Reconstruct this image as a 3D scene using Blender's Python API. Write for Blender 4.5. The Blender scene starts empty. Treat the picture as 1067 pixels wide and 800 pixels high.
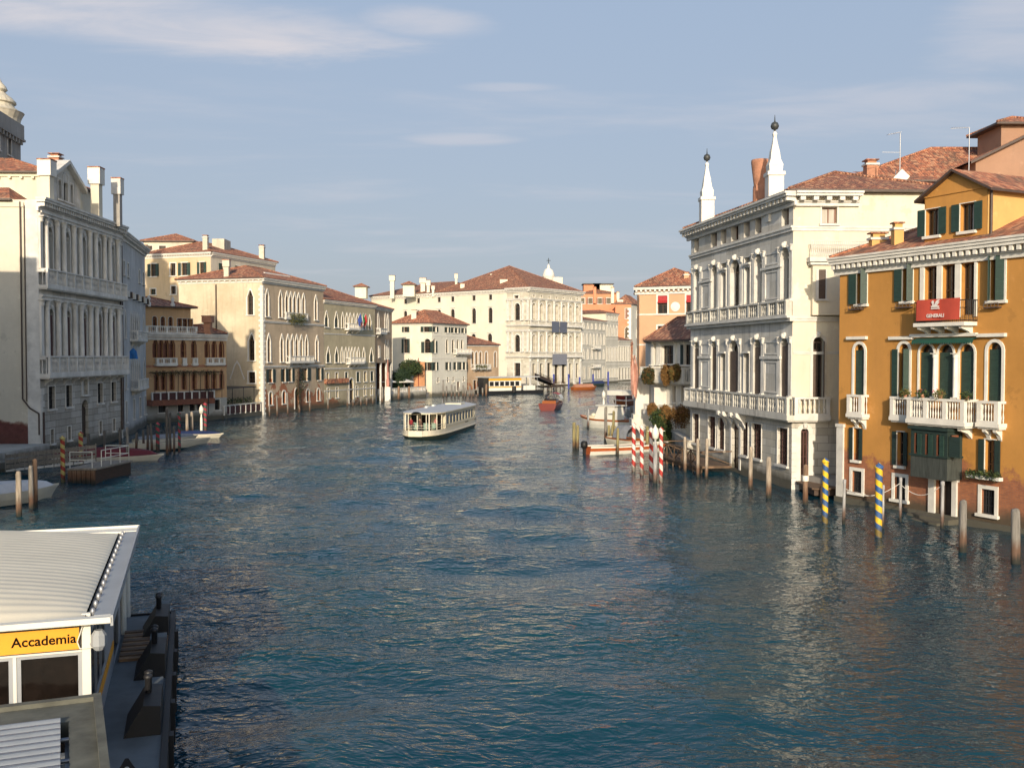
import bpy, math, random
import numpy as np
from mathutils import Vector, Matrix, noise as mnoise
random.seed(7)
SC = bpy.context.scene
COL = SC.collection
R = math.radians
# ---------------------------------------------------------------- camera
CAM_H, FPX, W, H = 9.0, 1020.0, 1067.0, 800.0
PITCH = math.atan(29 / FPX)
cam = bpy.data.cameras.new('camera')
camo = bpy.data.objects.new('camera', cam); COL.objects.link(camo)
camo.location = (0, 0, CAM_H)
camo.rotation_euler = (math.pi / 2 - PITCH, 0, 0)
cam.sensor_width = 36; cam.lens = 36 * FPX / W
cam.clip_start = 0.2; cam.clip_end = 8000
SC.camera = camo
# ---------------------------------------------------------------- light
SUN_AZ, SUN_EL = 1.5, 17.0        # degrees to the left of straight behind the camera, and height
wd = bpy.data.worlds.new('World'); SC.world = wd; wd.use_nodes = True
nt = wd.node_tree; nt.nodes.clear()
def N(t, ty, **kw):
    n = t.nodes.new(ty)
    for k, v in kw.items():
        if k.startswith('i_'):
            key = k[2:]
            key = int(key) if key.isdigit() else key.replace('_', ' ')
            n.inputs[key].default_value = v
        else: setattr(n, k, v)
    return n
sky = N(nt, 'ShaderNodeTexSky', sky_type='NISHITA', sun_disc=False)
sky.sun_elevation = R(SUN_EL); sky.altitude = 0; sky.air_density = 1.1; sky.dust_density = 2.5; sky.ozone_density = 3.0
# sun stands behind the camera: direction to the sun = (-sin az, -cos az)
sky.sun_rotation = R(180 + SUN_AZ)
bg = N(nt, 'ShaderNodeBackground'); bg.inputs[1].default_value = 0.15
wo = N(nt, 'ShaderNodeOutputWorld')
tc = N(nt, 'ShaderNodeTexCoord')
sep = N(nt, 'ShaderNodeSeparateXYZ'); nt.links.new(tc.outputs['Generated'], sep.inputs[0])
def M_(t, op, a, b=None, clamp=False):
    n = t.nodes.new('ShaderNodeMath'); n.operation = op; n.use_clamp = clamp
    for i, v in enumerate((a, b)):
        if v is None: continue
        if isinstance(v, (int, float)): n.inputs[i].default_value = v
        else: t.links.new(v, n.inputs[i])
    return n.outputs[0]
def mapr_w(t, v):
    n = N(t, 'ShaderNodeMapRange', i_1=0.4, i_2=2.2, i_3=1.0, i_4=0.0); t.links.new(v, n.inputs[0]); return n.outputs[0]
# cloud layer: direction projected on a plane overhead, stretched into thin sheets
zc = M_(nt, 'MAXIMUM', sep.outputs[2], 0.03)
inv = M_(nt, 'DIVIDE', 1.0, M_(nt, 'ADD', zc, 0.06))
cx = M_(nt, 'MULTIPLY', sep.outputs[0], inv); cy = M_(nt, 'MULTIPLY', sep.outputs[1], inv)
cmb = N(nt, 'ShaderNodeCombineXYZ'); nt.links.new(cx, cmb.inputs[0]); nt.links.new(cy, cmb.inputs[1])
mp = N(nt, 'ShaderNodeMapping'); mp.inputs['Location'].default_value = (1.35, 0.6, 0); mp.inputs['Rotation'].default_value = (0, 0, R(-14)); mp.inputs['Scale'].default_value = (0.42, 1.0, 1)
nt.links.new(cmb.outputs[0], mp.inputs[0])
cn = N(nt, 'ShaderNodeTexNoise', i_Scale=1.25, i_Detail=9.0, i_Roughness=0.6, i_Distortion=0.35); nt.links.new(mp.outputs[0], cn.inputs[0])
cr = N(nt, 'ShaderNodeMapRange', i_1=0.50, i_2=0.75, i_3=0.0, i_4=0.38); nt.links.new(cn.outputs[0], cr.inputs[0])
cr.interpolation_type = 'SMOOTHSTEP'
az = M_(nt, 'ARCTAN2', sep.outputs[0], sep.outputs[1]); fac = cr.outputs[0]
fine_c = N(nt, 'ShaderNodeTexNoise', i_Scale=3.0, i_Detail=10.0, i_Roughness=0.62, i_Distortion=0.5); nt.links.new(mp.outputs[0], fine_c.inputs[0])
for a0, sa, e0, se, amp_ in ((-18.5, 15, .302, .034, 1.0), (-5, 5, .318, .016, .7), (19, 8, .345, .018, .7), (27, 5, .29, .05, .5), (19, 11, .235, .02, .4), (-3, 4, .215, .008, .45), (0, 4, .262, .006, .4)):
    u_ = M_(nt, 'DIVIDE', M_(nt, 'SUBTRACT', az, R(a0)), R(sa)); v_ = M_(nt, 'DIVIDE', M_(nt, 'SUBTRACT', sep.outputs[2], e0), se)
    r2_ = M_(nt, 'ADD', M_(nt, 'MULTIPLY', u_, u_), M_(nt, 'MULTIPLY', v_, v_)); e_ = M_(nt, 'ADD', M_(nt, 'SUBTRACT', 1.0, r2_), M_(nt, 'MULTIPLY', M_(nt, 'SUBTRACT', fine_c.outputs[0], 0.5), 2.6))
    mk = N(nt, 'ShaderNodeMapRange', i_1=0.0, i_2=1.3, i_3=0.0, i_4=amp_); mk.interpolation_type = 'SMOOTHSTEP'; nt.links.new(e_, mk.inputs[0]); fac = M_(nt, 'MAXIMUM', fac, M_(nt, 'MULTIPLY', mk.outputs[0], mapr_w(nt, r2_)))
mixh = N(nt, 'ShaderNodeMix', data_type='RGBA')
mixc = N(nt, 'ShaderNodeMix', data_type='RGBA'); 
nt.links.new(fac, mixc.inputs[0]); nt.links.new(mixh.outputs[2], mixc.inputs[6]); mixc.inputs[7].default_value = (3.9, 3.8, 4.05, 1)
# milky autumn air: the sky greys a little toward the horizon
hz = N(nt, 'ShaderNodeMapRange', i_1=0.38, i_2=0.85, i_3=0.82, i_4=0.0); nt.links.new(sep.outputs[2], hz.inputs[0])
hg = N(nt, 'ShaderNodeMapRange', i_1=0.0, i_2=0.36); nt.links.new(sep.outputs[2], hg.inputs[0])
hcol = N(nt, 'ShaderNodeMix', data_type='RGBA'); hcol.inputs[6].default_value = (2.52, 2.66, 2.98, 1); hcol.inputs[7].default_value = (2.25, 2.75, 3.55, 1); nt.links.new(hg.outputs[0], hcol.inputs[0])
hy = N(nt, 'ShaderNodeMapRange', i_1=-0.3, i_2=0.3, i_3=0.15, i_4=1.0); nt.links.new(sep.outputs[1], hy.inputs[0]); nt.links.new(M_(nt, 'MULTIPLY', hz.outputs[0], hy.outputs[0]), mixh.inputs[0]); nt.links.new(sky.outputs[0], mixh.inputs[6]); nt.links.new(hcol.outputs[2], mixh.inputs[7])
nt.links.new(mixc.outputs[2], bg.inputs[0]); nt.links.new(bg.outputs[0], wo.inputs[0])
sl = bpy.data.lights.new('sun', 'SUN'); sl.energy = 4.2; sl.angle = R(0.6); sl.color = (1.0, 0.85, 0.65)
so = bpy.data.objects.new('sun', sl); COL.objects.link(so)
sd = Vector((math.sin(R(SUN_AZ)) * math.cos(R(SUN_EL)), math.cos(R(SUN_AZ)) * math.cos(R(SUN_EL)), -math.sin(R(SUN_EL))))
so.rotation_euler = sd.to_track_quat('-Z', 'Y').to_euler()
so.location = (-20, -60, 60)
SC.view_settings.view_transform = 'Standard'; SC.view_settings.look = 'None'
SC.view_settings.exposure = 0.22; SC.view_settings.gamma = 1.0
SC.render.engine = 'CYCLES'
SC.cycles.max_bounces = 5; SC.cycles.diffuse_bounces = 2; SC.cycles.glossy_bounces = 3; SC.cycles.transmission_bounces = 3
SC.cycles.use_adaptive_sampling = True; SC.cycles.adaptive_threshold = 0.02
SC.cycles.use_denoising = True
SC.cycles.sample_clamp_indirect = 6

# ---------------------------------------------------------------- picture -> place (used once, to measure where things stand)
def ray(px, py):
    u = px - W / 2; v = H / 2 - py
    return Vector((u, FPX * math.cos(PITCH) + v * math.sin(PITCH), -FPX * math.sin(PITCH) + v * math.cos(PITCH)))
def wat(px, py, z=0.0):
    r = ray(px, py); t = (z - CAM_H) / r.z
    return Vector((r.x * t, r.y * t, z))
def at(px, Y, z=0.0):
    return Vector(((px - W / 2) / (FPX * math.cos(PITCH) + 29 * math.sin(PITCH)) * Y, Y, z))
def zat(py, Y):
    r = ray(W / 2, py); return CAM_H + r.z / r.y * Y

# ---------------------------------------------------------------- materials
MT = {}
def newmat(name):
    m = bpy.data.materials.new(name); m.use_nodes = True
    t = m.node_tree; t.nodes.clear()
    o = t.nodes.new('ShaderNodeOutputMaterial'); p = t.nodes.new('ShaderNodeBsdfPrincipled')
    t.links.new(p.outputs[0], o.inputs[0]); MT[name] = m
    return m, t, p
def c4(c): return (c[0], c[1], c[2], 1)
def mixrgb(t, fac, a, b, blend='MIX'):
    n = t.nodes.new('ShaderNodeMix'); n.data_type = 'RGBA'; n.blend_type = blend
    for i, v in ((0, fac), (6, a), (7, b)):
        if isinstance(v, (int, float)): n.inputs[i].default_value = v
        elif isinstance(v, tuple): n.inputs[i].default_value = c4(v)
        else: t.links.new(v, n.inputs[i])
    return n.outputs[2]
def noise_(t, vec, scale, detail=4, rough=0.55, dist=0.0):
    n = N(t, 'ShaderNodeTexNoise', i_Scale=scale, i_Detail=float(detail), i_Roughness=rough, i_Distortion=dist)
    if vec is not None: t.links.new(vec, n.inputs[0])
    return n.outputs[0]
def mapr(t, v, a, b, c=0.0, d=1.0):
    n = N(t, 'ShaderNodeMapRange', i_1=a, i_2=b, i_3=c, i_4=d); t.links.new(v, n.inputs[0]); return n.outputs[0]
def mapping(t, vec, scale=(1, 1, 1), loc=(0, 0, 0), rot=(0, 0, 0)):
    n = t.nodes.new('ShaderNodeMapping'); n.inputs['Scale'].default_value = scale; n.inputs['Location'].default_value = loc; n.inputs['Rotation'].default_value = rot
    t.links.new(vec, n.inputs[0]); return n.outputs[0]
def geopos(t): return t.nodes.new('ShaderNodeNewGeometry').outputs['Position']
def objpos(t): return t.nodes.new('ShaderNodeTexCoord').outputs['Object']
def uvc(t): return t.nodes.new('ShaderNodeUVMap').outputs[0]
def bump(t, p, hgt, strength=0.3, dist=0.05):
    b = N(t, 'ShaderNodeBump', i_Strength=strength, i_Distance=dist); t.links.new(hgt, b.inputs['Height']); t.links.new(b.outputs[0], p.inputs['Normal'])

def wall_mat(name, c, vary=0.18, stain=0.35, brick=None, brick_thr=0.0, blocks=None, c2=None, seed=0.0, tide=True, stainc=(0.10, 0.085, 0.07), rough=0.85, patch=0.4, brickc=None, bamp=9.0):
    """plaster / stone: broad tone drift, vertical rain streaks, damp tide line, optional exposed brick low down, optional ashlar joints"""
    m, t, p = newmat(name); pos = geopos(t)
    off = mapping(t, pos, loc=(seed * 13.1, seed * 7.7, 0))
    big = noise_(t, off, 0.22, 5, 0.6)
    col = mixrgb(t, mapr(t, big, 0.35, 0.68), tuple(x * (1 + vary * 0.35) for x in c), c2 or tuple(x * (1 - vary) for x in c))
    fine = noise_(t, off, 2.6, 6, 0.7)
    col = mixrgb(t, mapr(t, fine, 0.3, 0.72, 0.0, 0.5 * vary + 0.08), col, tuple(x * 0.55 for x in c))
    if blocks:
        u = uvc(t)
        b = N(t, 'ShaderNodeTexBrick', i_Scale=1.0); b.offset = 0.5
        b.inputs['Mortar Size'].default_value = 0.018; b.inputs['Brick Width'].default_value = blocks[0]; b.inputs['Row Height'].default_value = blocks[1]
        b.inputs['Color1'].default_value = (1, 1, 1, 1); b.inputs['Color2'].default_value = (0.72, 0.70, 0.66, 1); b.inputs['Mortar'].default_value = (blocks[2],) * 3 + (1,)
        t.links.new(u, b.inputs['Vector'])
        col = mixrgb(t, 1.0, col, b.outputs[0], 'MULTIPLY')
    pn = noise_(t, mapping(t, off, loc=(31, 5, 2)), 0.55, 9, 0.68)
    col = mixrgb(t, mapr(t, pn, 0.60, 0.64, 0.0, patch), col, tuple(min(.8, x * 1.2 + .04) for x in c)); col = mixrgb(t, mapr(t, pn, 0.385, 0.36, 0.0, patch), col, tuple(x * .62 for x in c))
    st = noise_(t, mapping(t, off, scale=(1.1, 1.1, 0.10)), 1.0, 6, 0.62)
    st2 = noise_(t, mapping(t, off, scale=(4.0, 4.0, 0.3)), 1.0, 4, 0.6)
    sm = M_(t, 'MULTIPLY', mapr(t, st, 0.48, 0.72), mapr(t, st2, 0.35, 0.65))
    col = mixrgb(t, M_(t, 'MULTIPLY', sm, stain), col, stainc)
    sepz = t.nodes.new('ShaderNodeSeparateXYZ'); t.links.new(pos, sepz.inputs[0]); z = sepz.outputs[2]
    if brick:
        u = uvc(t)
        b = N(t, 'ShaderNodeTexBrick', i_Scale=1.0); b.inputs['Mortar Size'].default_value = 0.012; b.inputs['Brick Width'].default_value = 0.27; b.inputs['Row Height'].default_value = 0.085
        b.inputs['Color1'].default_value = (0.46, 0.155, 0.055, 1); b.inputs['Color2'].default_value = (0.32, 0.10, 0.042, 1); b.inputs['Mortar'].default_value = (0.30, 0.16, 0.10, 1)
        t.links.new(u, b.inputs['Vector'])
        bn = noise_(t, off, 0.45, 8, 0.65)
        hgt = M_(t, 'SUBTRACT', brick, z)
        mask = mapr(t, M_(t, 'ADD', M_(t, 'MULTIPLY', bn, bamp), hgt), bamp*.5 + .1 - brick_thr, bamp*.5 + .45 - brick_thr)
        bc = mixrgb(t, mapr(t, fine, 0.3, 0.7, 0.0, 0.5), b.outputs[0], (0.14, 0.06, 0.04))
        col = mixrgb(t, mask, col, bc)
    if brick and brickc: col = mixrgb(t, mask, col, mixrgb(t, mapr(t, fine, 0.3, 0.7), brickc, tuple(x*.55 for x in brickc)))
    if tide:
        td = M_(t, 'ADD', z, M_(t, 'MULTIPLY', noise_(t, off, 0.8, 4), -0.9))
        col = mixrgb(t, mapr(t, td, 0.05, 0.75, 0.9, 0.0), col, (0.045, 0.045, 0.03))
        col = mixrgb(t, mapr(t, td, 0.6, 2.6, 0.15, 0.0), col, (0.14, 0.10, 0.06))
    t.links.new(col, p.inputs['Base Color']); p.inputs['Roughness'].default_value = rough
    hh = fine
    if blocks: hh = M_(t, 'ADD', M_(t, 'MULTIPLY', b.outputs['Fac'] , -1.2), fine) if not brick else fine
    bump(t, p, hh, 0.35, 0.04)
    return m
def tile_mat(name, c=(0.56, 0.215, 0.11), c2=(0.33, 0.115, 0.065), lichen=(0.10, 0.085, 0.06), sc=1.0):
    m, t, p = newmat(name); u = uvc(t); pos = geopos(t)
    b = N(t, 'ShaderNodeTexBrick', i_Scale=1.0); b.offset = 0.0
    b.inputs['Mortar Size'].default_value = 0.015; b.inputs['Brick Width'].default_value = 0.24 * sc; b.inputs['Row Height'].default_value = 0.36 * sc
    b.inputs['Color1'].default_value = c4(c); b.inputs['Color2'].default_value = c4(c2); b.inputs['Mortar'].default_value = c4(tuple(x * 0.35 for x in c2))
    t.links.new(u, b.inputs['Vector'])
    wn = noise_(t, mapping(t, u, scale=(4.0, 2.8, 1)), 1.0, 3, 0.8)
    col = mixrgb(t, mapr(t, wn, 0.55, 0.72, 0.0, 0.8), b.outputs[0], (0.56, 0.29, 0.17))
    col = mixrgb(t, mapr(t, wn, 0.46, 0.30, 0.0, 0.7), col, (0.13, 0.05, 0.04))
    vo = N(t, 'ShaderNodeTexVoronoi', i_Scale=1.0, i_Randomness=0.35); t.links.new(mapping(t, u, scale=(1/(.24*sc), 1/(.36*sc), 1)), vo.inputs['Vector']); vs_ = t.nodes.new('ShaderNodeSeparateColor'); t.links.new(vo.outputs['Color'], vs_.inputs[0])
    col = mixrgb(t, mapr(t, vs_.outputs[0], .68, .8, 0, .75), col, (0.54, 0.29, 0.165)); col = mixrgb(t, mapr(t, vs_.outputs[1], .66, .8, 0, .8), col, (0.15, 0.07, 0.05))
    ln = noise_(t, pos, 0.5, 7, 0.65)
    col = mixrgb(t, mapr(t, ln, 0.5, 0.72, 0.0, 0.7), col, lichen)
    t.links.new(col, p.inputs['Base Color']); p.inputs['Roughness'].default_value = 0.85
    wv = N(t, 'ShaderNodeTexWave', wave_type='BANDS', bands_direction='X', wave_profile='SIN', i_Scale=0.3142 / (0.24 * sc)); t.links.new(u, wv.inputs[0])
    bump(t, p, wv.outputs[1], 0.9, 0.06)
    return m
def flat(name, c, rough=0.6, metal=0.0, var=0.25, sc=3.0, bmp=0.15, spec=0.5, stretch=(1, 1, 1), coords=objpos):
    m, t, p = newmat(name); pos = coords(t)
    n = noise_(t, mapping(t, pos, scale=stretch), sc, 6, 0.62)
    col = mixrgb(t, mapr(t, n, 0.32, 0.7), tuple(x * (1 + var * .4) for x in c), tuple(x * (1 - var) for x in c))
    t.links.new(col, p.inputs['Base Color']); p.inputs['Roughness'].default_value = rough; p.inputs['Metallic'].default_value = metal
    p.inputs['Specular IOR Level'].default_value = spec
    if bmp: bump(t, p, n, bmp, 0.03)
    return m
def stripes(name, ca, cb, period, twist=1.0, radius=0.13):
    """helical painted stripe round a pole, in the pole's own coordinates"""
    m, t, p = newmat(name); pos = objpos(t)
    s = t.nodes.new('ShaderNodeSeparateXYZ'); t.links.new(pos, s.inputs[0])
    ang = M_(t, 'DIVIDE', M_(t, 'ARCTAN2', s.outputs[1], s.outputs[0]), 2 * math.pi)
    ph = M_(t, 'FRACT', M_(t, 'ADD', M_(t, 'DIVIDE', s.outputs[2], period), M_(t, 'MULTIPLY', ang, twist)))
    k = mapr(t, M_(t, 'ABSOLUTE', M_(t, 'SUBTRACT', ph, 0.5)), 0.24, 0.26)
    col = mixrgb(t, k, ca, cb)
    n = noise_(t, pos, 5.0, 5, 0.7)
    col = mixrgb(t, mapr(t, n, 0.45, 0.75, 0.0, 0.45), col, (0.16, 0.12, 0.09))
    low = mapr(t, M_(t, 'ADD', s.outputs[2], M_(t, 'MULTIPLY', n, -0.4)), 0.1, 0.45, 0.85, 0.0)
    col = mixrgb(t, low, col, (0.05, 0.045, 0.03))
    t.links.new(col, p.inputs['Base Color']); p.inputs['Roughness'].default_value = 0.55
    return m
def wood_pile_mat(name, c, tip=None):
    m, t, p = newmat(name); pos = objpos(t)
    n = noise_(t, mapping(t, pos, scale=(9, 9, 0.9)), 1.0, 6, 0.65)
    col = mixrgb(t, mapr(t, n, 0.35, 0.66), c, tuple(x * 0.45 for x in c))
    s = t.nodes.new('ShaderNodeSeparateXYZ'); t.links.new(pos, s.inputs[0])
    zz = M_(t, 'ADD', s.outputs[2], M_(t, 'MULTIPLY', n, -0.7))
    col = mixrgb(t, mapr(t, zz, 0.25, 0.75, 0.85, 0.0), col, (0.10, 0.045, 0.022))
    col = mixrgb(t, mapr(t, zz, -0.2, 0.12, 1.0, 0.0), col, (0.02, 0.02, 0.015))
    t.links.new(col, p.inputs['Base Color']); p.inputs['Roughness'].default_value = 0.85
    bump(t, p, n, 0.6, 0.03)
    return m

flat('trim', (0.64, 0.62, 0.57), 0.75, var=0.22, sc=1.2, coords=geopos)
flat('trim_white', (0.72, 0.69, 0.62), 0.7, var=0.15, sc=1.2, coords=geopos)
flat('trim_grey', (0.70, 0.66, 0.59), 0.8, var=0.28, sc=1.1, coords=geopos, stretch=(1, 1, .4))
wall_mat('trim_stained', (0.60, 0.58, 0.52), vary=0.2, stain=0.8, tide=False, seed=3)
flat('sash', (0.11, 0.06, 0.035), 0.5, var=0.2)
flat('sash_red', (0.20, 0.07, 0.035), 0.5, var=0.2)
flat('sash_white', (0.5, 0.48, 0.43), 0.5, var=0.15)
flat('shutter_green', (0.020, 0.048, 0.037), 0.55, var=0.4, sc=2, stretch=(1, 1, 9), bmp=0.5)
flat('shutter_dark', (0.018, 0.035, 0.03), 0.6, var=0.4, sc=2, stretch=(1, 1, 9), bmp=0.5)
flat('shutter_brown', (0.085, 0.055, 0.04), 0.6, var=0.3, sc=2, stretch=(1, 1, 9), bmp=0.5)
flat('grille_red', (0.085, 0.03, 0.026), 0.7, var=0.5, sc=6)
flat('curtain', (0.46, 0.43, 0.38), 0.9, var=0.3, sc=2, stretch=(6, 6, .3))
flat('iron', (0.02, 0.02, 0.022), 0.5, var=0.2)
flat('gutter', (0.075, 0.05, 0.04), 0.5, var=0.3)
flat('lead', (0.045, 0.05, 0.05), 0.5, var=0.3)
flat('terracotta', (0.42, 0.20, 0.12), 0.85, var=0.3, sc=2)
flat('rubber', (0.007, 0.007, 0.008), 0.6, var=0.4)
flat('steel', (0.35, 0.36, 0.38), 0.4, 0.6, var=0.15)
flat('white_paint', (0.72, 0.70, 0.62), 0.4, var=0.12, sc=0.8)
flat('grey_paint', (0.33, 0.35, 0.37), 0.5, var=0.15, sc=0.7)
flat('dark_wood', (0.06, 0.035, 0.022), 0.7, var=0.4, sc=2, stretch=(1, 1, 5))
flat('green_wood', (0.05, 0.058, 0.052), 0.75, var=0.5, sc=1.5, stretch=(5, 5, .6))
flat('warm_dark', (0.05, 0.03, 0.02), 0.6, var=0.4, sc=2)
def glass_mat(name, c, rough=0.12, var=0.5):
    m, t, p = newmat(name); pos = geopos(t)
    n = noise_(t, pos, 0.9, 3, 0.6)
    t.links.new(mixrgb(t, mapr(t, n, 0.4, 0.62), c, tuple(x * (1 - var) for x in c)), p.inputs['Base Color'])
    p.inputs['Roughness'].default_value = rough; p.inputs['Specular IOR Level'].default_value = 0.6
    bump(t, p, noise_(t, pos, 1.7, 2), 0.12, 0.05)
glass_mat('glass', (0.028, 0.026, 0.024)); glass_mat('glass_blue', (0.03, 0.036, 0.042)); glass_mat('glass_brown', (0.05, 0.03, 0.022))

# ---------------------------------------------------------------- mesh builder
OFF = {}
class MB:
    def __init__(s): s.v = []; s.f = []; s.m = []; s.sm = []
    def poly(s, pts, m=0, smooth=False):
        b = len(s.v); s.v += [Vector(p) for p in pts]; s.f.append(tuple(range(b, b + len(pts)))); s.m.append(m); s.sm.append(smooth)
    def raw(s, vs, fs, m=0, smooth=False):
        b = len(s.v); s.v += [Vector(p) for p in vs]
        for f in fs: s.f.append(tuple(b + i for i in f)); s.m.append(m); s.sm.append(smooth)
    def pbox(s, o, A, B, C, m=0):
        o, A, B, C = Vector(o), Vector(A), Vector(B), Vector(C)
        vs = [o, o + A, o + A + B, o + B, o + C, o + A + C, o + A + B + C, o + B + C]
        s.raw(vs, [(0, 3, 2, 1), (4, 5, 6, 7), (0, 1, 5, 4), (1, 2, 6, 5), (2, 3, 7, 6), (3, 0, 4, 7)], m)
    def box(s, x0, x1, y0, y1, z0, z1, m=0): s.pbox((x0, y0, z0), (x1 - x0, 0, 0), (0, y1 - y0, 0), (0, 0, z1 - z0), m)
    def tube(s, p0, p1, r0, r1=None, n=8, m=0, cap=True):
        p0, p1 = Vector(p0), Vector(p1); r1 = r0 if r1 is None else r1
        d = (p1 - p0).normalized(); a = d.orthogonal().normalized(); b = d.cross(a)
        vs = []
        for p, r in ((p0, r0), (p1, r1)):
            for i in range(n):
                t = 2 * math.pi * i / n; vs.append(p + a * (r * math.cos(t)) + b * (r * math.sin(t)))
        s.raw(vs, [(i, (i + 1) % n, n + (i + 1) % n, n + i) for i in range(n)], m, n > 5)
        if cap: s.raw(vs[:n], [tuple(range(n))[::-1]], m); s.raw(vs[n:], [tuple(range(n))], m)
    def path(s, pts, r, n=5, m=0):
        for a, b in zip(pts, pts[1:]): s.tube(a, b, r, r, n, m)
    def lathe(s, c, prof, n=12, m=0, ax=None, smooth=True):
        c = Vector(c); vs = []
        for r, z in prof:
            for i in range(n):
                t = 2 * math.pi * (i + .5) / n; vs.append(c + Vector((r * math.cos(t), r * math.sin(t), z)))
        fs = [(k * n + i, k * n + (i + 1) % n, (k + 1) * n + (i + 1) % n, (k + 1) * n + i) for k in range(len(prof) - 1) for i in range(n)]
        s.raw(vs, fs, m, smooth)
        s.raw(vs[:n], [tuple(range(n))[::-1]], m); s.raw(vs[-n:], [tuple(range(n))], m)
    def extrude(s, pts, d, m=0):
        d = Vector(d); n = len(pts); a = [Vector(p) for p in pts]; b = [p + d for p in a]
        s.poly(a, m); s.poly(b[::-1], m)
        for i in range(n): s.poly([a[i], a[(i + 1) % n], b[(i + 1) % n], b[i]], m)
    def build(s, name, mats, parent=None, off=None, recalc=True):
        if isinstance(mats, str): mats = [mats]
        o0 = Vector(off) if off is not None else (OFF.get(parent.name, Vector()) if parent else Vector())
        me = bpy.data.meshes.new(name)
        me.from_pydata([tuple(p - o0) for p in s.v], [], s.f)
        for x in mats: me.materials.append(MT[x])
        me.polygons.foreach_set('material_index', s.m); me.polygons.foreach_set('use_smooth', s.sm)
        uv = me.uv_layers.new(name='UVMap'); data = np.zeros((len(me.loops), 2), np.float32); li = 0
        for f in s.f:
            P = [s.v[i] for i in f]
            nrm = Vector()
            for i in range(len(P)): nrm += P[i].cross(P[(i + 1) % len(P)])
            nrm = nrm.normalized() if nrm.length > 1e-12 else Vector((0, 0, 1))
            if abs(nrm.z) > 0.995: t, b = Vector((1, 0, 0)), Vector((0, 1, 0))
            else: t = Vector((0, 0, 1)).cross(nrm).normalized(); b = nrm.cross(t)
            for p in P: data[li] = (p.dot(t), p.dot(b)); li += 1
        uv.data.foreach_set('uv', data.ravel())
        me.update()
        ob = bpy.data.objects.new(name, me); COL.objects.link(ob)
        if parent: ob.parent = parent
        OFF[ob.name] = o0
        return ob
def thing(name, label, cat, loc, group=None, kind=None):
    o = bpy.data.objects.new(name, None); COL.objects.link(o); o.location = loc; o.empty_display_size = 0.5
    OFF[o.name] = Vector(loc); return tag(o, label, cat, group, kind)
def tag(o, label=None, cat=None, group=None, kind=None):
    if label: o['label'] = label
    if cat: o['category'] = cat
    if group: o['group'] = group
    if kind: o['kind'] = kind
    return o
def copy_tree(o, parent=None):
    c = o.copy(); COL.objects.link(c)
    if parent: c.parent = parent
    for ch in list(o.children): copy_tree(ch, c)
    return c

class Fr:
    """upright wall plane seen from its outer side: P0 left foot, P1 right foot, d = distance out of the wall"""
    def __init__(s, P0, P1):
        s.o = Vector((P0[0], P0[1], 0)); e = Vector((P1[0], P1[1], 0)) - s.o; s.L = e.length; s.ux = e.normalized(); s.n = Vector((s.ux.y, -s.ux.x, 0))
    def p(s, u, z, d=0.0): return s.o + s.ux * u + s.n * d + Vector((0, 0, z))
    def uz(s, px, py):
        r = ray(px, py); c = Vector((0, 0, CAM_H)); t = (s.o - c).dot(s.n) / r.dot(s.n); q = c + r * t
        return (q - s.o).dot(s.ux), q.z
    def u(s, px, py=371): return s.uz(px, py)[0]
    def ud(s, px, py, d):
        r = ray(px, py); c = Vector((0, 0, CAM_H)); t = (s.o + s.n*d - c).dot(s.n) / r.dot(s.n); return (c + r*t - s.o).dot(s.ux)
    def box(s, mb, u0, u1, z0, z1, d0, d1, m=0): mb.pbox(s.p(u0, z0, d0), s.ux * (u1 - u0), s.n * (d1 - d0), Vector((0, 0, z1 - z0)), m)
def outline(kind, w, h, n=8):
    if kind == 'rect': return [(-w/2, 0), (w/2, 0), (w/2, h), (-w/2, h)]
    pts = [(-w/2, 0), (w/2, 0)]
    if kind == 'arch':
        r = w / 2
        for i in range(n + 1): a = math.pi * i / n; pts.append((r * math.cos(a), h - r + r * math.sin(a)))
    elif kind == 'gothic':
        ri = 1.05 * w; k = n // 2
        for i in range(k + 1): a = i / k; pts.append((w/2 * (1 - a) ** 0.62 * (1 - 0.12 * math.sin(math.pi * a)), h - ri + ri * a ** 1.05))
        for i in range(1, k + 1): a = 1 - i / k; pts.append((-w/2 * (1 - a) ** 0.62 * (1 - 0.12 * math.sin(math.pi * a)), h - ri + ri * a ** 1.05))
    return pts
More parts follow.
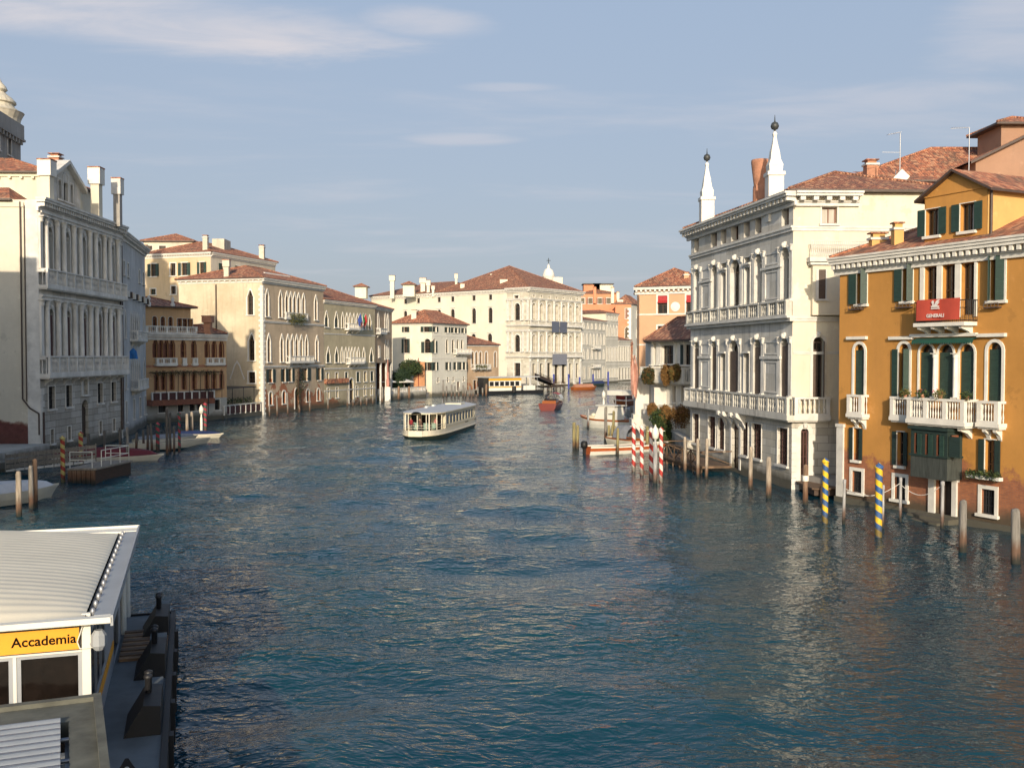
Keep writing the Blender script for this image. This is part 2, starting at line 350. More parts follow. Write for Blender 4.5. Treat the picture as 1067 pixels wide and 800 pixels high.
def wall(F, u0, u1, z0, z1, ops, mat, parent, name='wall', depth=0.32, mats=None):
    """wall sheet with real openings and reveals; ops = (uc, zb, w, h, kind)"""
    mb = MB()
    us = sorted({round(x, 4) for x in [u0, u1] + [q for o in ops for q in (o[0] - o[2]/2, o[0] + o[2]/2) if u0 < q < u1]})
    zs = sorted({round(x, 4) for x in [z0, z1] + [q for o in ops for q in (o[1], o[1] + o[3]) if z0 < q < z1]})
    # bigger cells merge poorly but stay few
    for i in range(len(us) - 1):
        uc = (us[i] + us[i+1]) / 2; run = None
        for j in range(len(zs) - 1):
            zc_ = (zs[j] + zs[j+1]) / 2
            hole = any(abs(uc - o[0]) < o[2]/2 and o[1] < zc_ < o[1] + o[3] for o in ops)
            if hole:
                if run is not None: mb.poly([F.p(us[i], run), F.p(us[i+1], run), F.p(us[i+1], zs[j]), F.p(us[i], zs[j])]); run = None
            elif run is None: run = zs[j]
        if run is not None: mb.poly([F.p(us[i], run), F.p(us[i+1], run), F.p(us[i+1], z1), F.p(us[i], z1)])
    for uc, zb, w, h, kind in [o[:5] for o in ops]:
        ol = outline(kind, w, h)
        if kind != 'rect':
            a = ol[2:]; ap = len(a) // 2
            for q in range(ap): mb.poly([F.p(uc + w/2, zb + h), F.p(uc + a[q+1][0], zb + a[q+1][1]), F.p(uc + a[q][0], zb + a[q][1])])
            for q in range(ap, len(a) - 1): mb.poly([F.p(uc - w/2, zb + h), F.p(uc + a[q+1][0], zb + a[q+1][1]), F.p(uc + a[q][0], zb + a[q][1])])
        for q in range(len(ol)):
            a, b = ol[q], ol[(q + 1) % len(ol)]
            mb.poly([F.p(uc + a[0], zb + a[1]), F.p(uc + b[0], zb + b[1]), F.p(uc + b[0], zb + b[1], -depth), F.p(uc + a[0], zb + a[1], -depth)], 0)
    return mb.build(name, mats or [mat], parent)
def ring(mb, F, uc, zb, kind, w, h, t, d0, d1, m=0, sill=True):
    """moulded surround: band of width t round an opening, standing from d0 to d1"""
    a = outline(kind, w, h); b = outline(kind, w + 2*t, h + t * (1.0 if kind != 'gothic' else 1.35))
    n = len(a); rng = range(n) if kind == 'rect' and sill else range(1, n)
    if kind == 'rect': b = [(-w/2 - t, -t if sill else 0), (w/2 + t, -t if sill else 0), (w/2 + t, h + t), (-w/2 - t, h + t)]
    P = lambda q, d: F.p(uc + q[0], zb + q[1], d)
    for i in rng:
        j = (i + 1) % n
        mb.poly([P(a[i], d1), P(a[j], d1), P(b[j], d1), P(b[i], d1)], m); mb.poly([P(b[i], d0), P(b[j], d0), P(b[j], d1), P(b[i], d1)], m)
        mb.poly([P(a[i], d0), P(a[j], d0), P(a[j], d1), P(a[i], d1)], m)
def window(F, o, parent, trim='trim', t=0.14, glass='glass', sash='sash', bars=(1, 2), depth=0.32, shutters=None, smat='shutter_green', sill=True, proud=0.06, key=False, hood=False, shw=.5, curtain=None, simple=False, lv=0):
    uc, zb, w, h, kind = o[:5]
    mb = MB(); d = -depth + 0.06
    a = outline(kind, w, h); b = outline(kind, w - 0.16, h - 0.14); k = (0.0, 0.07)
    P = lambda q, dd, s=0.0: F.p(uc + q[0], zb + q[1] + s, dd)
    if not simple:
        for i in range(len(a)):
            j = (i + 1) % len(a); mb.poly([P(a[i], d), P(a[j], d), P(b[j], d, .07), P(b[i], d, .07)], 0)
        hs = h if kind == 'rect' else h - w * (0.5 if kind == 'arch' else 0.95)
        for i in range(bars[0]):
            x = -w/2 + w * (i + 1) / (bars[0] + 1); F.box(mb, uc + x - .03, uc + x + .03, zb + .05, zb + hs, d - .02, d + .03, 0)
        if kind != 'rect': F.box(mb, uc - w/2 + .04, uc + w/2 - .04, zb + hs - .05, zb + hs + .05, d - .02, d + .035, 0)
        for i in range(bars[1]):
            zz = hs * (i + 1) / (bars[1] + 1); F.box(mb, uc - w/2 + .06, uc + w/2 - .06, zb + zz - .02, zb + zz + .02, d - .02, d + .02, 0)
    if t:
        ring(mb, F, uc, zb, kind, w, h, t, -0.02, proud, 1)
        if sill: F.box(mb, uc - w/2 - t - .08, uc + w/2 + t + .08, zb - .16, zb - .004, -0.02, proud + .12, 1)
        if key and kind != 'rect':
            F.box(mb, uc - .13, uc + .13, zb + h - .04, zb + h + .36, 0.0, .18, 1)
            mb.lathe(F.p(uc, zb + h + .08, .18), [(.02, -.14), (.11, -.07), (.14, .06), (.11, .18), (.03, .24)], 7, 1)
        if hood: F.box(mb, uc - w/2 - .3, uc + w/2 + .3, zb + h + t + .12, zb + h + t + .26, 0, .28, 1)
    wn = mb.build('window', [sash, trim], parent) if mb.f else None
    ps = MB(); ps.poly([P(q, d - .045) for q in a]); ps.build('pane', [glass], wn or parent)
    if curtain:
        c = MB(); x0, x1 = curtain; F.box(c, uc + w*x0, uc + w*x1, zb + .06, zb + (h - .08 if kind == 'rect' else h - w*.5), d - .04, d - .01); c.build('curtain', ['curtain'], wn)
    if shutters:
        hs = h if kind == 'rect' else h - w * .45
        for sgn in (-1, 1):
            st = shutters if isinstance(shutters, str) else shutters[0 if sgn < 0 else 1]
            if st is None: continue
            s = MB()
            if st == 'open': x0 = uc + sgn * (w/2 + t * .35); x1 = x0 + sgn * w * shw; F.box(s, min(x0, x1), max(x0, x1), zb + .02, zb + hs, proud + .012, proud + .07)
            elif st == 'shut': x0 = uc; x1 = uc + sgn * (w/2 - .01); F.box(s, min(x0, x1), max(x0, x1), zb + .01, zb + hs, -.14, -.09)
            else:
                ang = R(st); x0 = uc + sgn * w/2; ax = F.ux * (-sgn * math.cos(ang)) + F.n * math.sin(ang)
                s.pbox(F.p(x0, zb + .02, .02), ax * (w * .5), (F.ux * math.sin(ang) * sgn + F.n * math.cos(ang)) * .05, Vector((0, 0, hs)))
            s.build('shutter', [smat], wn)
    return wn
def balustrade(mb, F, u0, u1, z, h, d, post=1.6, m=0, sp=0.3, th=0.16, solid=False):
    """stone balustrade standing on level z, centre line at distance d"""
    F.box(mb, u0, u1, z + h - .13, z + h, d - th*.75, d + th*.75, m); F.box(mb, u0, u1, z, z + .12, d - th*.7, d + th*.7, m)
    n = max(1, round((u1 - u0) / post)); s = (u1 - u0) / n
    for i in range(n + 1):
        x = min(max(u0 + i * s, u0 + .13), u1 - .13); F.box(mb, x - .13, x + .13, z + .12, z + h - .13, d - th*.62, d + th*.62, m)
    if solid: F.box(mb, u0 + .1, u1 - .1, z + .12, z + h - .13, d - .04, d + .04, m); return
    for i in range(n):
        a = u0 + i * s + .2; b = u0 + (i+1) * s - .2; k = max(1, int((b - a) / sp))
        for j in range(k):
            x = a + (j + .5) * (b - a) / k
            k2 = min(1, sp/.3); mb.lathe(F.p(x, z + .12, d), [(.05*k2, 0), (.085*k2, (h-.25)*.28), (.035*k2, (h-.25)*.52), (.08*k2, (h-.25)*.78), (.05*k2, h - .25)], 5, m)
def side_rails(mb, F, u, z, h, d0, d1, m=0, sp=.3):
    mb.pbox(F.p(u - .09, z + h - .13, d0), F.ux * .18, F.n * (d1 - d0), Vector((0, 0, .13)), m)
    k = max(1, int((d1 - d0) / sp)); k2 = sp/.3
    for j in range(k):
        mb.lathe(F.p(u, z, d0 + (j + .5) * (d1 - d0) / k), [(.05*k2, 0), (.08*k2, h*.25), (.035*k2, h*.5), (.075*k2, h*.7), (.05*k2, h-.12)], 5, m)
def balcony(F, u0, u1, z, proj, parent, h=1.0, mat='trim', brackets=None, post=1.6, slab=.22, solid=False, sides=True, sp=.3):
    mb = MB(); F.box(mb, u0 - .06, u1 + .06, z - slab, z, 0.0, proj + .12); F.box(mb, u0, u1, z - slab - .1, z - slab + .002, 0.0, proj)
    for i in range(brackets or 0):
        x = u0 + (u1 - u0) * (i + .5) / brackets
        pr = [(0, -.02), (proj * .9, -.02), (proj * .85, -.16), (proj * .35, -.32), (0, -.62)]
        pts = [F.p(x - .11, z - slab - .1 + b, a) for a, b in pr]; mb.extrude(pts, F.ux * .22)
    b = mb.build('balcony', [mat], parent)
    rb = MB(); balustrade(rb, F, u0, u1, z, h, proj, post, solid=solid, sp=sp)
    if sides:
        for x in (u0 + .08, u1 - .08): side_rails(rb, F, x, z, h, .02, proj - .1, sp=sp)
    rb.build('balustrade', [mat], b)
    return b
def cornice(F, u0, u1, z, h, proj, parent, mat='trim', dent=.55, dw=.24, name='cornice'):
    mb = MB()
    F.box(mb, u0, u1, z, z + h*.28, 0, proj*.25); F.box(mb, u0 - proj*.0, u1, z + h*.28, z + h*.36, 0, proj*.4)
    n = max(2, int((u1 - u0) / dent))
    for i in range(n):
        x = u0 + (u1 - u0) * (i + .5) / n; F.box(mb, x - dw/2, x + dw/2, z + h*.362, z + h*.66, 0, proj*.82)
    F.box(mb, u0 - .02, u1 + .02, z + h*.66, z + h*.84, 0, proj*.95); F.box(mb, u0 - .05, u1 + .05, z + h*.84, z + h, 0, proj*1.08)
    return mb.build(name, [mat], parent)
def band(F, u0, u1, z, h, proj, parent, mat='trim', name='string_course'):
    mb = MB(); F.box(mb, u0, u1, z, z + h*.6, 0, proj*.6); F.box(mb, u0, u1, z + h*.6, z + h, 0, proj); return mb.build(name, [mat], parent)
def column(F, u, z0, z1, r, parent, mat='trim', d=.15, pilaster=False, name='column'):
    mb = MB(); h = z1 - z0; F.box(mb, u - r*1.35, u + r*1.35, z0, z0 + h*.05, 0, d + r*1.35); 
    if pilaster: F.box(mb, u - r, u + r, z0 + h*.05, z1 - h*.1, 0, d)
    else: mb.lathe(F.p(u, z0 + h*.05, d), [(r*1.15, 0), (r, h*.03), (r, h*.3), (r*.84, h*.84)], 10, 0)
    mb.lathe(F.p(u, z1 - h*.11, d if not pilaster else d*.4), [(r*.9, 0), (r*1.2, h*.03), (r*1.0, h*.05), (r*1.45, h*.095)], 8, 0)
    F.box(mb, u - r*1.5, u + r*1.5, z1 - h*.016, z1, 0, d + r*1.4)
    return mb.build(name, [mat], parent)
def hip(pts, z, rise, parent, over=.5, k=1.0, mat='tiles', fascia='gutter', name='roof', th=.16, axis=None, ridge_shift=0):
    c = sum((Vector((p[0], p[1], 0)) for p in pts), Vector()) / 4
    Q = [Vector((p[0], p[1], 0)) for p in pts]
    out = []
    for i in range(4):
        e1 = (Q[i] - Q[i-1]).normalized(); e2 = (Q[i] - Q[(i+1) % 4]).normalized(); out.append(Q[i] + (e1 + e2) * over)
    A, B, C, D = out
    lab = (B - A).length + (C - D).length; lbc = (C - B).length + (D - A).length
    ax = axis if axis is not None else (0 if lab >= lbc else 1)
    if ax == 1: A, B, C, D = B, C, D, A; lab, lbc = lbc, lab
    m1 = (A + D) / 2; m2 = (B + C) / 2; dr = (m2 - m1); ins = min(.5, (lbc / 4) * k / max(dr.length, .01))
    r1 = m1 + dr * ins; r2 = m2 - dr * ins
    Z = lambda v, zz: Vector((v.x, v.y, zz))
    mb = MB(); zt = z + th
    a, b, c_, d = [Z(v, zt) for v in (A, B, C, D)]; e, f = Z(r1, zt + rise), Z(r2, zt + rise)
    mb.poly([a, b, f, e]); mb.poly([c_, d, e, f]); mb.poly([b, c_, f], 0 if k > 0.05 else 2); mb.poly([d, a, e], 0 if k > 0.05 else 2)
    lo = [Z(v, z) for v in (A, B, C, D)]; mb.poly(lo[::-1], 1)
    up = [a, b, c_, d]
    for i in range(4): mb.poly([lo[i], lo[(i+1) % 4], up[(i+1) % 4], up[i]], 1)
    for p_, q_ in ((e, f), (a, e), (d, e), (b, f), (c_, f)):
        if (p_ - q_).length > .3: mb.tube(p_ + Vector((0, 0, .03)), q_ + Vector((0, 0, .03)), .11, .11, 6, 0)
    return mb.build(name, [mat, fascia, 'gable'], parent)
def chimney(c, z0, z1, w, parent, mat='terracotta', cap='pot', top='trim', d=None):
    mb = MB(); d = d or w; x, y = c[0], c[1]
    mb.box(x - w/2, x + w/2, y - d/2, y + d/2, z0, z1, 0)
    if cap == 'pot': mb.box(x - w*.62, x + w*.62, y - d*.62, y + d*.62, z1, z1 + .14, 1); mb.box(x - w*.4, x + w*.4, y - d*.4, y + d*.4, z1 + .14, z1 + .38, 0); mb.box(x - w*.6, x + w*.6, y - d*.6, y + d*.6, z1 + .38, z1 + .46, 2)
    elif cap == 'box': 
        h = z1 - z0; mb.box(x - w*.72, x + w*.72, y - d*.72, y + d*.72, z1 - min(1.6, h*.33), z1 + .02, 1); mb.box(x - w*.76, x + w*.76, y - d*.76, y + d*.76, z1 + .02, z1 + .14, 2)
    elif cap == 'bell': mb.lathe((x, y, z1), [(w*.62, -1.3), (w*.62, -.25), (w*.54, -.1), (w*.56, .1), (w*.78, 1.7), (w*.76, 1.9), (w*.6, 1.9), (w*.5, 1.5)], 14, 0)
    return mb.build('chimney', [mat, top, 'tiles'], parent)
def rowz(F, px, pt, pb):
    u, zt = F.uz(px, pt); _, zb = F.uz(px, pb); return zb, zt - zb
def cols(F, spans, row, kind): return [((F.u(a) + F.u(b)) / 2, row[0], abs(F.u(b) - F.u(a)), row[1], kind) for a, b in spans]
def ufix(ops, w): return [(o[0], o[1], w, o[3], o[4]) for o in ops]
def shell(pts, z0, z1, parent, mat, edges=(1, 2, 3), name='rear_wall', cap=True):
    mb = MB(); n = len(pts)
    for i in edges:
        a, b = pts[i], pts[(i+1) % n]; mb.poly([(a[0], a[1], z0), (b[0], b[1], z0), (b[0], b[1], z1), (a[0], a[1], z1)])
    if cap: mb.poly([(p[0], p[1], z1 - .03) for p in pts])
    return mb.build(name, [mat], parent)
def quad_pts(P0, P1, depth, back=None):
    P0 = Vector((P0[0], P0[1], 0)); P1 = Vector((P1[0], P1[1], 0)); F = Fr(P0, P1)
    b = -F.n * depth if back is None else Vector((back[0], back[1], 0)).normalized() * depth
    return [P0, P1, P1 + b, P0 + b]
def quoins(F, u, z0, z1, side, parent, mat='trim', w=.55, h=.42):
    mb = MB(); z = z0; i = 0
    while z < z1 - h:
        ww = w if i % 2 else w * .62; F.box(mb, u if side > 0 else u - ww, u + ww if side > 0 else u, z + .01, z + h - .01, -.01, .05); z += h; i += 1
    return mb.build('quoins', [mat], parent)
def drainpipe(F, pts, parent, r=.07, mat='gutter'):
    mb = MB(); mb.path([F.p(u, z, .12) for u, z in pts], r, 6); return mb.build('drainpipe', [mat], parent)
def foliage(mb, c, rad, n, leaf=.12, m=0, mats=2, seed=1, hang=0):
    rn = random.Random(seed)
    for i in range(n):
        while True:
            q = Vector((rn.uniform(-1, 1), rn.uniform(-1, 1), rn.uniform(-1, 1)))
            if .25 < q.length < 1: break
        q = q * (1 + .28 * mnoise.noise(q * 2.3 + Vector((seed, 0, 0))))
        p = Vector(c) + Vector((q.x * rad[0], q.y * rad[1], q.z * rad[2])); 
        if hang: p.z -= hang * rn.random() ** 2
        a = Vector((rn.gauss(0, 1), rn.gauss(0, 1), rn.gauss(0, 1))).normalized(); b = a.orthogonal().normalized(); s_ = leaf * rn.uniform(.6, 1.4)
        mb.poly([p - a*s_, p + b*s_*.55, p + a*s_, p - b*s_*.55], rn.randrange(mats) if mats > 1 else m)
# ---------------------------------------------------------------- more materials
tile_mat('tiles'); tile_mat('tiles_brown', (0.40, 0.16, 0.09), (0.24, 0.10, 0.065), (0.15, 0.10, 0.07)); tile_mat('tiles_bright', (0.42, 0.145, 0.07), (0.30, 0.10, 0.055))
wall_mat('gable', (0.5, 0.42, 0.3), tide=False)
wall_mat('ochre', (0.51, 0.245, 0.058), vary=0.16, stain=0.30, brick=3.4, brick_thr=0.0, bamp=5.0, c2=(0.44, 0.21, 0.045), seed=1, stainc=(0.28, 0.14, 0.05))
wall_mat('ochre_light', (0.62, 0.37, 0.13), vary=0.1, stain=0.12, tide=False, seed=2)
wall_mat('istrian_ashlar', (0.64, 0.615, 0.55), vary=0.2, stain=0.55, blocks=(1.5, 0.52, 0.45), seed=3)
wall_mat('istrian_smooth', (0.66, 0.645, 0.60), vary=0.2, stain=0.8, blocks=(3.2, 1.3, 0.86), seed=4, tide=False)
wall_mat('cream_render', (0.68, 0.62, 0.49), vary=0.12, stain=0.2, seed=5, tide=False)
wall_mat('peach', (0.60, 0.36, 0.21), vary=0.1, stain=0.15, seed=6)
wall_mat('brown_render', (0.34, 0.20, 0.13), vary=0.15, stain=0.2, seed=7, tide=False)
wall_mat('house_white', (0.72, 0.69, 0.61), vary=0.16, stain=0.25, seed=8)
wall_mat('grey_stone', (0.76, 0.72, 0.65), vary=0.2, stain=0.55, blocks=(2.6, 1.1, 0.8), seed=9, tide=False)
wall_mat('grey_rustic', (0.58, 0.54, 0.47), vary=0.25, stain=0.6, blocks=(2.2, 0.62, 0.16), seed=10)
wall_mat('cream_wall_left', (0.66, 0.60, 0.48), vary=0.12, stain=0.15, brick=3.3, brick_thr=0.0, bamp=2.0, brickc=(.17, .055, .045), seed=11)
wall_mat('gothic_grey', (0.53, 0.53, 0.52), vary=0.25, stain=0.7, seed=12)
wall_mat('brown_ochre', (0.55, 0.345, 0.18), vary=0.15, stain=0.35, seed=13)
wall_mat('grey_plinth', (0.46, 0.45, 0.41), vary=0.25, stain=0.5, seed=14)
wall_mat('sand_render', (0.58, 0.43, 0.25), vary=0.16, stain=0.35, c2=(0.62, 0.50, 0.34), seed=15, tide=False)
wall_mat('pale_render', (0.62, 0.57, 0.46), vary=0.2, stain=0.45, seed=16)
wall_mat('gothic_tan', (0.50, 0.39, 0.27), vary=0.22, stain=0.35, brick=3.6, brick_thr=0.2, bamp=14, seed=17)
wall_mat('greenish_tan', (0.45, 0.39, 0.26), vary=0.2, stain=0.4, brick=1.0, brick_thr=-.2, seed=18)
wall_mat('pale_brick', (0.52, 0.37, 0.24), vary=0.25, stain=0.3, brick=3, brick_thr=0.0, bamp=16, seed=19); wall_mat('orange_brick', (0.52, 0.25, 0.12), vary=.25, stain=.3, seed=29); wall_mat('mottled_cream', (0.62, 0.53, 0.38), vary=0.28, stain=0.35, c2=(0.50, 0.41, 0.27), seed=31)
wall_mat('brick_wall', (0.42, 0.28, 0.18), vary=0.2, stain=0.3, brick=30, brick_thr=1, seed=19)
wall_mat('cream_far', (0.72, 0.67, 0.53), vary=0.1, stain=0.16, seed=20)
wall_mat('white_far', (0.66, 0.63, 0.54), vary=0.12, stain=0.25, seed=21)
wall_mat('stone_far', (0.66, 0.62, 0.52), vary=0.14, stain=0.35, blocks=(2.0, .8, .7), seed=22)
wall_mat('greywhite_far', (0.50, 0.48, 0.42), vary=0.16, stain=0.4, seed=23)
wall_mat('salmon', (0.62, 0.26, 0.14), vary=0.12, stain=0.15, seed=24, tide=False)
wall_mat('dirty_stone', (0.36, 0.34, 0.31), vary=0.25, stain=0.6, seed=25, tide=False)
flat('leaf_dark', (0.022, 0.045, 0.015), 0.7, var=0.4, bmp=0); flat('leaf_mid', (0.06, 0.085, 0.02), 0.7, var=0.4, bmp=0)
flat('leaf_olive', (0.13, 0.11, 0.03), 0.7, var=0.4, bmp=0); flat('leaf_rust', (0.24, 0.125, 0.035), 0.8, var=0.4, bmp=0); flat('leaf_rust_dark', (0.14, 0.075, 0.02), 0.8, var=0.4, bmp=0)
flat('petal', (0.45, 0.06, 0.08), 0.7, bmp=0)
flat('banner_red', (0.50, 0.07, 0.04), 0.8, var=0.12, sc=1.5); flat('banner_white', (0.75, 0.70, 0.66), 0.8, var=0.1)
flat('awning_green', (0.012, 0.075, 0.052), 0.8, var=0.2)
flat('plain_red', (0.40, 0.03, 0.03), 0.6); flat('gold', (0.5, 0.3, 0.08), 0.5)
flat('paving', (0.30, 0.28, 0.25), 0.9, var=0.25, sc=0.8, coords=geopos)

# ---------------------------------------------------------------- water
def make_water():
    m, t, p = newmat('canal_water'); pos = geopos(t)
    n0 = noise_(t, mapping(t, pos, scale=(.035, .05, 1)), 1.0, 3)
    p.inputs['Roughness'].default_value = 0.02; p.inputs['IOR'].default_value = 1.333
    t.links.new(mixrgb(t, mapr(t, n0, .35, .65), (0.002, 0.036, 0.062), (0.004, 0.054, 0.070)), p.inputs['Base Color'])
    p.inputs['Specular IOR Level'].default_value = 0.42
    a = noise_(t, mapping(t, pos, scale=(0.75, 1.25, 1), rot=(0, 0, R(12))), 1.0, 3, 0.55, 0.6)
    b = noise_(t, mapping(t, pos, scale=(1.8, 2.9, 1), rot=(0, 0, R(-18))), 1.0, 2, 0.5, 0.6)
    c = noise_(t, mapping(t, pos, scale=(6, 8, 1)), 1.0, 3, 0.6)
    calm = mapr(t, noise_(t, mapping(t, pos, scale=(.045, .07, 1), loc=(3, 7, 0)), 1.0, 3), .38, .62, .55, 1.15)
    h = M_(t, 'ADD', M_(t, 'MULTIPLY', a, 0.17), M_(t, 'ADD', M_(t, 'MULTIPLY', b, 0.135), M_(t, 'MULTIPLY', c, 0.010)))
    sx_ = t.nodes.new('ShaderNodeSeparateXYZ'); t.links.new(pos, sx_.inputs[0]); calm = M_(t, 'MULTIPLY', calm, mapr(t, sx_.outputs[0], -6, 12, 1.1, 0.55))
    h = M_(t, 'MULTIPLY', h, calm)
    bm = N(t, 'ShaderNodeBump', i_Strength=1.0, i_Distance=1.0); t.links.new(h, bm.inputs['Height']); t.links.new(bm.outputs[0], p.inputs['Normal'])
    xs = np.concatenate([[-2500, -900, -300, -120], np.arange(-60, 50, 0.42), [120, 300, 900, 2500]])
    ys = [-600, -200, -60, -10, 4.]; 
    while ys[-1] < 420: ys.append(ys[-1] + max(0.36, (ys[-1]) * 0.0075))
    ys = np.array(ys + [700, 1500, 3500]); X, Y = np.meshgrid(xs, ys)
    rs = np.random.RandomState(3); Z = np.zeros_like(X)
    for i in range(46):
        lam = 1.5 * (1.09 ** i) if i < 26 else 1.6 + rs.rand() * 7
        ang = math.radians(-72 + rs.randn() * 48); k = 2 * math.pi / lam
        amp = 0.0042 * lam ** 0.75 * (0.5 + rs.rand())
        fade = np.clip((lam / 2.6 - np.maximum(0.42, Y * .0075)) / 0.3, 0, 1)
        ph = k * (X * math.cos(ang) + Y * math.sin(ang)) + rs.rand() * 6.28 + 0.7 * np.sin(X * .11 + i) + 0.7 * np.cos(Y * .09 + 2 * i)
        Z += amp * fade * np.sin(ph)
    edge = np.clip((62 - np.abs(X + 5)) / 6, 0, 1) * np.clip((430 - Y) / 60, 0, 1) * np.clip((Y - 2) / 5, 0, 1)
    for (wx, wy, hx, hy, am, sp_) in ((-10.2, 104.5, .18, .98, .075, .33), (5.2, 158, .25, .97, .06, .33)):
        s_ = -((X - wx) * hx + (Y - wy) * hy); l_ = np.abs((X - wx) * hy - (Y - wy) * hx); on = np.clip(s_ / 1.5, 0, 1) * np.exp(-np.maximum(s_, 0) / 26)
        for q_ in (0, 1.9, 3.6): Z += am * on * np.exp(-((l_ - (1.2 + sp_ * s_) + q_) / .75) ** 2) * (1, .7, .5)[(0, 1.9, 3.6).index(q_)]
        Z += .045 * on * np.exp(-(l_ / 1.9) ** 2) * np.sin(X * 3.1 + 2 * np.sin(Y * 1.7)) * np.cos(Y * 1.9)
    Z = Z * edge * np.clip(1.1 - (X + 4) / 28, .55, 1.15)
    ny, nx = X.shape; vs = np.stack([X.ravel(), Y.ravel(), Z.ravel()], 1)
    idx = np.arange(nx * ny).reshape(ny, nx); q = np.stack([idx[:-1, :-1], idx[:-1, 1:], idx[1:, 1:], idx[1:, :-1]], -1).reshape(-1, 4)
    me = bpy.data.meshes.new('canal_water'); me.vertices.add(len(vs)); me.vertices.foreach_set('co', vs.ravel())
    me.loops.add(q.size); me.loops.foreach_set('vertex_index', q.ravel().astype(np.int32)); me.polygons.add(len(q))
    me.polygons.foreach_set('loop_start', np.arange(0, q.size, 4, dtype=np.int32)); me.polygons.foreach_set('loop_total', np.full(len(q), 4, np.int32))
    me.polygons.foreach_set('use_smooth', np.ones(len(q), bool)); me.update(calc_edges=True); me.materials.append(m)
    o = bpy.data.objects.new('water', me); COL.objects.link(o); o['kind'] = 'structure'
make_water()
def land(name, pts, zt=0.95):
    mb = MB(); mb.extrude([(x, y, -2.5) for x, y in pts], (0, 0, zt + 2.5)); o = mb.build(name, ['paving']); o['kind'] = 'structure'
land('ground', [(-29.9, -80), (-29.9, 48), (-38.6, 52), (-42, 87), (-42.8, 106), (-47.3, 125), (-49.2, 130.5), (-41, 140), (-39, 151), (-33.3, 170), (-27.2, 189), (-27, 195), (-20, 213.5), (-18.3, 218.6), (-11, 231), (-3.8, 242), (-1, 262), (4.4, 286), (21.3, 307), (30.6, 326), (40.5, 341), (62, 384), (130, 440), (130, 900), (-900, 900), (-900, -80)])
land('ground', [(36, -80), (35, 20), (28.9, 43), (21.4, 61.6), (19.5, 66.6), (16.3, 86), (16.0, 110), (17.3, 130), (17.6, 152), (78, 330), (160, 390), (900, 390), (900, -80)])

# ================================================================ RIGHT BANK
# ---- orange-ochre house (nearest on the right)
P0 = wat(873, 521); Pp = wat(1067, 556); dr = (Pp - P0).normalized(); P1 = P0 + dr * 21
P0.z = P1.z = 0
ob = thing('ochre_house', 'ochre yellow canal house with dark green shutters, white balconies and brick showing at the waterline', 'house', P0)
F = Fr(P0, P1); zc = zat(271, P0.y); 
zc0 = zc - 1.05
r1 = rowz(F, 1038, 267, 314); r1s = rowz(F, 1038, 267, 313)
o1 = cols(F, [(892.5, 903), (940, 950.5)], (r1s[0] + .25, r1s[1] - .2), 'rect') + cols(F, [(963, 976), (981.5, 995), (1001, 1015)], (rowz(F, 988, 276, 329)), 'rect') + cols(F, [(1031, 1045.5)], r1s, 'rect')
r2 = rowz(F, 1037, 356.5, 418); r2t = rowz(F, 987, 358.5, 416)
o2 = cols(F, [(890.5, 901), (937, 947.5)], r2, 'arch') + cols(F, [(958.5, 973.4), (978, 993.7), (1000.4, 1015.5)], r2t, 'arch') + cols(F, [(1029.7, 1044.3)], r2, 'arch')
r3 = rowz(F, 1033, 458, 497)
o3 = cols(F, [(890.5, 897), (936, 943.5), (1028, 1039)], r3, 'rect')
r4 = rowz(F, 1032, 510, 536)
o4 = cols(F, [(889.5, 899.5), (934, 945.5), (1025, 1039)], r4, 'rect')
u_e = F.u(1067); ex = [u_e + 2.6, u_e + 5.6]
o1 += [(x, r1s[0], o1[-1][2], r1s[1], 'rect') for x in ex]; o2 += [(x, r2[0], o2[-1][2], r2[1], 'arch') for x in ex]
o3 += [(x, r3[0], o3[-1][2], r3[1], 'rect') for x in ex]; o4 += [(x, r4[0], o4[-1][2], r4[1], 'rect') for x in ex]
door = cols(F, [(977, 995)], (0.15, rowz(F, 986, 500, 545)[1] + rowz(F, 986, 500, 545)[0] - .15), 'rect')
wall(F, 0, 21, -1.2, zc, o1 + o2 + o3 + o4 + door, 'ochre', ob)
pts = quad_pts(P0, P1, 11); shell(pts, -1.2, zc, ob, 'ochre_light', (1, 2, 3))
for i, o in enumerate(o1):
    if 2 <= i <= 4: window(F, o, ob, trim='trim_white', t=.0, glass='glass', sash='sash', bars=(1, 1), curtain=(.3, .45) if i != 3 else (.55, .75))
    elif i == 5: window(F, o, ob, trim='trim_white', t=.13, sash='sash', shutters=(62, 28), smat='shutter_green', bars=(1, 1))
    else: window(F, o, ob, trim='trim_white', t=.05, sash='sash', shutters=('open', 60) if i < 2 else 'shut', shw=.72, curtain=(.45, .92) if i < 2 else None, bars=(1, 1))
for i, o in enumerate(o2):
    if i == 1: window(F, o, ob, trim='trim_white', t=.17, sash='sash', shutters=('open', 70), curtain=(.05, .3))
    else: window(F, o, ob, trim='trim_white', t=.17 if i not in (2, 3, 4) else .12, sash='shutter_dark', shutters='shut', sill=False)
for i, o in enumerate(o3): window(F, o, ob, trim='trim_white', t=.05, shutters='open', smat='shutter_dark', curtain=(.0, .28))
for o in o4:
    wn = window(F, o, ob, trim='trim_white', t=.2, sash='iron', bars=(4, 2), depth=.2)
c = MB()
for i in (0, 1):   # white piers between the three upper lights
    a, b = o1[2 + i], o1[3 + i]; F.box(c, a[0] + a[2]/2 + .01, b[0] - b[2]/2 - .01, a[1] - .1, a[1] + a[3] + .15, 0, .1)
F.box(c, o1[2][0] - o1[2][2]/2 - .28, o1[2][0] - o1[2][2]/2 - .01, o1[2][1] - .1, o1[2][1] + o1[2][3] + .15, 0, .1)
F.box(c, o1[4][0] + o1[4][2]/2 + .01, o1[4][0] + o1[4][2]/2 + .16, o1[4][1] - .1, o1[4][1] + o1[4][3] + .15, 0, .1)
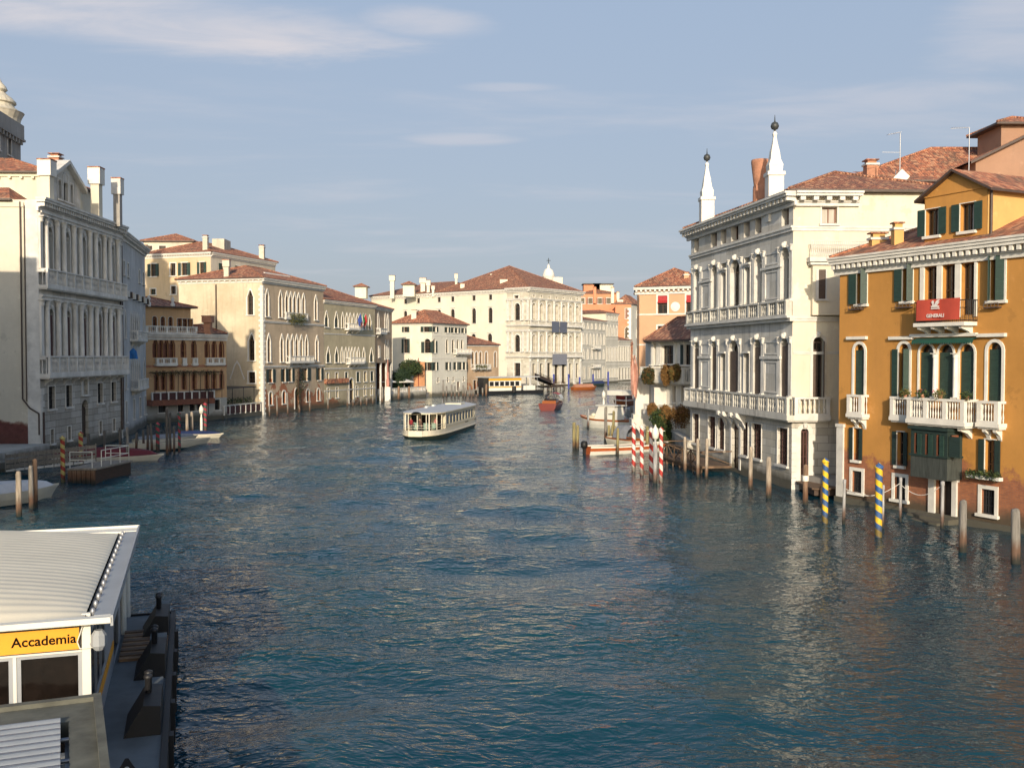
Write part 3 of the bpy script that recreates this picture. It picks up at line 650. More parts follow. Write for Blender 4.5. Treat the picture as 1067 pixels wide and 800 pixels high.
c.build('pier', ['trim_white'], ob)
for i in (0, 1):
    a, b = o2[2 + i], o2[3 + i]; column(F, (a[0] + a[2]/2 + b[0] - b[2]/2) / 2, a[1], a[1] + a[3] - a[2]/2, .13, ob, 'trim_white', d=.10)
# hoods over the arched windows
for px0, px1, py in ((884, 904, 352), (928, 952, 352), (950, 1019, 349), (1020, 1049, 349)):
    h = MB(); zz = F.uz((px0 + px1)/2, py)[1]; F.box(h, F.u(px0), F.u(px1), zz - .1, zz + .08, 0, .22); h.build('hood_mould', ['trim_white'], ob)
cornice(F, -.35, 21, zc0 + .1, .95, .62, ob, 'trim_white', dent=.42, dw=.2)
h = MB(); F.box(h, -.4, 21.1, zc0 + 1.052, zc0 + 1.17, .5, .74); h.build('gutter', ['trim_grey'], ob)
# upper balcony: stone slab on consoles, iron rail, red banner
za = F.uz(985, 336.5)[1]; ua, ub = F.ud(951.5, 336, 1.0), F.ud(1004.5, 336, 1.0)
bb = MB(); F.box(bb, ua, ub, za - .2, za, 0, 1.0)
for i in range(4):
    x = ua + .25 + (ub - ua - .6) * i / 3; pr = [(0, 0), (.9, 0), (.85, -.14), (.3, -.3), (0, -.55)]
    bb.extrude([F.p(x - .09, za - .2 + b_, a_) for a_, b_ in pr], F.ux * .18)
bal = bb.build('balcony', ['trim_white'], ob)
rl = MB(); zr = za + 1.15
for (x0, x1, d0, d1) in ((ua, ub, .93, .93), (ua, ua, 0, .93), (ub, ub, 0, .93)):
    rl.tube(F.p(x0, zr, d0), F.p(x1, zr, d1), .03); rl.tube(F.p(x0, za + .08, d0), F.p(x1, za + .08, d1), .025)
    n = max(2, int(((x1 - x0) + (d1 - d0)) / .13))
    for i in range(n + 1): rl.tube(F.p(x0 + (x1-x0)*i/n, za, d0 + (d1-d0)*i/n), F.p(x0 + (x1-x0)*i/n, zr, d0 + (d1-d0)*i/n), .014, n=4)
rl.build('railing', ['iron'], bal)
bn = MB(); b0, b1 = F.ud(954.5, 330, 1.03), F.ud(1000, 330, 1.03); zb0, zb1 = za + .12, zr + .12
for i in range(16):
    f0, f1 = i/16, (i+1)/16; w0, w1 = .04 * math.sin(f0*9), .04 * math.sin(f1*9)
    bn.poly([F.p(b0 + (b1-b0)*f0, zb0, 1.03 + w0*1.3), F.p(b0 + (b1-b0)*f1, zb0, 1.03 + w1*1.3), F.p(b0 + (b1-b0)*f1, zb1, 1.0 + w1*.3), F.p(b0 + (b1-b0)*f0, zb1, 1.0 + w0*.3)], 0, True)
bann = bn.build('banner', ['banner_red']); bann.location = (0, 0, 0)
tag(bann, 'red cloth banner with a white winged lion and the word GENERALI on the upper balcony', 'banner')
def text_mesh(body, size, F, uc, z, d, mat, parent, extr=.004, bold=0.0, name='lettering', sx=1.0, off=None):
    cu = bpy.data.curves.new('lettering', 'FONT'); cu.body = body; cu.size = size; cu.align_x = 'CENTER'; cu.align_y = 'CENTER'; cu.extrude = extr; cu.offset = bold; cu.resolution_u = 3
    to = bpy.data.objects.new('tmp', cu); COL.objects.link(to); bpy.context.view_layer.update()
    me = bpy.data.meshes.new_from_object(to.evaluated_get(bpy.context.evaluated_depsgraph_get())); bpy.data.objects.remove(to)
    me.name = name; o0 = Vector(off) if off is not None else (OFF.get(parent.name, Vector()) if parent else Vector())
    for v in me.vertices: v.co = F.p(uc + v.co.x * sx, z + v.co.y, d + v.co.z) - o0
    me.materials.clear(); me.materials.append(MT[mat]); o = bpy.data.objects.new(name, me); COL.objects.link(o)
    if parent: o.parent = parent
    OFF[o.name] = o0; return o
um = (b0 + b1) / 2 - .1; zmid = (zb0 + zb1) / 2
em = MB(); S = .62
def epoly(pp, dd=1.088): em.poly([F.p(um + x * S, zmid + .12 + y * S, dd) for x, y in pp])
epoly([(-.42, .02), (.40, .02), (.44, .12), (.18, .16), (.30, .30), (.10, .26), (-.05, .34), (-.16, .24), (-.30, .30), (-.34, .16), (-.46, .14)])
epoly([(-.30, .26), (-.14, .32), (-.12, .52), (-.22, .62), (-.36, .58), (-.42, .46), (-.36, .38)], 1.09)
epoly([(-.02, .30), (.12, .26), (.30, .48), (.50, .66), (.30, .66), (.14, .60), (.02, .48)], 1.09); epoly([(.14, .24), (.30, .28), (.46, .48), (.40, .50), (.24, .40)], 1.092)
epoly([(-.46, -.14), (.46, -.14), (.46, -.04), (-.46, -.04)])
em.build('emblem', ['banner_white'], bann)
text_mesh('GENERALI', .26, F, um, zmid - .33, 1.088, 'banner_white', bann, bold=.006)
# piano nobile balconies
zq = F.uz(1030, 440)[1]; zl = F.uz(985, 438)[1]
balcony(F, F.ud(883.5, 420, .5), F.ud(899, 420, .5), zq, .5, ob, h=1.15, mat='trim_white', brackets=2, post=3, sp=.17)
balcony(F, F.ud(928.5, 420, .45), F.ud(946, 420, 1.0) - .05, zq, .45, ob, h=1.15, mat='trim_white', brackets=0, post=3, sp=.17)
balcony(F, F.ud(946, 420, 1.0), F.ud(1006, 420, 1.0), zq - .02, 1.0, ob, h=1.2, mat='trim_white', brackets=4, post=1.25, sp=.17)
balcony(F, F.ud(1019, 420, .5), F.ud(1041.5, 430, .5), zq, .5, ob, h=1.15, mat='trim_white', brackets=2, post=3, sp=.17)
for x in ex: balcony(F, x - .9, x + .9, zq, .5, ob, h=1.15, mat='trim_white', brackets=2, post=3, sp=.24)
# green awning over the triple light
aw = MB(); a0, a1 = F.ud(950, 355, .5), F.ud(1014, 355, .5); z1_ = F.uz(985, 352)[1]
n = 26
for i in range(n):
    x0 = a0 + (a1 - a0) * i / n; x1 = a0 + (a1 - a0) * (i + 1) / n; xm = (x0 + x1) / 2
    aw.poly([F.p(x0, z1_, .08), F.p(x1, z1_, .08), F.p(x1, z1_ - .12, .5), F.p(x0, z1_ - .12, .5)]); aw.poly([F.p(x0, z1_ - .12, .5), F.p(x1, z1_ - .12, .5), F.p(x1, z1_ - .26, .52), F.p(xm, z1_ - .36, .53), F.p(x0, z1_ - .26, .52)])
aw.build('awning', ['awning_green'], ob)
# timber bay window
v0, v1 = F.ud(949, 470, 1.15), F.ud(987, 470, 1.15); zb_, zt_ = F.uz(975, 496)[1], F.uz(975, 443.5)[1]; zm_ = F.uz(975, 474)[1]; pr = 1.15
bay = MB(); F.box(bay, v0, v1, zb_, zm_, 0, pr, 0); F.box(bay, v0 - .08, v1 + .08, zm_, zm_ + .1, 0, pr + .07, 1); F.box(bay, v0 - .12, v1 + .12, zt_ - .16, zt_, 0, pr + .14, 1)
F.box(bay, v0, v1, zt_ - .38, zt_ - .16, 0, pr, 1)
nb = 3
for i in range(nb + 1):
    x = v0 + (v1 - v0 - .2) * i / nb; F.box(bay, x, x + .2, zm_ + .1, zt_ - .38, pr - .2, pr, 1)
for x in (v0, v1 - .2): F.box(bay, x, x + .2, zm_ + .1, zt_ - .38, 0, .2, 1)
bayo = bay.build('bay_window', ['green_wood', 'shutter_dark'], ob)
g = MB(); F.box(g, v0 + .12, v1 - .12, zm_ + .1, zt_ - .3, .1, pr - .12); g.build('pane', ['glass'], bayo)
for i in range(nb):
    x = v0 + .2 + (v1 - v0 - .2) * i / nb; w_ = (v1 - v0 - .2) / nb - .2
    s = MB()
    for q in (0, .36): F.box(s, x + w_*q + .02, x + w_*q + .09, zm_ + .12, zt_ - .4, pr - .1, pr - .03)
    F.box(s, x + .02, x + w_*.45, zm_ + .1, zm_ + .17, pr - .1, pr - .03); s.build('sash', ['sash_red'], bayo)
    s = MB(); F.box(s, x + w_*.5, x + w_, zm_ + .1, zt_ - .4, pr + .01, pr + .06); s.build('shutter', ['shutter_green'], bayo)
s = MB(); F.box(s, v1 + .05, v1 + .75, zm_ + .12, zt_ - .42, pr - .1, pr - .05); s.build('shutter', ['shutter_dark'], bayo)
s = MB(); s.pbox(F.p(v1 + .012, zm_ + .12, .35), F.n * .5, F.ux * .03, Vector((0, 0, zt_ - zm_ - .5))); s.build('sash', ['sash_red'], bayo)
# water door
dd = door[0]; ds = MB(); F.box(ds, dd[0] - dd[2]/2, dd[0] + dd[2]/2, .1, dd[3] + .15, -.31, -.24)
for i in range(5): F.box(ds, dd[0] - dd[2]/2 + .1 + i*.33, dd[0] - dd[2]/2 + .14 + i*.33, .2, dd[3], -.24, -.2)
do = ds.build('door', ['warm_dark'], ob)
dj = MB()
for x0, x1 in ((dd[0] - dd[2]/2 - .42, dd[0] - dd[2]/2 - .003), (dd[0] + dd[2]/2 + .003, dd[0] + dd[2]/2 + .3)): F.box(dj, x0, x1, -.4, dd[3] + .12, -.02, .14)
F.box(dj, dd[0] - dd[2]/2 - .5, dd[0] + dd[2]/2 + .4, dd[3] + .123, dd[3] + .4, -.02, .18); dj.build('door_frame', ['trim'], ob)
st = MB(); F.box(st, F.u(960), F.u(1004), -1, .18, .02, 1.0); F.box(st, F.u(966), F.u(1000), -1, .02, 1.003, 1.6); st.build('water_steps', ['grey_plinth'], ob)
ft = MB(); F.box(ft, -.1, 21, -1.2, .28, 0, .22); ft.build('footing', ['grey_plinth'], ob)
ql = MB(); F.box(ql, -.05, .5, -.5, 4.6, .0, .12); F.box(ql, -.1, .58, 4.6, 4.8, .0, .18); ql.build('corner_pier', ['trim'], ob)
for px0, px1, py in ((887, 900, 322), (936, 951, 320), (1028, 1043, 320)):
    h = MB(); zz = F.uz((px0+px1)/2, py)[1]; F.box(h, F.u(px0), F.u(px1), zz - .06, zz + .02, 0, .3); 
    for k_ in range(5): x = F.u(px0) + (F.u(px1) - F.u(px0)) * k_/4; h.tube(F.p(x, zz, .28), F.p(x, zz + .2, .28), .02, n=4)
    h.tube(F.p(F.u(px0), zz + .2, .28), F.p(F.u(px1), zz + .2, .28), .02, n=4); h.build('flower_rack', ['gutter'], ob)
# roof: long tiled slope with raised dormer house
rf = hip([pts[0] - F.ux*.0, pts[1], pts[2], pts[3]], zc0 + 1.05, 2.4, ob, over=.45, k=.8, mat='tiles')
# dormer (altana room) with pediment
da, db = F.u(957), F.u(1022.5); zt1 = zat(205, P0.y - 7); D = Fr(F.p(da, 0, -.35), F.p(db, 0, -.35)); LD = D.L
zd0 = zc0 + .9; zE = D.uz(1022, 196)[1]; zR = D.uz(988, 180)[1]
dp = quad_pts(D.p(0, 0), D.p(LD, 0), 9)
ow = [((D.u(a) + D.u(b))/2, D.uz(b, q0)[1], D.u(b) - D.u(a), D.uz(b, q1)[1] - D.uz(b, q0)[1], 'rect') for a, b, q0, q1 in ((967, 973.5, 246.5, 221.5), (1003, 1010, 241.5, 215.5))]
wz = min(o[1] for o in ow) ; ow = [(o[0], wz + .06, 0.95, 1.5, 'rect') for o in ow]
dw_ = wall(D, 0, LD, zd0, zE, ow, 'ochre', ob, name='dormer_wall')
m_ = MB(); m_.poly([D.p(0, zE), D.p(LD, zE), D.p(LD/2, zR)]); D.box(m_, 0, LD, zE - .03, zE + .05, 0, .06); m_.build('gable', ['ochre'], ob)
for o in ow: window(D, o, ob, trim='trim_white', t=.04, shutters='open', curtain=(.1, .5), bars=(1, 0))
m_ = MB(); rt = Fr(dp[1], dp[2]); rt.box(m_, 0, rt.L, zd0 - 1.0, zE, -.05, 0); lf = Fr(dp[3], dp[0]); lf.box(m_, 0, lf.L, zd0 - 1, zE, -.05, 0); m_.build('dormer_wall', ['ochre_light'], ob)
# gable roof of the dormer
g = MB(); e = .45; bk = -F.n * 9.4; fr = F.n * .35
A = D.p(-e, zE - .12) + fr; B = D.p(LD/2, zR + .12) + fr; C = D.p(LD + e, zE - .12) + fr
for a, b in ((A, B), (B, C)):
    g.poly([a, b, b + bk, a + bk], 0); g.poly([a + Vector((0,0,-.14)), b + Vector((0,0,-.14)), b + bk + Vector((0,0,-.14)), a + bk + Vector((0,0,-.14))], 1)
    g.poly([a, b, b + Vector((0,0,-.14)), a + Vector((0,0,-.14))], 1)
g.poly([C, C + bk, C + bk + Vector((0,0,-.14)), C + Vector((0,0,-.14))], 1); g.poly([A, A + bk, A + bk + Vector((0,0,-.14)), A + Vector((0,0,-.14))], 1)
g.build('dormer_roof', ['tiles', 'gutter'], ob)
drainpipe(Fr(dp[1], dp[2]), [(.12, zd0 - .2), (.12, zE - .1)], ob)
q = F.p(F.u(922), 0, -.9); chimney(q, zc0 + 1.0, zat(240, q.y), .55, rf, 'ochre_light')
q = F.p(F.u(893), 0, -1.6); chimney(q, zc0 + 1.2, zat(252, q.y) + .1, .9, rf, 'ochre_light', d=.6)
# flower pots on the balcony rail
for i, px in enumerate((943, 961, 979.5, 1007)):
    u_ = F.u(px); dd_ = 1.0 if px > 950 else .45; u_ = F.ud(px, 412, dd_); zz = zq + 1.2 - (.02 if px > 950 else .05)
    pt = MB(); pt.lathe(F.p(u_, zz, dd_), [(.1, 0), (.15, .2)], 10, 0)
    lab = ['flower pot at the left end of the ochre house balcony, over the small side balustrade', 'flower pot with pink blooms second from the left on the long white balcony', 'bushy flower pot in the middle of the long white balcony', 'flower pot at the right end of the long white balcony rail'][i]
    th = thing('flower_pot', lab, 'flower pot', F.p(u_, zz, dd_), 'flower pots on the white balcony rail')
    pt.build('pot', ['terracotta'], th); fo = MB(); foliage(fo, F.p(u_, zz + .3, dd_), (.36, .3, .2), 130, .075, seed=i, hang=.25); fo.build('foliage', ['leaf_mid', 'leaf_dark' if i % 2 else 'leaf_olive'], th)
    if i in (1, 2): fl = MB(); foliage(fl, F.p(u_ - .1, zz + .38, dd_), (.3, .25, .15), 16, .05, mats=1, seed=i + 9); fl.build('blossoms', ['petal'], th)
u_ = F.u(1029); zz = r3[0] - .1
th = thing('window_box', 'window box of trailing green plants under the right lower shuttered window of the ochre house', 'window box', F.p(u_, zz, .25))
b_ = MB(); F.box(b_, u_ - .9, u_ + 1.1, zz - .02, zz + .16, .1, .42); b_.build('trough', ['trim'], th); fo = MB()
for k_ in range(5): foliage(fo, F.p(u_ - .75 + k_*.4, zz + .26, .3), (.3, .22, .22), 110, .07, seed=k_, hang=.2)
fo.build('foliage', ['leaf_mid', 'leaf_dark'], th)

# ---- white stone palace with two obelisks
A0 = at(719.5, 85.5); A1 = at(825.5, 66.0)
ob = thing('white_palace', 'white stone palace on the right bank with two obelisks on its roof', 'palace', A0)
F = Fr(A0, A1); zE = zat(201, 66.0); L = F.L
zc0 = zE - .9
ra = rowz(F, 817, 217.5, 235.5)
oa = cols(F, [(722.8, 727.6), (740, 746.2), (750.3, 756), (761, 768.5), (774.2, 780.2), (786, 792.4), (813.3, 820.8)], ra, 'rect')
rb = rowz(F, 818, 257.5, 313.2); k_ = .55
ob2 = cols(F, [(723.2, 728.6), (741, 747), (760.8, 770.8), (786, 793.8), (813.3, 822)], rb, 'arch') ; fl2 = cols(F, [(751, 756.4), (775.4, 781.4)], (rb[0], rb[1] * .78), 'rect')
ff2 = [(o[0], rb[0] + rb[1]*.82, o[2], rb[1] * .16, 'rect') for o in fl2]
rc = rowz(F, 818, 352, 413.5)
oc = cols(F, [(723.2, 728.8), (741.5, 747), (759.6, 769.8), (785.5, 793.4), (813.6, 822)], rc, 'arch'); fl1 = cols(F, [(751.4, 756.4), (775.6, 781.2)], (rc[0], rc[1] * .74), 'rect')
rd = rowz(F, 817, 446, 484.5)
od = cols(F, [(722.4, 729), (738.7, 746.3), (748.8, 755.6), (773, 780.2), (784.4, 794.2), (811.2, 821.8)], rd, 'rect')
dz = F.uz(767, 437)[1]; od_ = cols(F, [(763, 771)], (0.3, dz - .3), 'arch')
zl1 = F.uz(818, 433.5)[1]; zl2 = F.uz(818, 333.8)[1]
wall(F, 0, L, -1.2, zl1 - .2, od + od_, 'istrian_ashlar', ob, name='ground_floor_wall')
wall(F, 0, L, zl1 - .2, zE, oa + ob2 + fl2 + ff2 + oc + fl1, 'istrian_smooth', ob, depth=.5)
S0 = A1; S1 = A1 + Vector((12.5, .35, 0)); G = Fr(S0, S1)
sa = [((G.u(854) + G.u(871.5))/2, G.uz(860, 233)[1], G.u(871) - G.u(855), G.uz(860, 216)[1] - G.uz(860, 233)[1], 'rect')]
sc_ = cols(G, [(847, 858)], rowz(G, 852, 351, 416), 'arch'); sg = cols(G, [(835, 843)], (.5, G.uz(839, 446)[1] - .5), 'arch')
wall(G, 0, 12.5, -1.2, zl1 - .2, sg, 'istrian_ashlar', ob, name='ground_floor_wall')
wall(G, 0, 12.5, zl1 - .2, zE, sa + sc_, 'cream_render', ob)
shell([A0, A1, S1, A0 + Vector((13, 2, 0))], -1.2, zE, ob, 'cream_render', (2, 3))
for o in oa: window(F, o, ob, t=0, glass='glass_brown', sash='sash_red', bars=(1, 0), depth=.5)
for o in ob2: window(F, o, ob, t=.16, glass='glass', sash='sash_white' if o is not ob2[2] else 'sash', bars=(1, 1), depth=.5, sill=False, key=True)
for o in fl2 + ff2 + fl1: window(F, o, ob, t=.06, glass='glass', bars=(0, 1), depth=.5, sill=False, sash='sash')
for o in oc: window(F, o, ob, t=.16, glass='glass', sash='shutter_brown', bars=(1, 0), depth=.5, shutters='shut', smat='shutter_brown', sill=False, key=True)
for i, o in enumerate(od):
    w_ = window(F, o, ob, t=.08, glass='glass_brown', sash='grille_red', bars=(3, 5), depth=.22, sill=True)
for o in od_ + sg:
    w_ = window((F if o is od_[0] else G), o, ob, t=.3, glass='glass_brown', sash='grille_red', bars=(1, 3), depth=.3, sill=False, key=True)
window(G, sa[0], ob, t=.1, glass='curtain', sash='sash_red', bars=(1, 0)); window(G, sc_[0], ob, t=.2, glass='glass', sash='shutter_brown', smat='shutter_brown', bars=(1, 0), shutters=(None, 75), key=True, depth=.4, sill=False)
s = MB(); o = sc_[0]; G.box(s, o[0] - o[2]/2, o[0], o[1], o[1] + o[3]*.8, -.16, -.1); s.build('shutter', ['shutter_brown'], ob)
# pilasters / columns beside the openings
for ops, zz in ((ob2, rb), (oc, rc)):
    for i, o in enumerate(ops):
        for sg_ in (-1, 1): column(F, o[0] + sg_ * (o[2]/2 + .33), zz[0] - .1, zz[0] + zz[1] * 1.02, .13, ob, 'trim', d=.06, pilaster=True, name='pilaster')
for ops, zz in ((fl2, rb), (fl1, rc)):
    for o in ops:
        b_ = MB(); F.box(b_, o[0] - o[2]/2 - .1, o[0] + o[2]/2 + .1, zz[0] + zz[1]*.745 + (.0 if zz is rc else .3), zz[0] + zz[1]*.78 + (.0 if zz is rc else .3), .0, .2); b_.build('lintel', ['trim'], ob)
# sunk panels in the blank bays
for a, b in ((731, 739), (797, 810.5)):
    for zz, hh in ((rb[0], rb[1]), (rc[0], rc[1])):
        p_ = MB(); ua, ub = F.u(a), F.u(b)
        for z0_, z1_ in ((zz + .2, zz + hh*.60), (zz + hh*.72, zz + hh*.95)):
            for (x0, x1, y0, y1) in ((ua, ub, z0_, z0_ + .1), (ua, ub, z1_ - .1, z1_), (ua, ua + .1, z0_ + .1, z1_ - .1), (ub - .1, ub, z0_ + .1, z1_ - .1)): F.box(p_, x0, x1, y0, y1, 0, .06)
        F.box(p_, ua - .6, ub + .6, zz + hh*.64, zz + hh*.69, 0, .16); p_.build('panel_moulding', ['trim'], ob)
band(F, -.05, L + .1, rb[0] + rb[1] + .95, .35, .22, ob); band(G, 0, 12.5, rb[0] + rb[1] + .95, .3, .12, ob)
band(F, -.1, L + .3, zl2 - .1, .38, .55, ob); band(G, 0.05, 7, zl2 - .1, .3, .14, ob); band(G, 0.05, 7, rc[0] + rc[1]*.72, .18, .08, ob)
# upper balustrade panels and long continuous balcony
zu = zl2 + .28; hb = rb[0] - zu + .02
for a, b in ((0, 7.6), (7.7, 15.3), (15.4, L)):
    q = MB(); balustrade(q, F, a + .05, min(b, L - .05), zu, hb, .34, 1.7, th=.2, sp=.3); F.box(q, a + .05, min(b, L - .05), zu, zu + hb - .14, .02, .28); q.build('balustrade', ['trim_stained'], ob)
bal = balcony(F, 0, L + .5, zl1 + .15, .5, ob, h=rc[0] - zl1 - .1, mat='trim_stained', brackets=0, post=1.55, slab=.35, sides=False)
for px in (757, 762, 770, 776):
    x = F.u(px); mb = MB(); mb.extrude([F.p(x - .2, zl1 - .2 + b, a) for a, b in [(0, 0), (.8, 0), (.75, -.3), (.3, -.6), (0, -1.2)]], F.ux * .4); mb.build('console', ['trim'], ob)
balcony(G, 0.02, G.u(862.5), zl1 + .15, .45, ob, h=rc[0] - zl1 - .1, mat='trim', brackets=0, post=1.9, slab=.35)
cornice(F, -.6, L + .6, zc0, .92, .85, ob, 'trim', dent=.62, dw=.28); cornice(G, -.0, G.u(893), zc0, .92, .85, ob, 'trim', dent=.8, dw=.34)
quoins(G, 0, -.5, zl1 - .7, 1, ob, 'trim'); quoins(G, G.u(843.5), -.5, zl1 - .7, 1, ob, 'trim', .4)
# terrace wing on the side wall
wt = zat(268, 65.5); w0, w1 = G.u(844), G.u(915)
tb = MB(); G.box(tb, w0 - .3, w1, wt - .3, wt, 0, .75); G.box(tb, w0 - .2, w1, wt - .5, wt - .3, 0, .6); to = tb.build('terrace_ledge', ['trim'], ob)
wgw = MB(); G.box(wgw, w0, w1, zl2 + .3, wt - .5, .002, .42); wo_ = wgw.build('terrace_wing', ['cream_render'], ob)
s = MB(); wu = G.u(853.5); zz0, zz1 = G.uz(853, 312)[1], G.uz(853, 281.5)[1]; G.box(s, wu - .24, wu + .24, zz0, zz1, .42, .43, 0); G.box(s, wu - .42, wu + .42, zz0 - .12, zz0, .42, .56, 1); G.box(s, wu - .42, wu - .24, zz0, zz1, .42, .5, 1); G.box(s, wu + .24, wu + .32, zz0, zz1, .42, .5, 1)
s.build('window', ['shutter_brown', 'trim'], ob)
rl = MB(); n = 34
for i in range(n):
    x0 = w0 - .2 + (w1 - w0) * i / n; x1 = w0 - .2 + (w1 - w0) * (i + 1) / n
    rl.tube(G.p(x0, wt, .62), G.p(x1, wt + 1.05, .62), .026, n=4); rl.tube(G.p(x1, wt, .62), G.p(x0, wt + 1.05, .62), .026, n=4)
rl.tube(G.p(w0 - .2, wt + 1.05, .62), G.p(w1, wt + 1.05, .62), .03); rl.build('railing', ['trim'], ob)
# roofs
rp = [A0, A1, S1 + Vector((-1.5, 0, 0)), A0 + Vector((10.5, 2, 0))]
rf = hip(rp, zc0 + .92, 2.2, ob, over=.55, k=1, mat='tiles_brown')
# bell chimney + obelisks
q = at(791, 73.5); chimney(q, 18.5, zat(193.6, q.y), .88, rf, 'terracotta', 'bell')
for px, Y, pb, pk, pt_, lw in ((735.5, 83.0, 228, 206, 163, 1), (805.5, 70.0, 214, 180, 131, 1)):
    q = at(px, Y); z0_, zk, zt_ = zat(pb, Y) - 1.2, zat(pk, Y), zat(pt_ + 6, Y)
    o_ = MB(); o_.lathe(q, [(.76, z0_), (.76, zk - .3), (.88, zk - .25), (.88, zk), (.64, zk + .05), (.70, zk + .5), (.50, zk + .9), (.40, zk + 1.5), (.26, (zk + zt_)/2 + .5), (.14, zt_ - .4), (.2, zt_ - .2), (.08, zt_)], 4, 0, smooth=False)
    o_.m = [0] * len(o_.f); bo = o_.build('obelisk', ['trim_white'], ob)
    sp_ = MB(); sp_.lathe(q, [(.06, zt_), (.08, zt_ + .1), (.22, zt_ + .16), (.30, zt_ + .36), (.22, zt_ + .58), (.05, zt_ + .68), (.015, zt_ + 1.15)], 12, 0); sp_.build('finial', ['lead'], bo)
# big hipped roof behind (over the rear block) + rear cream block
RB = thing('rear_block', 'cream rear block with a big weathered tiled hip roof rising behind the white palace', 'building', at(893, 74))
q0, q1 = at(890, 73.5), at(975, 73.5); H_ = Fr(q0, q1); zR = zat(200, 73.5)
wall(H_, 0, H_.L, 0, zR, [((H_.u(933) + H_.u(941))/2, H_.uz(935, 233)[1], .55, 1.7, 'rect')], 'cream_render', RB); window(H_, ((H_.u(933) + H_.u(941))/2, H_.uz(935, 233)[1], .55, 1.7, 'rect'), RB, t=.06, sash='sash_red', bars=(0, 1))
mb = MB(); H_.box(mb, 0, H_.L, zR - .35, zR - .1, 0, .3)
for i in range(22): H_.box(mb, .2 + i*.3, .32 + i*.3, zR - .52, zR - .351, 0, .22)
mb.build('cornice', ['trim_stained'], RB)
rq = [at(832, 76), at(1250, 76), at(1250, 93), at(862, 93)]
zz_ = zat(206, 76); shell(rq, 1, zz_, RB, 'cream_render', (0, 1, 2, 3), name='wall')
rb_ = hip(rq, zz_ - .2, 5.6, RB, over=.4, k=1.0, mat='tiles')
m_ = MB(); a, b = at(895, 74.6), at(972, 74.6); z_ = zR - .1; m_.poly([(a.x, a.y - 1.2, z_), (b.x, a.y - 1.2, z_), (b.x, a.y + 3.4, z_ + 1.5), (a.x, a.y + 3.4, z_ + 1.5)]); m_.build('lean_to_roof', ['tiles'], RB)
# dormer in the big roof and rear chimney
m_ = MB(); d0, d1 = at(913, 78), at(968, 78); z0_ = zat(193, 78); m_.box(d0.x, d1.x, 77.6, 82, z0_ - .9, z0_ + .3, 0); dm = m_.build('dormer', ['brown_render'], RB)
m_ = MB(); m_.poly([(d0.x - .5, 77.0, z0_ + .25), (d1.x + .5, 77.0, z0_ + .25), (d1.x + .5, 82.5, z0_ + 1.9), (d0.x - .5, 82.5, z0_ + 1.9)], 0); m_.box(d0.x - .5, d1.x + .5, 76.95, 77.1, z0_ + .1, z0_ + .24, 1); m_.build('dormer_roof', ['tiles', 'gutter'], dm)
m_ = MB(); a, b = at(945, 77.5), at(957, 77.5); m_.box(a.x, b.x, 77.5, 77.58, z0_ - .8, z0_ + .1); m_.build('pane', ['glass'], dm)
q = at(905, 77); chimney(q, zat(205, 77), zat(173, 77), .85, rb_, 'terracotta')
# brown building, upper right corner
q0 = at(1012, 78); BB = thing('brown_house', 'brown rendered house with tiled roofs and a small roof lookout at the upper right edge', 'house', q0)
zt_ = zat(152, 78); bp = [at(1014, 78), at(1110, 78), at(1110, 92), at(1014, 92)]
m_ = MB(); b0_, b1_ = bp[0], bp[1]; zl_, zr_ = zat(168, 78), zat(118, 78)
m_.poly([(b0_.x, 78, 0), (b1_.x, 78, 0), (b1_.x, 78, zr_), (b0_.x, 78, zl_)]); m_.poly([(b0_.x, 78, 0), (b0_.x, 92, 0), (b0_.x, 92, zl_), (b0_.x, 78, zl_)]); m_.build('wall', ['brown_render'], BB)
m_ = MB(); m_.poly([(b0_.x - .6, 77.5, zl_ - .1), (b1_.x, 77.5, zr_), (b1_.x, 92.5, zr_), (b0_.x - .6, 92.5, zl_ - .1)], 0); m_.poly([(b0_.x - .6, 77.5, zl_ - .3), (b1_.x, 77.5, zr_ - .2), (b1_.x, 77.5, zr_), (b0_.x - .6, 77.5, zl_ - .1)], 1)
rr = m_.build('roof', ['tiles', 'gutter'], BB)
m_ = MB(); l0, l1 = at(1040, 79), at(1085, 79); z0_, z1_ = zat(158, 79), zat(131, 79); m_.box(l0.x, l1.x, 79, 83, z0_, z1_ + .05); lk = m_.build('lookout', ['brown_render'], BB)
hip([(l0.x, 79, 0), (l1.x, 79, 0), (l1.x, 83, 0), (l0.x, 83, 0)], z1_, .9, lk, over=.65, k=1, mat='tiles')
# antenna mast with dish
q = at(935.5, 71.5); T = thing('antenna_mast', 'lattice antenna mast with a white square dish above the cream rear block', 'antenna', (q.x, q.y, zat(232, 71.5)))
zb_, zt_ = zat(232, 71.5), zat(139, 71.5); m_ = MB(); m_.tube((q.x, q.y, zb_ - 1), (q.x, q.y, zt_), .04); 
for i in range(9):
    z_ = zb_ + i*.42; s_ = .22; 
    for dx in (-.3, .3): m_.tube((q.x + dx, q.y, z_), (q.x, q.y, z_ + .42), .035, n=5); m_.tube((q.x + dx, q.y, z_), (q.x + dx, q.y, z_ + .42), .035, n=5)
m_.tube((q.x, q.y, zat(159, 71.5)), (q.x - 1.3, q.y, zat(159, 71.5) + .02), .02, n=4); m_.tube((q.x - .9, q.y, zt_ - .1), (q.x + .1, q.y, zt_ + .1), .02, n=4)
for i in range(6): m_.tube((q.x - .9 + i*.17, q.y - .25, zt_ - .1 + i*.03), (q.x - .9 + i*.17, q.y + .25, zt_ - .1 + i*.03), .012, n=4)
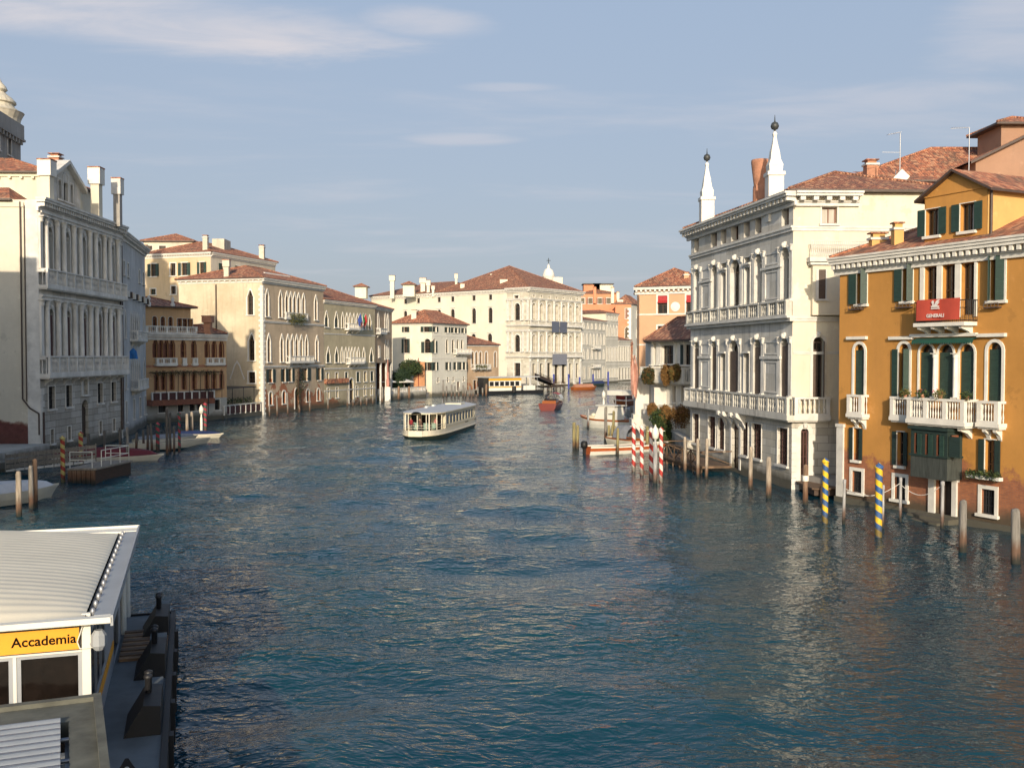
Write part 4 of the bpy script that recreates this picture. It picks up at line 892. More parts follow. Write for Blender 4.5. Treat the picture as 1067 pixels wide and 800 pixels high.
m_.build('mast', ['steel'], T); m_ = MB(); zc_ = zat(186, 71.5); m_.extrude([(q.x + .62, q.y - .3, zc_ + .1), (q.x + .05, q.y - .3, zc_ + .62), (q.x - .6, q.y - .3, zc_ - .05), (q.x - .02, q.y - .3, zc_ - .62)], (0, .1, 0)); m_.tube((q.x, q.y - .2, zc_), (q.x, q.y, zc_), .05); m_.build('dish', ['white_paint'], T)
q = at(1007, 66); T = thing('roof_aerial', 'thin television aerial standing on the tiled roof ridge behind the ochre dormer', 'aerial', (q.x, q.y, zat(173, 66)))
m_ = MB(); zt_ = zat(133, 66); m_.tube((q.x, q.y, zat(190, 66)), (q.x, q.y, zt_), .035); m_.tube((q.x, q.y, zt_), (q.x - 1.25, q.y, zt_ - .08), .02, n=4)
for i in range(7): m_.tube((q.x - .2 - i*.16, q.y - .22, zt_ - .02), (q.x - .2 - i*.16, q.y + .22, zt_ - .02), .012, n=4)
m_.build('aerial', ['steel'], T)

# ---- small white house with balconies and hanging plants, beside the palace
B0, B1 = at(678, 103), at(719.2, 86.6); B0.x = 14.7
hs = thing('balcony_house', 'small white house with brown tiled roof and plant-hung balconies left of the white palace', 'house', B0)
q0 = at(679, 101.5); q1 = at(762, 90.5); F = Fr(q0, q1); L = F.L; zE = zat(356, 101.5)
ops = [((F.u(a) + F.u(b))/2, F.uz((a+b)/2, pb)[1], F.u(b) - F.u(a), F.uz((a+b)/2, pt)[1] - F.uz((a+b)/2, pb)[1], k) for a, b, pt, pb, k in
       ((681.5, 684.5, 358, 381, 'rect'), (690, 702, 360, 379, 'rect'), (713, 719, 359, 380, 'rect'), (680, 686, 405, 421, 'rect'), (701, 704.5, 402, 419, 'rect'), (710, 714, 402, 419, 'rect'), (703.5, 706, 445, 458, 'rect'), (709.5, 712.5, 445, 460, 'rect'))]
wall(F, 0, L, -1.2, zE, ops, 'house_white', hs); shell([q0, q1, q1 + Vector((1, 12, 0)), q0 + Vector((1, 12, 0))], -1.2, zE, hs, 'house_white')
for i, o in enumerate(ops): window(F, o, hs, trim='trim_white', t=.08, bars=(1, 1) if o[2] > .8 else (0, 1), smat='shutter_dark', shutters='open' if i == 2 else None)
for px in (680, 685.5, 688, 703.5, 708.5, 712): column(F, F.u(px), zat(381, 100), zE, .17, hs, 'trim_white', d=.1, pilaster=True, name='pilaster')
hip([q0 + Vector((-.5, -.4, 0)), q1 + Vector((0, -.6, 0)), q1 + Vector((2, 9, 0)), q0 + Vector((1, 9, 0))], zE, 2.35, hs, over=.7, k=1, mat='tiles_brown')
balcony(F, F.u(676), F.u(688), zat(383, 101) - .8, 1.0, hs, h=.9, mat='house_white', solid=True); balcony(F, F.u(689), F.u(720), zat(383, 100) - 1.3, .8, hs, h=1.3, mat='house_white', solid=True)
balcony(F, F.u(679), F.u(691), zat(421, 100) - .8, .9, hs, h=.8, mat='trim', sp=.25); balcony(F, F.u(693), F.u(719), zat(421, 100) - 1.0, .7, hs, h=1.0, mat='house_white', solid=True)
wg = MB(); wg.box(q0.x - .05, q0.x + 1.2, 99.2, 101, -1, zat(383, 100) - 2); F.box(wg, F.u(700), F.u(722), -1, 3.4, .01, .8); wg.build('lower_wing', ['house_white'], hs)
gw = MB(); a, b = wat(691, 458), wat(716, 479); a.z = b.z = 0; GW = Fr(a, b); GW.box(gw, 0, GW.L, -1.2, 1.5, -.5, 0); GW.box(gw, -.1, GW.L, 1.502, 1.68, -.6, .1); g_ = gw.build('garden_wall', ['istrian_ashlar']); tag(g_, 'low pale stone quay wall below the hanging plants beside the white palace', 'wall')
plants = [('round clump of dark green and rust ivy on the left end of the upper balcony', 676, 391, 100.2, (.8, .7, .95), ('leaf_dark', 'leaf_rust_dark'), 0),
          ('long rust brown hanging plant on the upper balcony, left of its twin', 694, 388.5, 98.4, (.55, .5, .95), ('leaf_rust_dark', 'leaf_rust'), .4),
          ('golden rust hanging plant on the upper balcony, nearest the white palace', 703.5, 386.5, 97.8, (.6, .5, .8), ('leaf_rust', 'leaf_olive'), .3),
          ('rust brown hanging plant on the left lower balcony, above the white column foot', 680, 424.5, 99, (.6, .5, .6), ('leaf_rust_dark', 'leaf_rust'), .3),
          ('bushy golden brown plant in the middle of the lower balcony', 693.5, 429, 97.6, (.6, .5, .9), ('leaf_rust', 'leaf_rust_dark'), .3),
          ('widest rust plant spilling over the lower balcony beside the white palace', 709, 428, 96.2, (1.0, .5, .75), ('leaf_rust', 'leaf_rust_dark'), 1.0)]
for i, (lb, px, py, Y, rad, ms, hg) in enumerate(plants):
    q = F.p(F.ud(px, py, 1.25), F.uz(px, py)[1], 1.25); th = thing('hanging_plant', lb, 'plant', q, 'hanging plants on the small white house'); fo = MB(); foliage(fo, q, rad, 2000, .095, seed=i + 20, hang=hg); fo.build('foliage', list(ms), th)
    pt = MB(); pt.box(q.x - rad[0]*.5, q.x + rad[0]*.5, q.y - .15, q.y + .15, q.z - .15, q.z + .15); pt.build('trough', ['terracotta'], th)
q = at(697, 97); q.z = 1.0; th = thing('garden_shrub', 'dark green shrubs growing behind the low quay wall under the hanging plants', 'shrub', q); fo = MB()
for i, (px, py, r_) in enumerate(((687, 435, .9), (692, 445, 1.0), (698, 447, 1.0), (696, 455, .9), (689, 452, .8))): c_ = at(px, 97.4); c_.z = zat(py, 97.4); foliage(fo, c_, (r_, .7, r_), 1100, .11, seed=i)
fo.build('foliage', ['leaf_dark', 'leaf_mid'], th)
# tall white column-like pier at the quay corner
q = at(668.5, 104); T = thing('white_pier', 'tall white rendered pier with stepped foot left of the small white house', 'pier', q)
m_ = MB(); z0_ = zat(437, 104); zt_ = zat(395, 104); m_.box(q.x - .72, q.x + .78, 103.4, 104.8, z0_ + .6, zt_, 0); m_.box(q.x - .95, q.x + 1.0, 103.2, 105, z0_ + .1, z0_ + .602, 0); m_.box(q.x - 1.15, q.x + 1.2, 103, 105.2, -1, z0_ + .102, 0); m_.box(q.x - .9, q.x + .95, 103.25, 104.95, zt_ + .002, zt_ + .25, 0)
m_.build('shaft', ['house_white'], T)

# ---- peach building
C0, C1 = at(664.5, 131), at(745, 127); F = Fr(C0, C1); zE = zat(300, 131)
pb = thing('peach_house', 'peach coloured house with white string courses, red blinds and a round white plaque', 'house', C0)
wi = rowz(F, 690, 308, 327); w2 = rowz(F, 690, 339.5, 358)
ops = [(F.u(690.2), wi[0], 1.3, wi[1], 'rect'), (F.u(720), wi[0], 1.3, wi[1], 'rect'), (F.u(690.2), w2[0], 1.3, w2[1], 'rect'), (F.u(720), w2[0], 1.3, w2[1], 'rect')]
wall(F, 0, F.L, -1.2, zE, ops, 'peach', pb); shell(quad_pts(C0, C1, 16, (.12, 1)), -1.2, zE, pb, 'peach')
for i, o in enumerate(ops):
    w_ = window(F, o, pb, trim='trim_white', t=.2, bars=(1, 1), curtain=(.55, .8) if i > 1 else None)
    if i < 2: s = MB(); F.box(s, o[0] - o[2]/2, o[0] + o[2]/2, o[1] + o[3]*.72, o[1] + o[3], -.1, -.02); s.pbox(F.p(o[0] - o[2]/2, o[1] + o[3]*.72, -.05), F.ux * o[2], F.n * .3 + Vector((0, 0, -.3)), Vector((0, 0, .05))); s.build('blind', ['plain_red'], w_)
for py in (327.5, 359): band(F, 0, F.L, F.uz(680, py)[1] - .1, .18, .05, pb, 'trim_white')
cornice(F, -.4, F.L, zE - .9, .9, .6, pb, 'trim_white', dent=.62, dw=.22)
s = MB(); o = F.p(F.u(703.5), F.uz(703.5, 319.5)[1], .0); s.tube(o, o + F.n * .06, .62, n=24); s.tube(o + F.n*.06, o + F.n * .09, .45, .4, n=24); s.build('plaque', ['trim_white'], pb)
rf = hip(quad_pts(C0, C1, 15, (.12, 1)), zE, 2.7, pb, over=.5, mat='tiles'); q = at(714.5, 130.5); chimney(q, zE, zat(287, 130.5), .65, rf, 'peach')
drainpipe(F, [(.15, 1), (.15, zE - 1)], pb)
# ================================================================ LEFT BANK
def rows_grid(F, pxs, pt, pb, ref, kind, w):
    r = rowz(F, ref, pt, pb); return [(F.u(x), r[0], w, r[1], kind) for x in pxs]
# ---- stone palace, near left
A0, A1 = at(41.5, 87), at(126, 106.5); F = Fr(A0, A1); L = F.L; zE = zat(207, 87)
cp = thing('grey_stone_palace', 'grey stone palace on the left with arched windows and a gabled roof dormer', 'palace', A0)
zc0 = zE - 1.1
r2 = rowz(F, 82.5, 246, 291); r1 = rowz(F, 82.5, 325, 374); rg = rowz(F, 54, 402.5, 426); rs = rowz(F, 54, 447, 462)
us_ = [L * f for f in (.115, .305, .50, .695, .885)]
o2 = [(u, r2[0], 1.25, r2[1], 'arch') for u in us_]; o1 = [(u, r1[0], 1.3, r1[1], 'arch') for u in us_]
og = [(us_[i], rg[0], 1.35, rg[1], 'rect') for i in (0, 1, 3, 4)]; os_ = [(us_[i], rs[0], .7, rs[1], 'rect') for i in (0, 1, 3, 4)]
od = [(us_[2], .3, 1.6, 4.4, 'arch'), (us_[2], 5.2, 1.3, 2.2, 'arch')]
zl1 = F.uz(60, 390)[1]; zl2 = F.uz(60, 301)[1]
wall(F, 0, L, -1.2, zl1, og + os_ + od, 'grey_rustic', cp, name='rustic_base', depth=.45); wall(F, 0, L, zl1, zE - .1, o1 + o2, 'grey_stone', cp, depth=.6)
BL = 30; E = Fr(A0 + (-F.n) * BL, A0); wall(E, 0, BL, -1.2, zE - .1, [], 'cream_wall_left', cp, name='end_wall')
pts = quad_pts(A0, A1, BL); shell(pts, -1.2, zE - .1, cp, 'cream_render', (1, 2))
for o in o2: window(F, o, cp, trim='trim_grey', t=.2, glass='glass_blue', sash='iron', depth=.6, sill=False, key=True)
for o in o1: window(F, o, cp, trim='trim_grey', t=.2, glass='glass_blue', sash='grille_red', smat='grille_red', shutters='shut', depth=.6, sill=False, key=True, bars=(1, 0))
for o in og: window(F, o, cp, trim='trim_grey', t=.1, glass='glass_blue', sash='iron', bars=(3, 4), depth=.3)
for o in os_: window(F, o, cp, trim='trim_grey', t=.08, sash='iron', bars=(1, 2), depth=.3)
window(F, od[1], cp, trim='trim_grey', t=.25, glass='trim_grey', sash='trim_grey', bars=(0, 0)); s = MB(); F.box(s, od[0][0] - .78, od[0][0] + .78, .3, 3.9, -.4, -.3); s.build('door', ['dark_wood'], cp)
for (zz, hh) in ((r2[0], r2[1]), (r1[0], r1[1])):
    for i, u in enumerate(us_):
        for sg_ in (-1, 1): column(F, u + sg_ * 1.15, zz - .05, zz + hh + .75, .24, cp, 'trim_grey', d=.22)
    for u in (.25, L - .25): column(F, u, zz - .05, zz + hh + .75, .26, cp, 'trim_grey', d=.2, pilaster=True, name='pilaster')
    band(F, 0, L, zz + hh + .78, .4, .35, cp, 'trim_grey')
balcony(F, 0, L, zl1 + .1, .8, cp, h=r1[0] - zl1 + .2, mat='trim_grey', brackets=10, post=1.9, slab=.35, sides=True)
balcony(F, 0, L, zl2 + .1, .7, cp, h=r2[0] - zl2 + .2, mat='trim_grey', brackets=0, post=1.9, slab=.3)
cornice(F, -.4, L + .3, zc0, 1.2, .85, cp, 'trim_grey', dent=.5, dw=.2); quoins(F, 0, -.5, zl1 - .8, 1, cp, 'trim_grey', .7, .55)
q_ = MB(); E.box(q_, BL - 1.1, BL, -1, zE - .1, 0, .05); q_.build('corner_strip', ['trim'], cp)
cm = MB(); E.box(cm, 0, BL - 1.2, zE - .75, zE - .35, 0, .12); cm.build('string_course', ['cream_render'], cp)
drainpipe(E, [(BL - 1.5, zE - .3), (BL - 1.5, 5.2), (BL - .9, 4.4), (BL - .1, 3.9), (BL - .1, 2)], cp, .07); drainpipe(E, [(BL - 1.15, zE - .6), (BL - 1.15, 5.0)], cp, .05)
drainpipe(F, [(.35, 4.0), (.35, 1.2)], cp, .1); drainpipe(F, [(L - .2, zE - 1), (L - .2, 1)], cp, .1)
# low tiled roof over end, tall rear storey with its own roof
rlow = MB(); a, b = E.p(0, zE - .05, .5), E.p(BL - 2.2, zE - .05, .5); c_, d_ = E.p(BL - 4.0, zE + 1.5, -3.2), E.p(0, zE + 1.5, -3.2); rlow.poly([a, b, c_, d_]); 
rlow.poly([b, E.p(BL - 2.2, zE - .05, -6), c_]); E.box(rlow, 0, BL - 2.2, zE - .22, zE - .06, .0, .5, 1); rlow.build('lower_roof', ['tiles', 'gutter'], cp)
zh = zat(183, 96); hp0 = F.p(7.5, 0, -2.6); hp1 = F.p(L - .5, 0, -2.6); hp = quad_pts(hp0, hp1, 27); HE = Fr(hp[3], hp[0])
wall(HE, 0, HE.L, zE - .5, zh, [], 'cream_render', cp, name='upper_wall'); shell(hp, zE - .5, zh, cp, 'cream_render', (0, 1, 2), name='upper_wall')
mb = MB(); HE.box(mb, 0, HE.L, zh - .4, zh - .1, 0, .15)
for i in range(24): HE.box(mb, .5 + i*1.1, .75 + i*1.1, zh - .62, zh - .402, 0, .3)
mb.build('cornice', ['cream_render'], cp)
hf = hip(hp, zh - .1, 2.3, cp, over=.5, k=1, mat='tiles', axis=1)
s = MB(); ar = Fr(HE.p(13, 0, 3), HE.p(14, 0, 3)); 
for i in range(5): s.tube(HE.p(10 + i*2.6, zE + .5, 3.5), HE.p(10 + i*2.6, zE + 3.2, 3.5), .05, n=5)
s.tube(HE.p(10, zE + 3.2, 3.5), HE.p(20.6, zE + 3.2, 3.5), .04, n=5); s.tube(HE.p(10, zE + 2.2, 3.5), HE.p(20.6, zE + 2.2, 3.5), .04, n=5); s.build('terrace_rail', ['iron'], cp)
# gabled dormer on the canal front
g0, g1 = F.u(61.5), F.u(97.5); z0_, zs, zr = zE + .1, F.uz(97, 205)[1] , F.uz(80, 168)[1]
DW = Fr(F.p(g0, 0, -.9), F.p(g1, 0, -.9)); LD = DW.L; zs = z0_ + (zr - z0_) * .55
dops = [(LD*.5, z0_ + .9, 1.0, 2.7, 'arch'), (LD*.5 - 1.35, z0_ + .9, .7, 1.9, 'rect'), (LD*.5 + 1.35, z0_ + .9, .7, 1.9, 'rect')]
wall(DW, .6, LD - .6, z0_ - .3, zs, dops, 'grey_stone', cp, name='dormer_wall'); s = MB(); s.extrude([DW.p(.6, zs + .001), DW.p(LD - .6, zs + .001), DW.p(LD/2, zr - .4)], -DW.n * .3); s.build('gable', ['grey_stone'], cp)
for o in dops: window(DW, o, cp, trim='trim_grey', t=.12, glass='glass_blue', sash='iron')
s = MB(); bk = -DW.n * 1.5
for a, b in (((-.1, zs), (LD/2, zr)), ((LD/2, zr), (LD + .1, zs))):
    p_, q_ = DW.p(a[0], a[1], .5), DW.p(b[0], b[1], .5); s.poly([p_, q_, q_ + bk, p_ + bk], 0); d3 = Vector((0, 0, -.38)); s.poly([p_, q_, q_ + d3, p_ + d3], 1); s.poly([p_ + d3, q_ + d3, q_ + d3 - DW.n*.55, p_ + d3 - DW.n*.55], 1)
s.build('dormer_roof', ['trim', 'trim'], cp); s = MB(); DW.box(s, .6, .9, z0_ - .3, zs - .2, -1.2, -.33); DW.box(s, LD - .9, LD - .6, z0_ - .3, zs - .2, -1.2, -.33); DW.box(s, .901, LD - .901, z0_ - .3, zs, -1.2, -1.0)
DW.box(s, -.2, .58, z0_ - .3, z0_ + 1.6, -.3, .0); DW.box(s, LD - .58, LD + .2, z0_ - .3, z0_ + 1.6, -.3, .0); s.build('dormer_side', ['cream_render'], cp)
for px, Y, pt, w_, cpm, ct in ((51.5, 90.0, 168, .85, 'cream_render', 'box'), (102.5, 99.5, 176, .85, 'cream_render', 'box'), (124.5, 103.5, 187, .68, 'dirty_stone', 'box')):
    q = at(px, Y); chimney(q, zE - .3, zat(pt, Y), w_, cp, cpm, ct, top='trim_white' if cpm != 'dirty_stone' else 'trim')
q = at(61, 104); chimney(q, zh, zat(165, 104), 1.0, cp, 'terracotta', 'pot')
# ---- square stone tower with spiral-shaped dome, behind
T0 = at(25, 118); tw = thing('stone_tower', 'dark square stone tower carrying a pale stepped stone cupola at the left edge', 'tower', T0)
zt_ = zat(131, 118); zb_ = 0; s = MB(); x1 = T0.x; 
TF = Fr((-57.75, 109.5), (-58.85, 118)); TQ = quad_pts(TF.o, TF.p(TF.L, 0), 8)
tops = [(1.6, zat(163, 115), 1.0, 2.4, 'arch'), (5.0, zat(163, 115), 1.0, 2.4, 'arch')]
wall(TF, 0, TF.L, 0, zt_ - .2, tops, 'dirty_stone', tw); shell(TQ, 0, zt_ - .2, tw, 'dirty_stone')
for o in tops: window(TF, o, tw, trim='trim_grey', t=.15)
zp = zat(148, 118); s = MB(); TF.box(s, -.3, TF.L + .3, zp, zp + .25, 0, .5); TF.box(s, -.2, TF.L + .2, zp + .25, zt_, .1, .35)
for i in range(9): TF.box(s, .2 + i*.95, .5 + i*.95, zp - .5, zp - .002, 0, .45)
s.build('parapet', ['dirty_stone'], tw); RT = Fr(TQ[1], TQ[2]); s = MB(); RT.box(s, -.3, RT.L, zp, zt_, .05, .4); s.build('parapet', ['dirty_stone'], tw); LT = Fr(TQ[3], TQ[0]); s = MB(); LT.box(s, -.3, LT.L, zp, zt_, .05, .4); s.build('parapet', ['dirty_stone'], tw)
q = at(1.5, 119); yz = lambda py: zat(py, 119); pw = lambda px: (px) * 119 / 1020
prof = [(pw(20), yz(134)), (pw(21.5), yz(124)), (pw(24), yz(118.5)), (pw(25), yz(117)), (pw(21), yz(115.5)), (pw(16), yz(111.5)), (pw(15), yz(108.5)), (pw(17.5), yz(107.5)), (pw(17.2), yz(105.5)), (pw(14), yz(102)), (pw(10), yz(99)), (pw(7), yz(96)), (pw(9.5), yz(93.5)), (pw(8), yz(90)), (pw(4.5), yz(86)), (pw(2.5), yz(82)), (pw(1.2), yz(77)), (.05, yz(74))]
s = MB(); s.lathe(q, [(a, b) for a, b in prof], 24, 0, smooth=False); s.build('cupola', ['pale_render'], tw)
# ---- grey gothic front next to it
A0, A1 = at(126.3, 106.8), at(152, 126); F = Fr(A0, A1); L = F.L; zE = zat(240, 106.8)
gp = thing('pale_gothic_palace', 'narrow pale blue grey gothic front squeezed beyond the grey stone palace', 'palace', A0)
rr = [(zat(300, 112), 2.6, 'gothic', 2), (zat(345, 112), 3.2, 'gothic', 5), (zat(395, 112), 3.4, 'gothic', 4), (1.2, 2.6, 'rect', 4)]
ops = [(zat(268, 112), 0, 0)]; ops = []
for u in (2.5, 5.5, 14.5, 18): ops.append((u, zE - 4.6, 1.0, 1.5, 'rect'))
for u in (3, 7.2, 8.8, 10.4, 12, 13.6, 18): ops.append((u, zat(352, 112), .95, 3.0, 'gothic')); ops.append((u, zat(404, 112), .95, 3.3, 'gothic'))
for u in (3, 9, 14, 18.5): ops.append((u, 1.6, 1.1, 2.3, 'rect'))
wall(F, 0, L, -1.2, zE, ops, 'gothic_grey', gp); shell(quad_pts(A0, A1, 22), -1.2, zE, gp, 'cream_render')
for o in ops: window(F, o, gp, trim='trim_grey', t=.16, glass='glass_blue')
for i in range(8):
    x = 2.0 + i * 2.3; s = MB(); F.box(s, x, x + .7, zat(310, 110), zat(310, 110) + .7, 0, .6); s.build('stone_bracket', ['iron' if i % 2 else 'trim_grey'], gp)
for u0, u1 in ((6.5, 14.5),): 
    balcony(F, u0, u1, zat(352, 112) - .1, .8, gp, mat='trim_grey', brackets=3); balcony(F, u0, u1, zat(404, 112) - .1, .9, gp, mat='trim_grey', brackets=3)
band(F, 0, L, zat(300, 112) - 1, .3, .2, gp, 'trim_grey'); cornice(F, -.2, L + .3, zE - .9, .9, .65, gp, 'trim_grey', dent=.6)
hip(quad_pts(A0 - F.ux*.0, A1, 20), zE, 1.6, gp, over=.4, mat='tiles'); quoins(F, 0, -.5, zE - 1, 1, gp, 'trim_grey'); drainpipe(F, [(.5, zE - 1), (.5, 1)], gp)
# blue cloth on the balustrade
q = F.p(.4, zat(373, 105), .9); s = MB(); 
for i in range(6): s.poly([(q.x - .1 + i*.16, q.y + .25*math.sin(i), q.z - .1), (q.x + .06 + i*.16, q.y + .25*math.sin(i+1), q.z - .1), (q.x + .06 + i*.12, q.y, q.z + 1.1 - .1*abs(i - 2)), (q.x - .1 + i*.12, q.y, q.z + 1.1 - .12*abs(i-3))])
flat('blue_cloth', (0.02, 0.14, 0.42), 0.8); tag(s.build('blue_cloth', ['blue_cloth']), 'bright blue cloth bundle lying on the right end of the grey palace balustrade', 'cloth')

# ---- brown ochre low palace with terraces
A0, A1 = at(152, 130), at(236, 139.8); F = Fr(A0, A1); L = F.L; zE = zat(347, 130)
lp = thing('brown_ochre_palace', 'low brown ochre palace with red framed gothic windows and a roof terrace', 'palace', A0)
ra_ = rowz(F, 190, 353.5, 372.5); rb_ = rowz(F, 190, 386, 406)
cx_ = (162, 173.5, 179.5, 191, 202, 215.8, 223.2, 230.7)
ops = [(F.u(x), ra_[0], .62, ra_[1], 'gothic') for x in cx_] + [(F.u(168), ra_[0], .5, ra_[1], 'gothic')]; ops += [(F.u(x), rb_[0], .6, rb_[1], 'gothic') for x in (163, 170, 179, 191.5, 202, 215.5, 223, 230.7)]
og = [(F.u(x), .9 + .5, w, 1.45, 'rect') for x, w in ((168.5, 1.2), (187.5, .9), (199.8, .9), (207.5, .8), (226, .9))]
zpl = zat(416, 133)
wall(F, 0, L, -1.2, zpl, og, 'grey_plinth', lp, name='base_wall'); wall(F, 0, L, zpl, zE, ops, 'brown_ochre', lp); pts = quad_pts(A0, A1, 16); shell(pts, -1.2, zE, lp, 'brown_ochre')
for i, o in enumerate(ops): window(F, o, lp, trim='sash_red' if i < 9 else 'terracotta', t=.12, glass='glass_brown', sash='sash_red', bars=(1, 1), sill=False)
for o in og: window(F, o, lp, t=.06, sash='iron', bars=(2, 1))
zz = ra_[0] - .1
for a, b in ((160.5, 182), (189, 193), (199.5, 204.5), (213.5, 233)): balcony(F, F.u(a), F.u(b), zz - .75, .35 if a != 160.5 else .6, lp, h=.8, mat='trim_white', brackets=0, post=.9, sp=.25)
band(F, 0, L, zat(382.5, 134), .3, .08, lp, 'terracotta'); band(F, 0, L, zE - .9, .3, .3, lp, 'trim_grey'); band(F, 0, L, zE - .5, .5, .5, lp, 'trim_grey')
zb_ = zat(416.5, 131); u0, u1 = .05, F.u(218); mb = MB(); F.box(mb, u0, u1, zb_ - .75, zb_, 0, 1.3, 0); F.box(mb, u0, u1, zb_, zb_ + .95, 1.16, 1.22, 1); F.box(mb, u0, u1, zb_ + .95, zb_ + 1.07, 1.05, 1.32, 2)
for i in range(9): x = u0 + (u1 - u0 - .18) * i / 8; F.box(mb, x, x + .18, zb_, zb_ + .95, 1.06, 1.3, 2)
flat('brick_red_trim', (0.22, 0.085, 0.05), .85, var=.3, coords=geopos); mb.build('long_balcony', ['brick_red_trim', 'grille_red', 'trim'], lp)
# roof terrace, attic and roofs
zt_ = zE + .05; mb = MB(); balustrade(mb, F, .1, F.u(206), zt_, .95, -.1, 1.5, sp=.26); mb.build('balustrade', ['trim_white'], lp)
AF = Fr(F.p(0, 0, -1.6), F.p(F.u(206), 0, -1.6)); za = zat(320, 133); aops = [(AF.u(x), zt_ + .4, .7, 1.9, 'arch') for x in (161.5, 170, 178)] + [(AF.u(x), zt_ + .4, .8, 1.7, 'rect') for x in (187.5, 193, 198.5)]
wall(AF, 0, AF.L, zt_ - .1, za, aops, 'brown_ochre', lp, name='attic_wall'); ap = quad_pts(AF.o, AF.p(AF.L, 0), 9); shell(ap, zt_ - .1, za, lp, 'brown_ochre', name='attic_wall')
for o in aops: window(AF, o, lp, t=.05, sash='sash_red', glass='glass_brown', sill=False)
rf = hip(ap, za, 1.4, lp, over=.7, mat='tiles'); hip([F.p(F.u(207), 0, -.3), F.p(L - .1, 0, -.3), pts[2] + F.n*2, F.p(F.u(207), 0, -12)], zE + .02, 1.2, lp, over=.3, mat='tiles')
for px in (155.5, 180.5): q = at(px, 131.5 + (px - 155)*.12); s = MB(); s.lathe((q.x, q.y, za), [(.28, 0), (.3, .5), (.14, .7), (.26, 1.1), (.05, 1.5)], 8); s.build('roof_urn', ['trim_grey'], lp)
q = at(217, 137.5); chimney(q, zE, zat(330, 137.5), .95, lp, 'terracotta', 'box', top='terracotta')
# ---- pergola creepers
m_ = MB(); F.box(m_, .3, F.u(226), zat(389, 133), zat(389, 133) + .06, .1, 1.6); th = thing('pergola', 'thin pergola with sparse creepers across the brown ochre palace front', 'pergola', F.p(5, zb_, 1))
s = MB(); 
for i in range(7): x = .4 + i * (F.u(226) - .6)/6; s.tube(F.p(x, zb_, 1.4), F.p(x, zat(388, 133), 1.5), .04, n=5); s.tube(F.p(x, zat(388, 133), 0), F.p(x, zat(388, 133), 1.7), .04, n=5)
for d in (.4, 1.0, 1.6): s.tube(F.p(.3, zat(388, 133) + .05, d), F.p(F.u(226), zat(388, 133) + .05, d), .035, n=5)
s.build('frame', ['dark_wood'], th); fo = MB(); 
for i in range(8): foliage(fo, F.p(1.0 + i*1.3, zat(388, 133) + .1, .9), (.9, .7, .28), 110, .075, seed=i, hang=.5)
fo.build('creeper', ['leaf_dark', 'leaf_olive'], th)

# ---- tall sand coloured building behind
A0, A1 = at(220.5, 165), at(287.5, 184); F = Fr(A0, A1); L = F.L; zE = zat(263, 165)
D0 = at(150, 169.5); G = Fr(D0, A0)
sb = thing('sand_building', 'tall sand coloured building with green shutters and white chimneys rising behind the brown ochre palace', 'building', A0)
def gw(pxa, pxb, pt, pb, kind='rect'): z0_, hh = rowz(G, (pxa+pxb)/2, pt, pb); return ((G.u(pxa)+G.u(pxb))/2, z0_, G.u(pxb) - G.u(pxa), hh, kind)
go = [gw(158, 163.5, 275, 288), gw(178.5, 184, 274, 287.5), gw(190, 196, 273.5, 287), gw(209, 213.5, 273, 286.5), gw(157.5, 163, 301, 307), gw(179, 184, 298, 306.5), gw(190.5, 196, 297.5, 306.5), gw(207.5, 212.5, 304, 329, 'gothic')]
z1_, h1 = go[0][1], go[0][3]; go = [(o[0], z1_ if i < 4 else o[1], o[2], h1 if i < 4 else o[3], o[4]) for i, o in enumerate(go)]
wall(G, 0, G.L, -1, zE, go, 'sand_render', sb, name='end_wall')
for i, o in enumerate(go): window(G, o, sb, trim='trim_white', t=.16, shutters='open' if i in (0, 2, 3) else None, bars=(1, 1), glass='shutter_green' if i == 4 else 'glass')
fops = [(3.2, z1_, 1.0, h1, 'rect'), (8, z1_, 1.0, h1, 'rect'), (13, z1_, 1, h1, 'rect')]
wall(F, 0, L, -1, zE, fops, 'pale_render', sb); shell([D0, A0, A1, D0 + Vector((6, 20, 0))], -1, zE, sb, 'pale_render', (2, 3))
for o in fops: window(F, o, sb, trim='trim_white', t=.12, shutters='open')
cornice(G, -.2, G.L + .3, zE - .7, .75, .45, sb, 'trim_white', dent=.5, dw=.16); cornice(F, 0, L, zE - .7, .75, .45, sb, 'trim_white', dent=.5, dw=.16)
rf = hip([D0, A0, A1, D0 + Vector((6, 19, 0))], zE, 2.6, sb, over=.45, mat='tiles')
for px, Y, pt, pb, w_ in ((215.3, 166.5, 248, 262, .8), (273.8, 181, 258, 269, .9), (152.5, 170, 258, 266, .7)): q = at(px, Y); chimney(q, zE - .3, zat(pt, Y), w_, rf, 'pale_render', 'pot')
# its taller rear part
ut = thing('upper_storey', 'low tiled top storey with small windows behind the ridge of the tall sand coloured building', 'building', at(175, 178)); a, b = at(151, 173.5), at(178, 173.5); K = Fr(a, b); zz = zat(252, 173.5)
ko = [(K.u(157), zz - 1.5, 1.0, .8, 'rect'), (K.u(170.5), zz - 1.5, 1.2, .8, 'rect')]; wall(K, 0, K.L + 4, zE, zz, ko, 'pale_render', ut); hip(quad_pts(a, b + Vector((4, 0, 0)), 9), zz, 1.7, ut, over=.5, mat='tiles')
for o in ko: window(K, o, ut, trim='trim_white', t=.1)
a, b = at(222, 174), at(238, 176); s = MB(); s.box(a.x, b.x, 174, 178, zE + .6, zat(249.5, 175)); s.build('dormer', ['pale_render'], sb); 

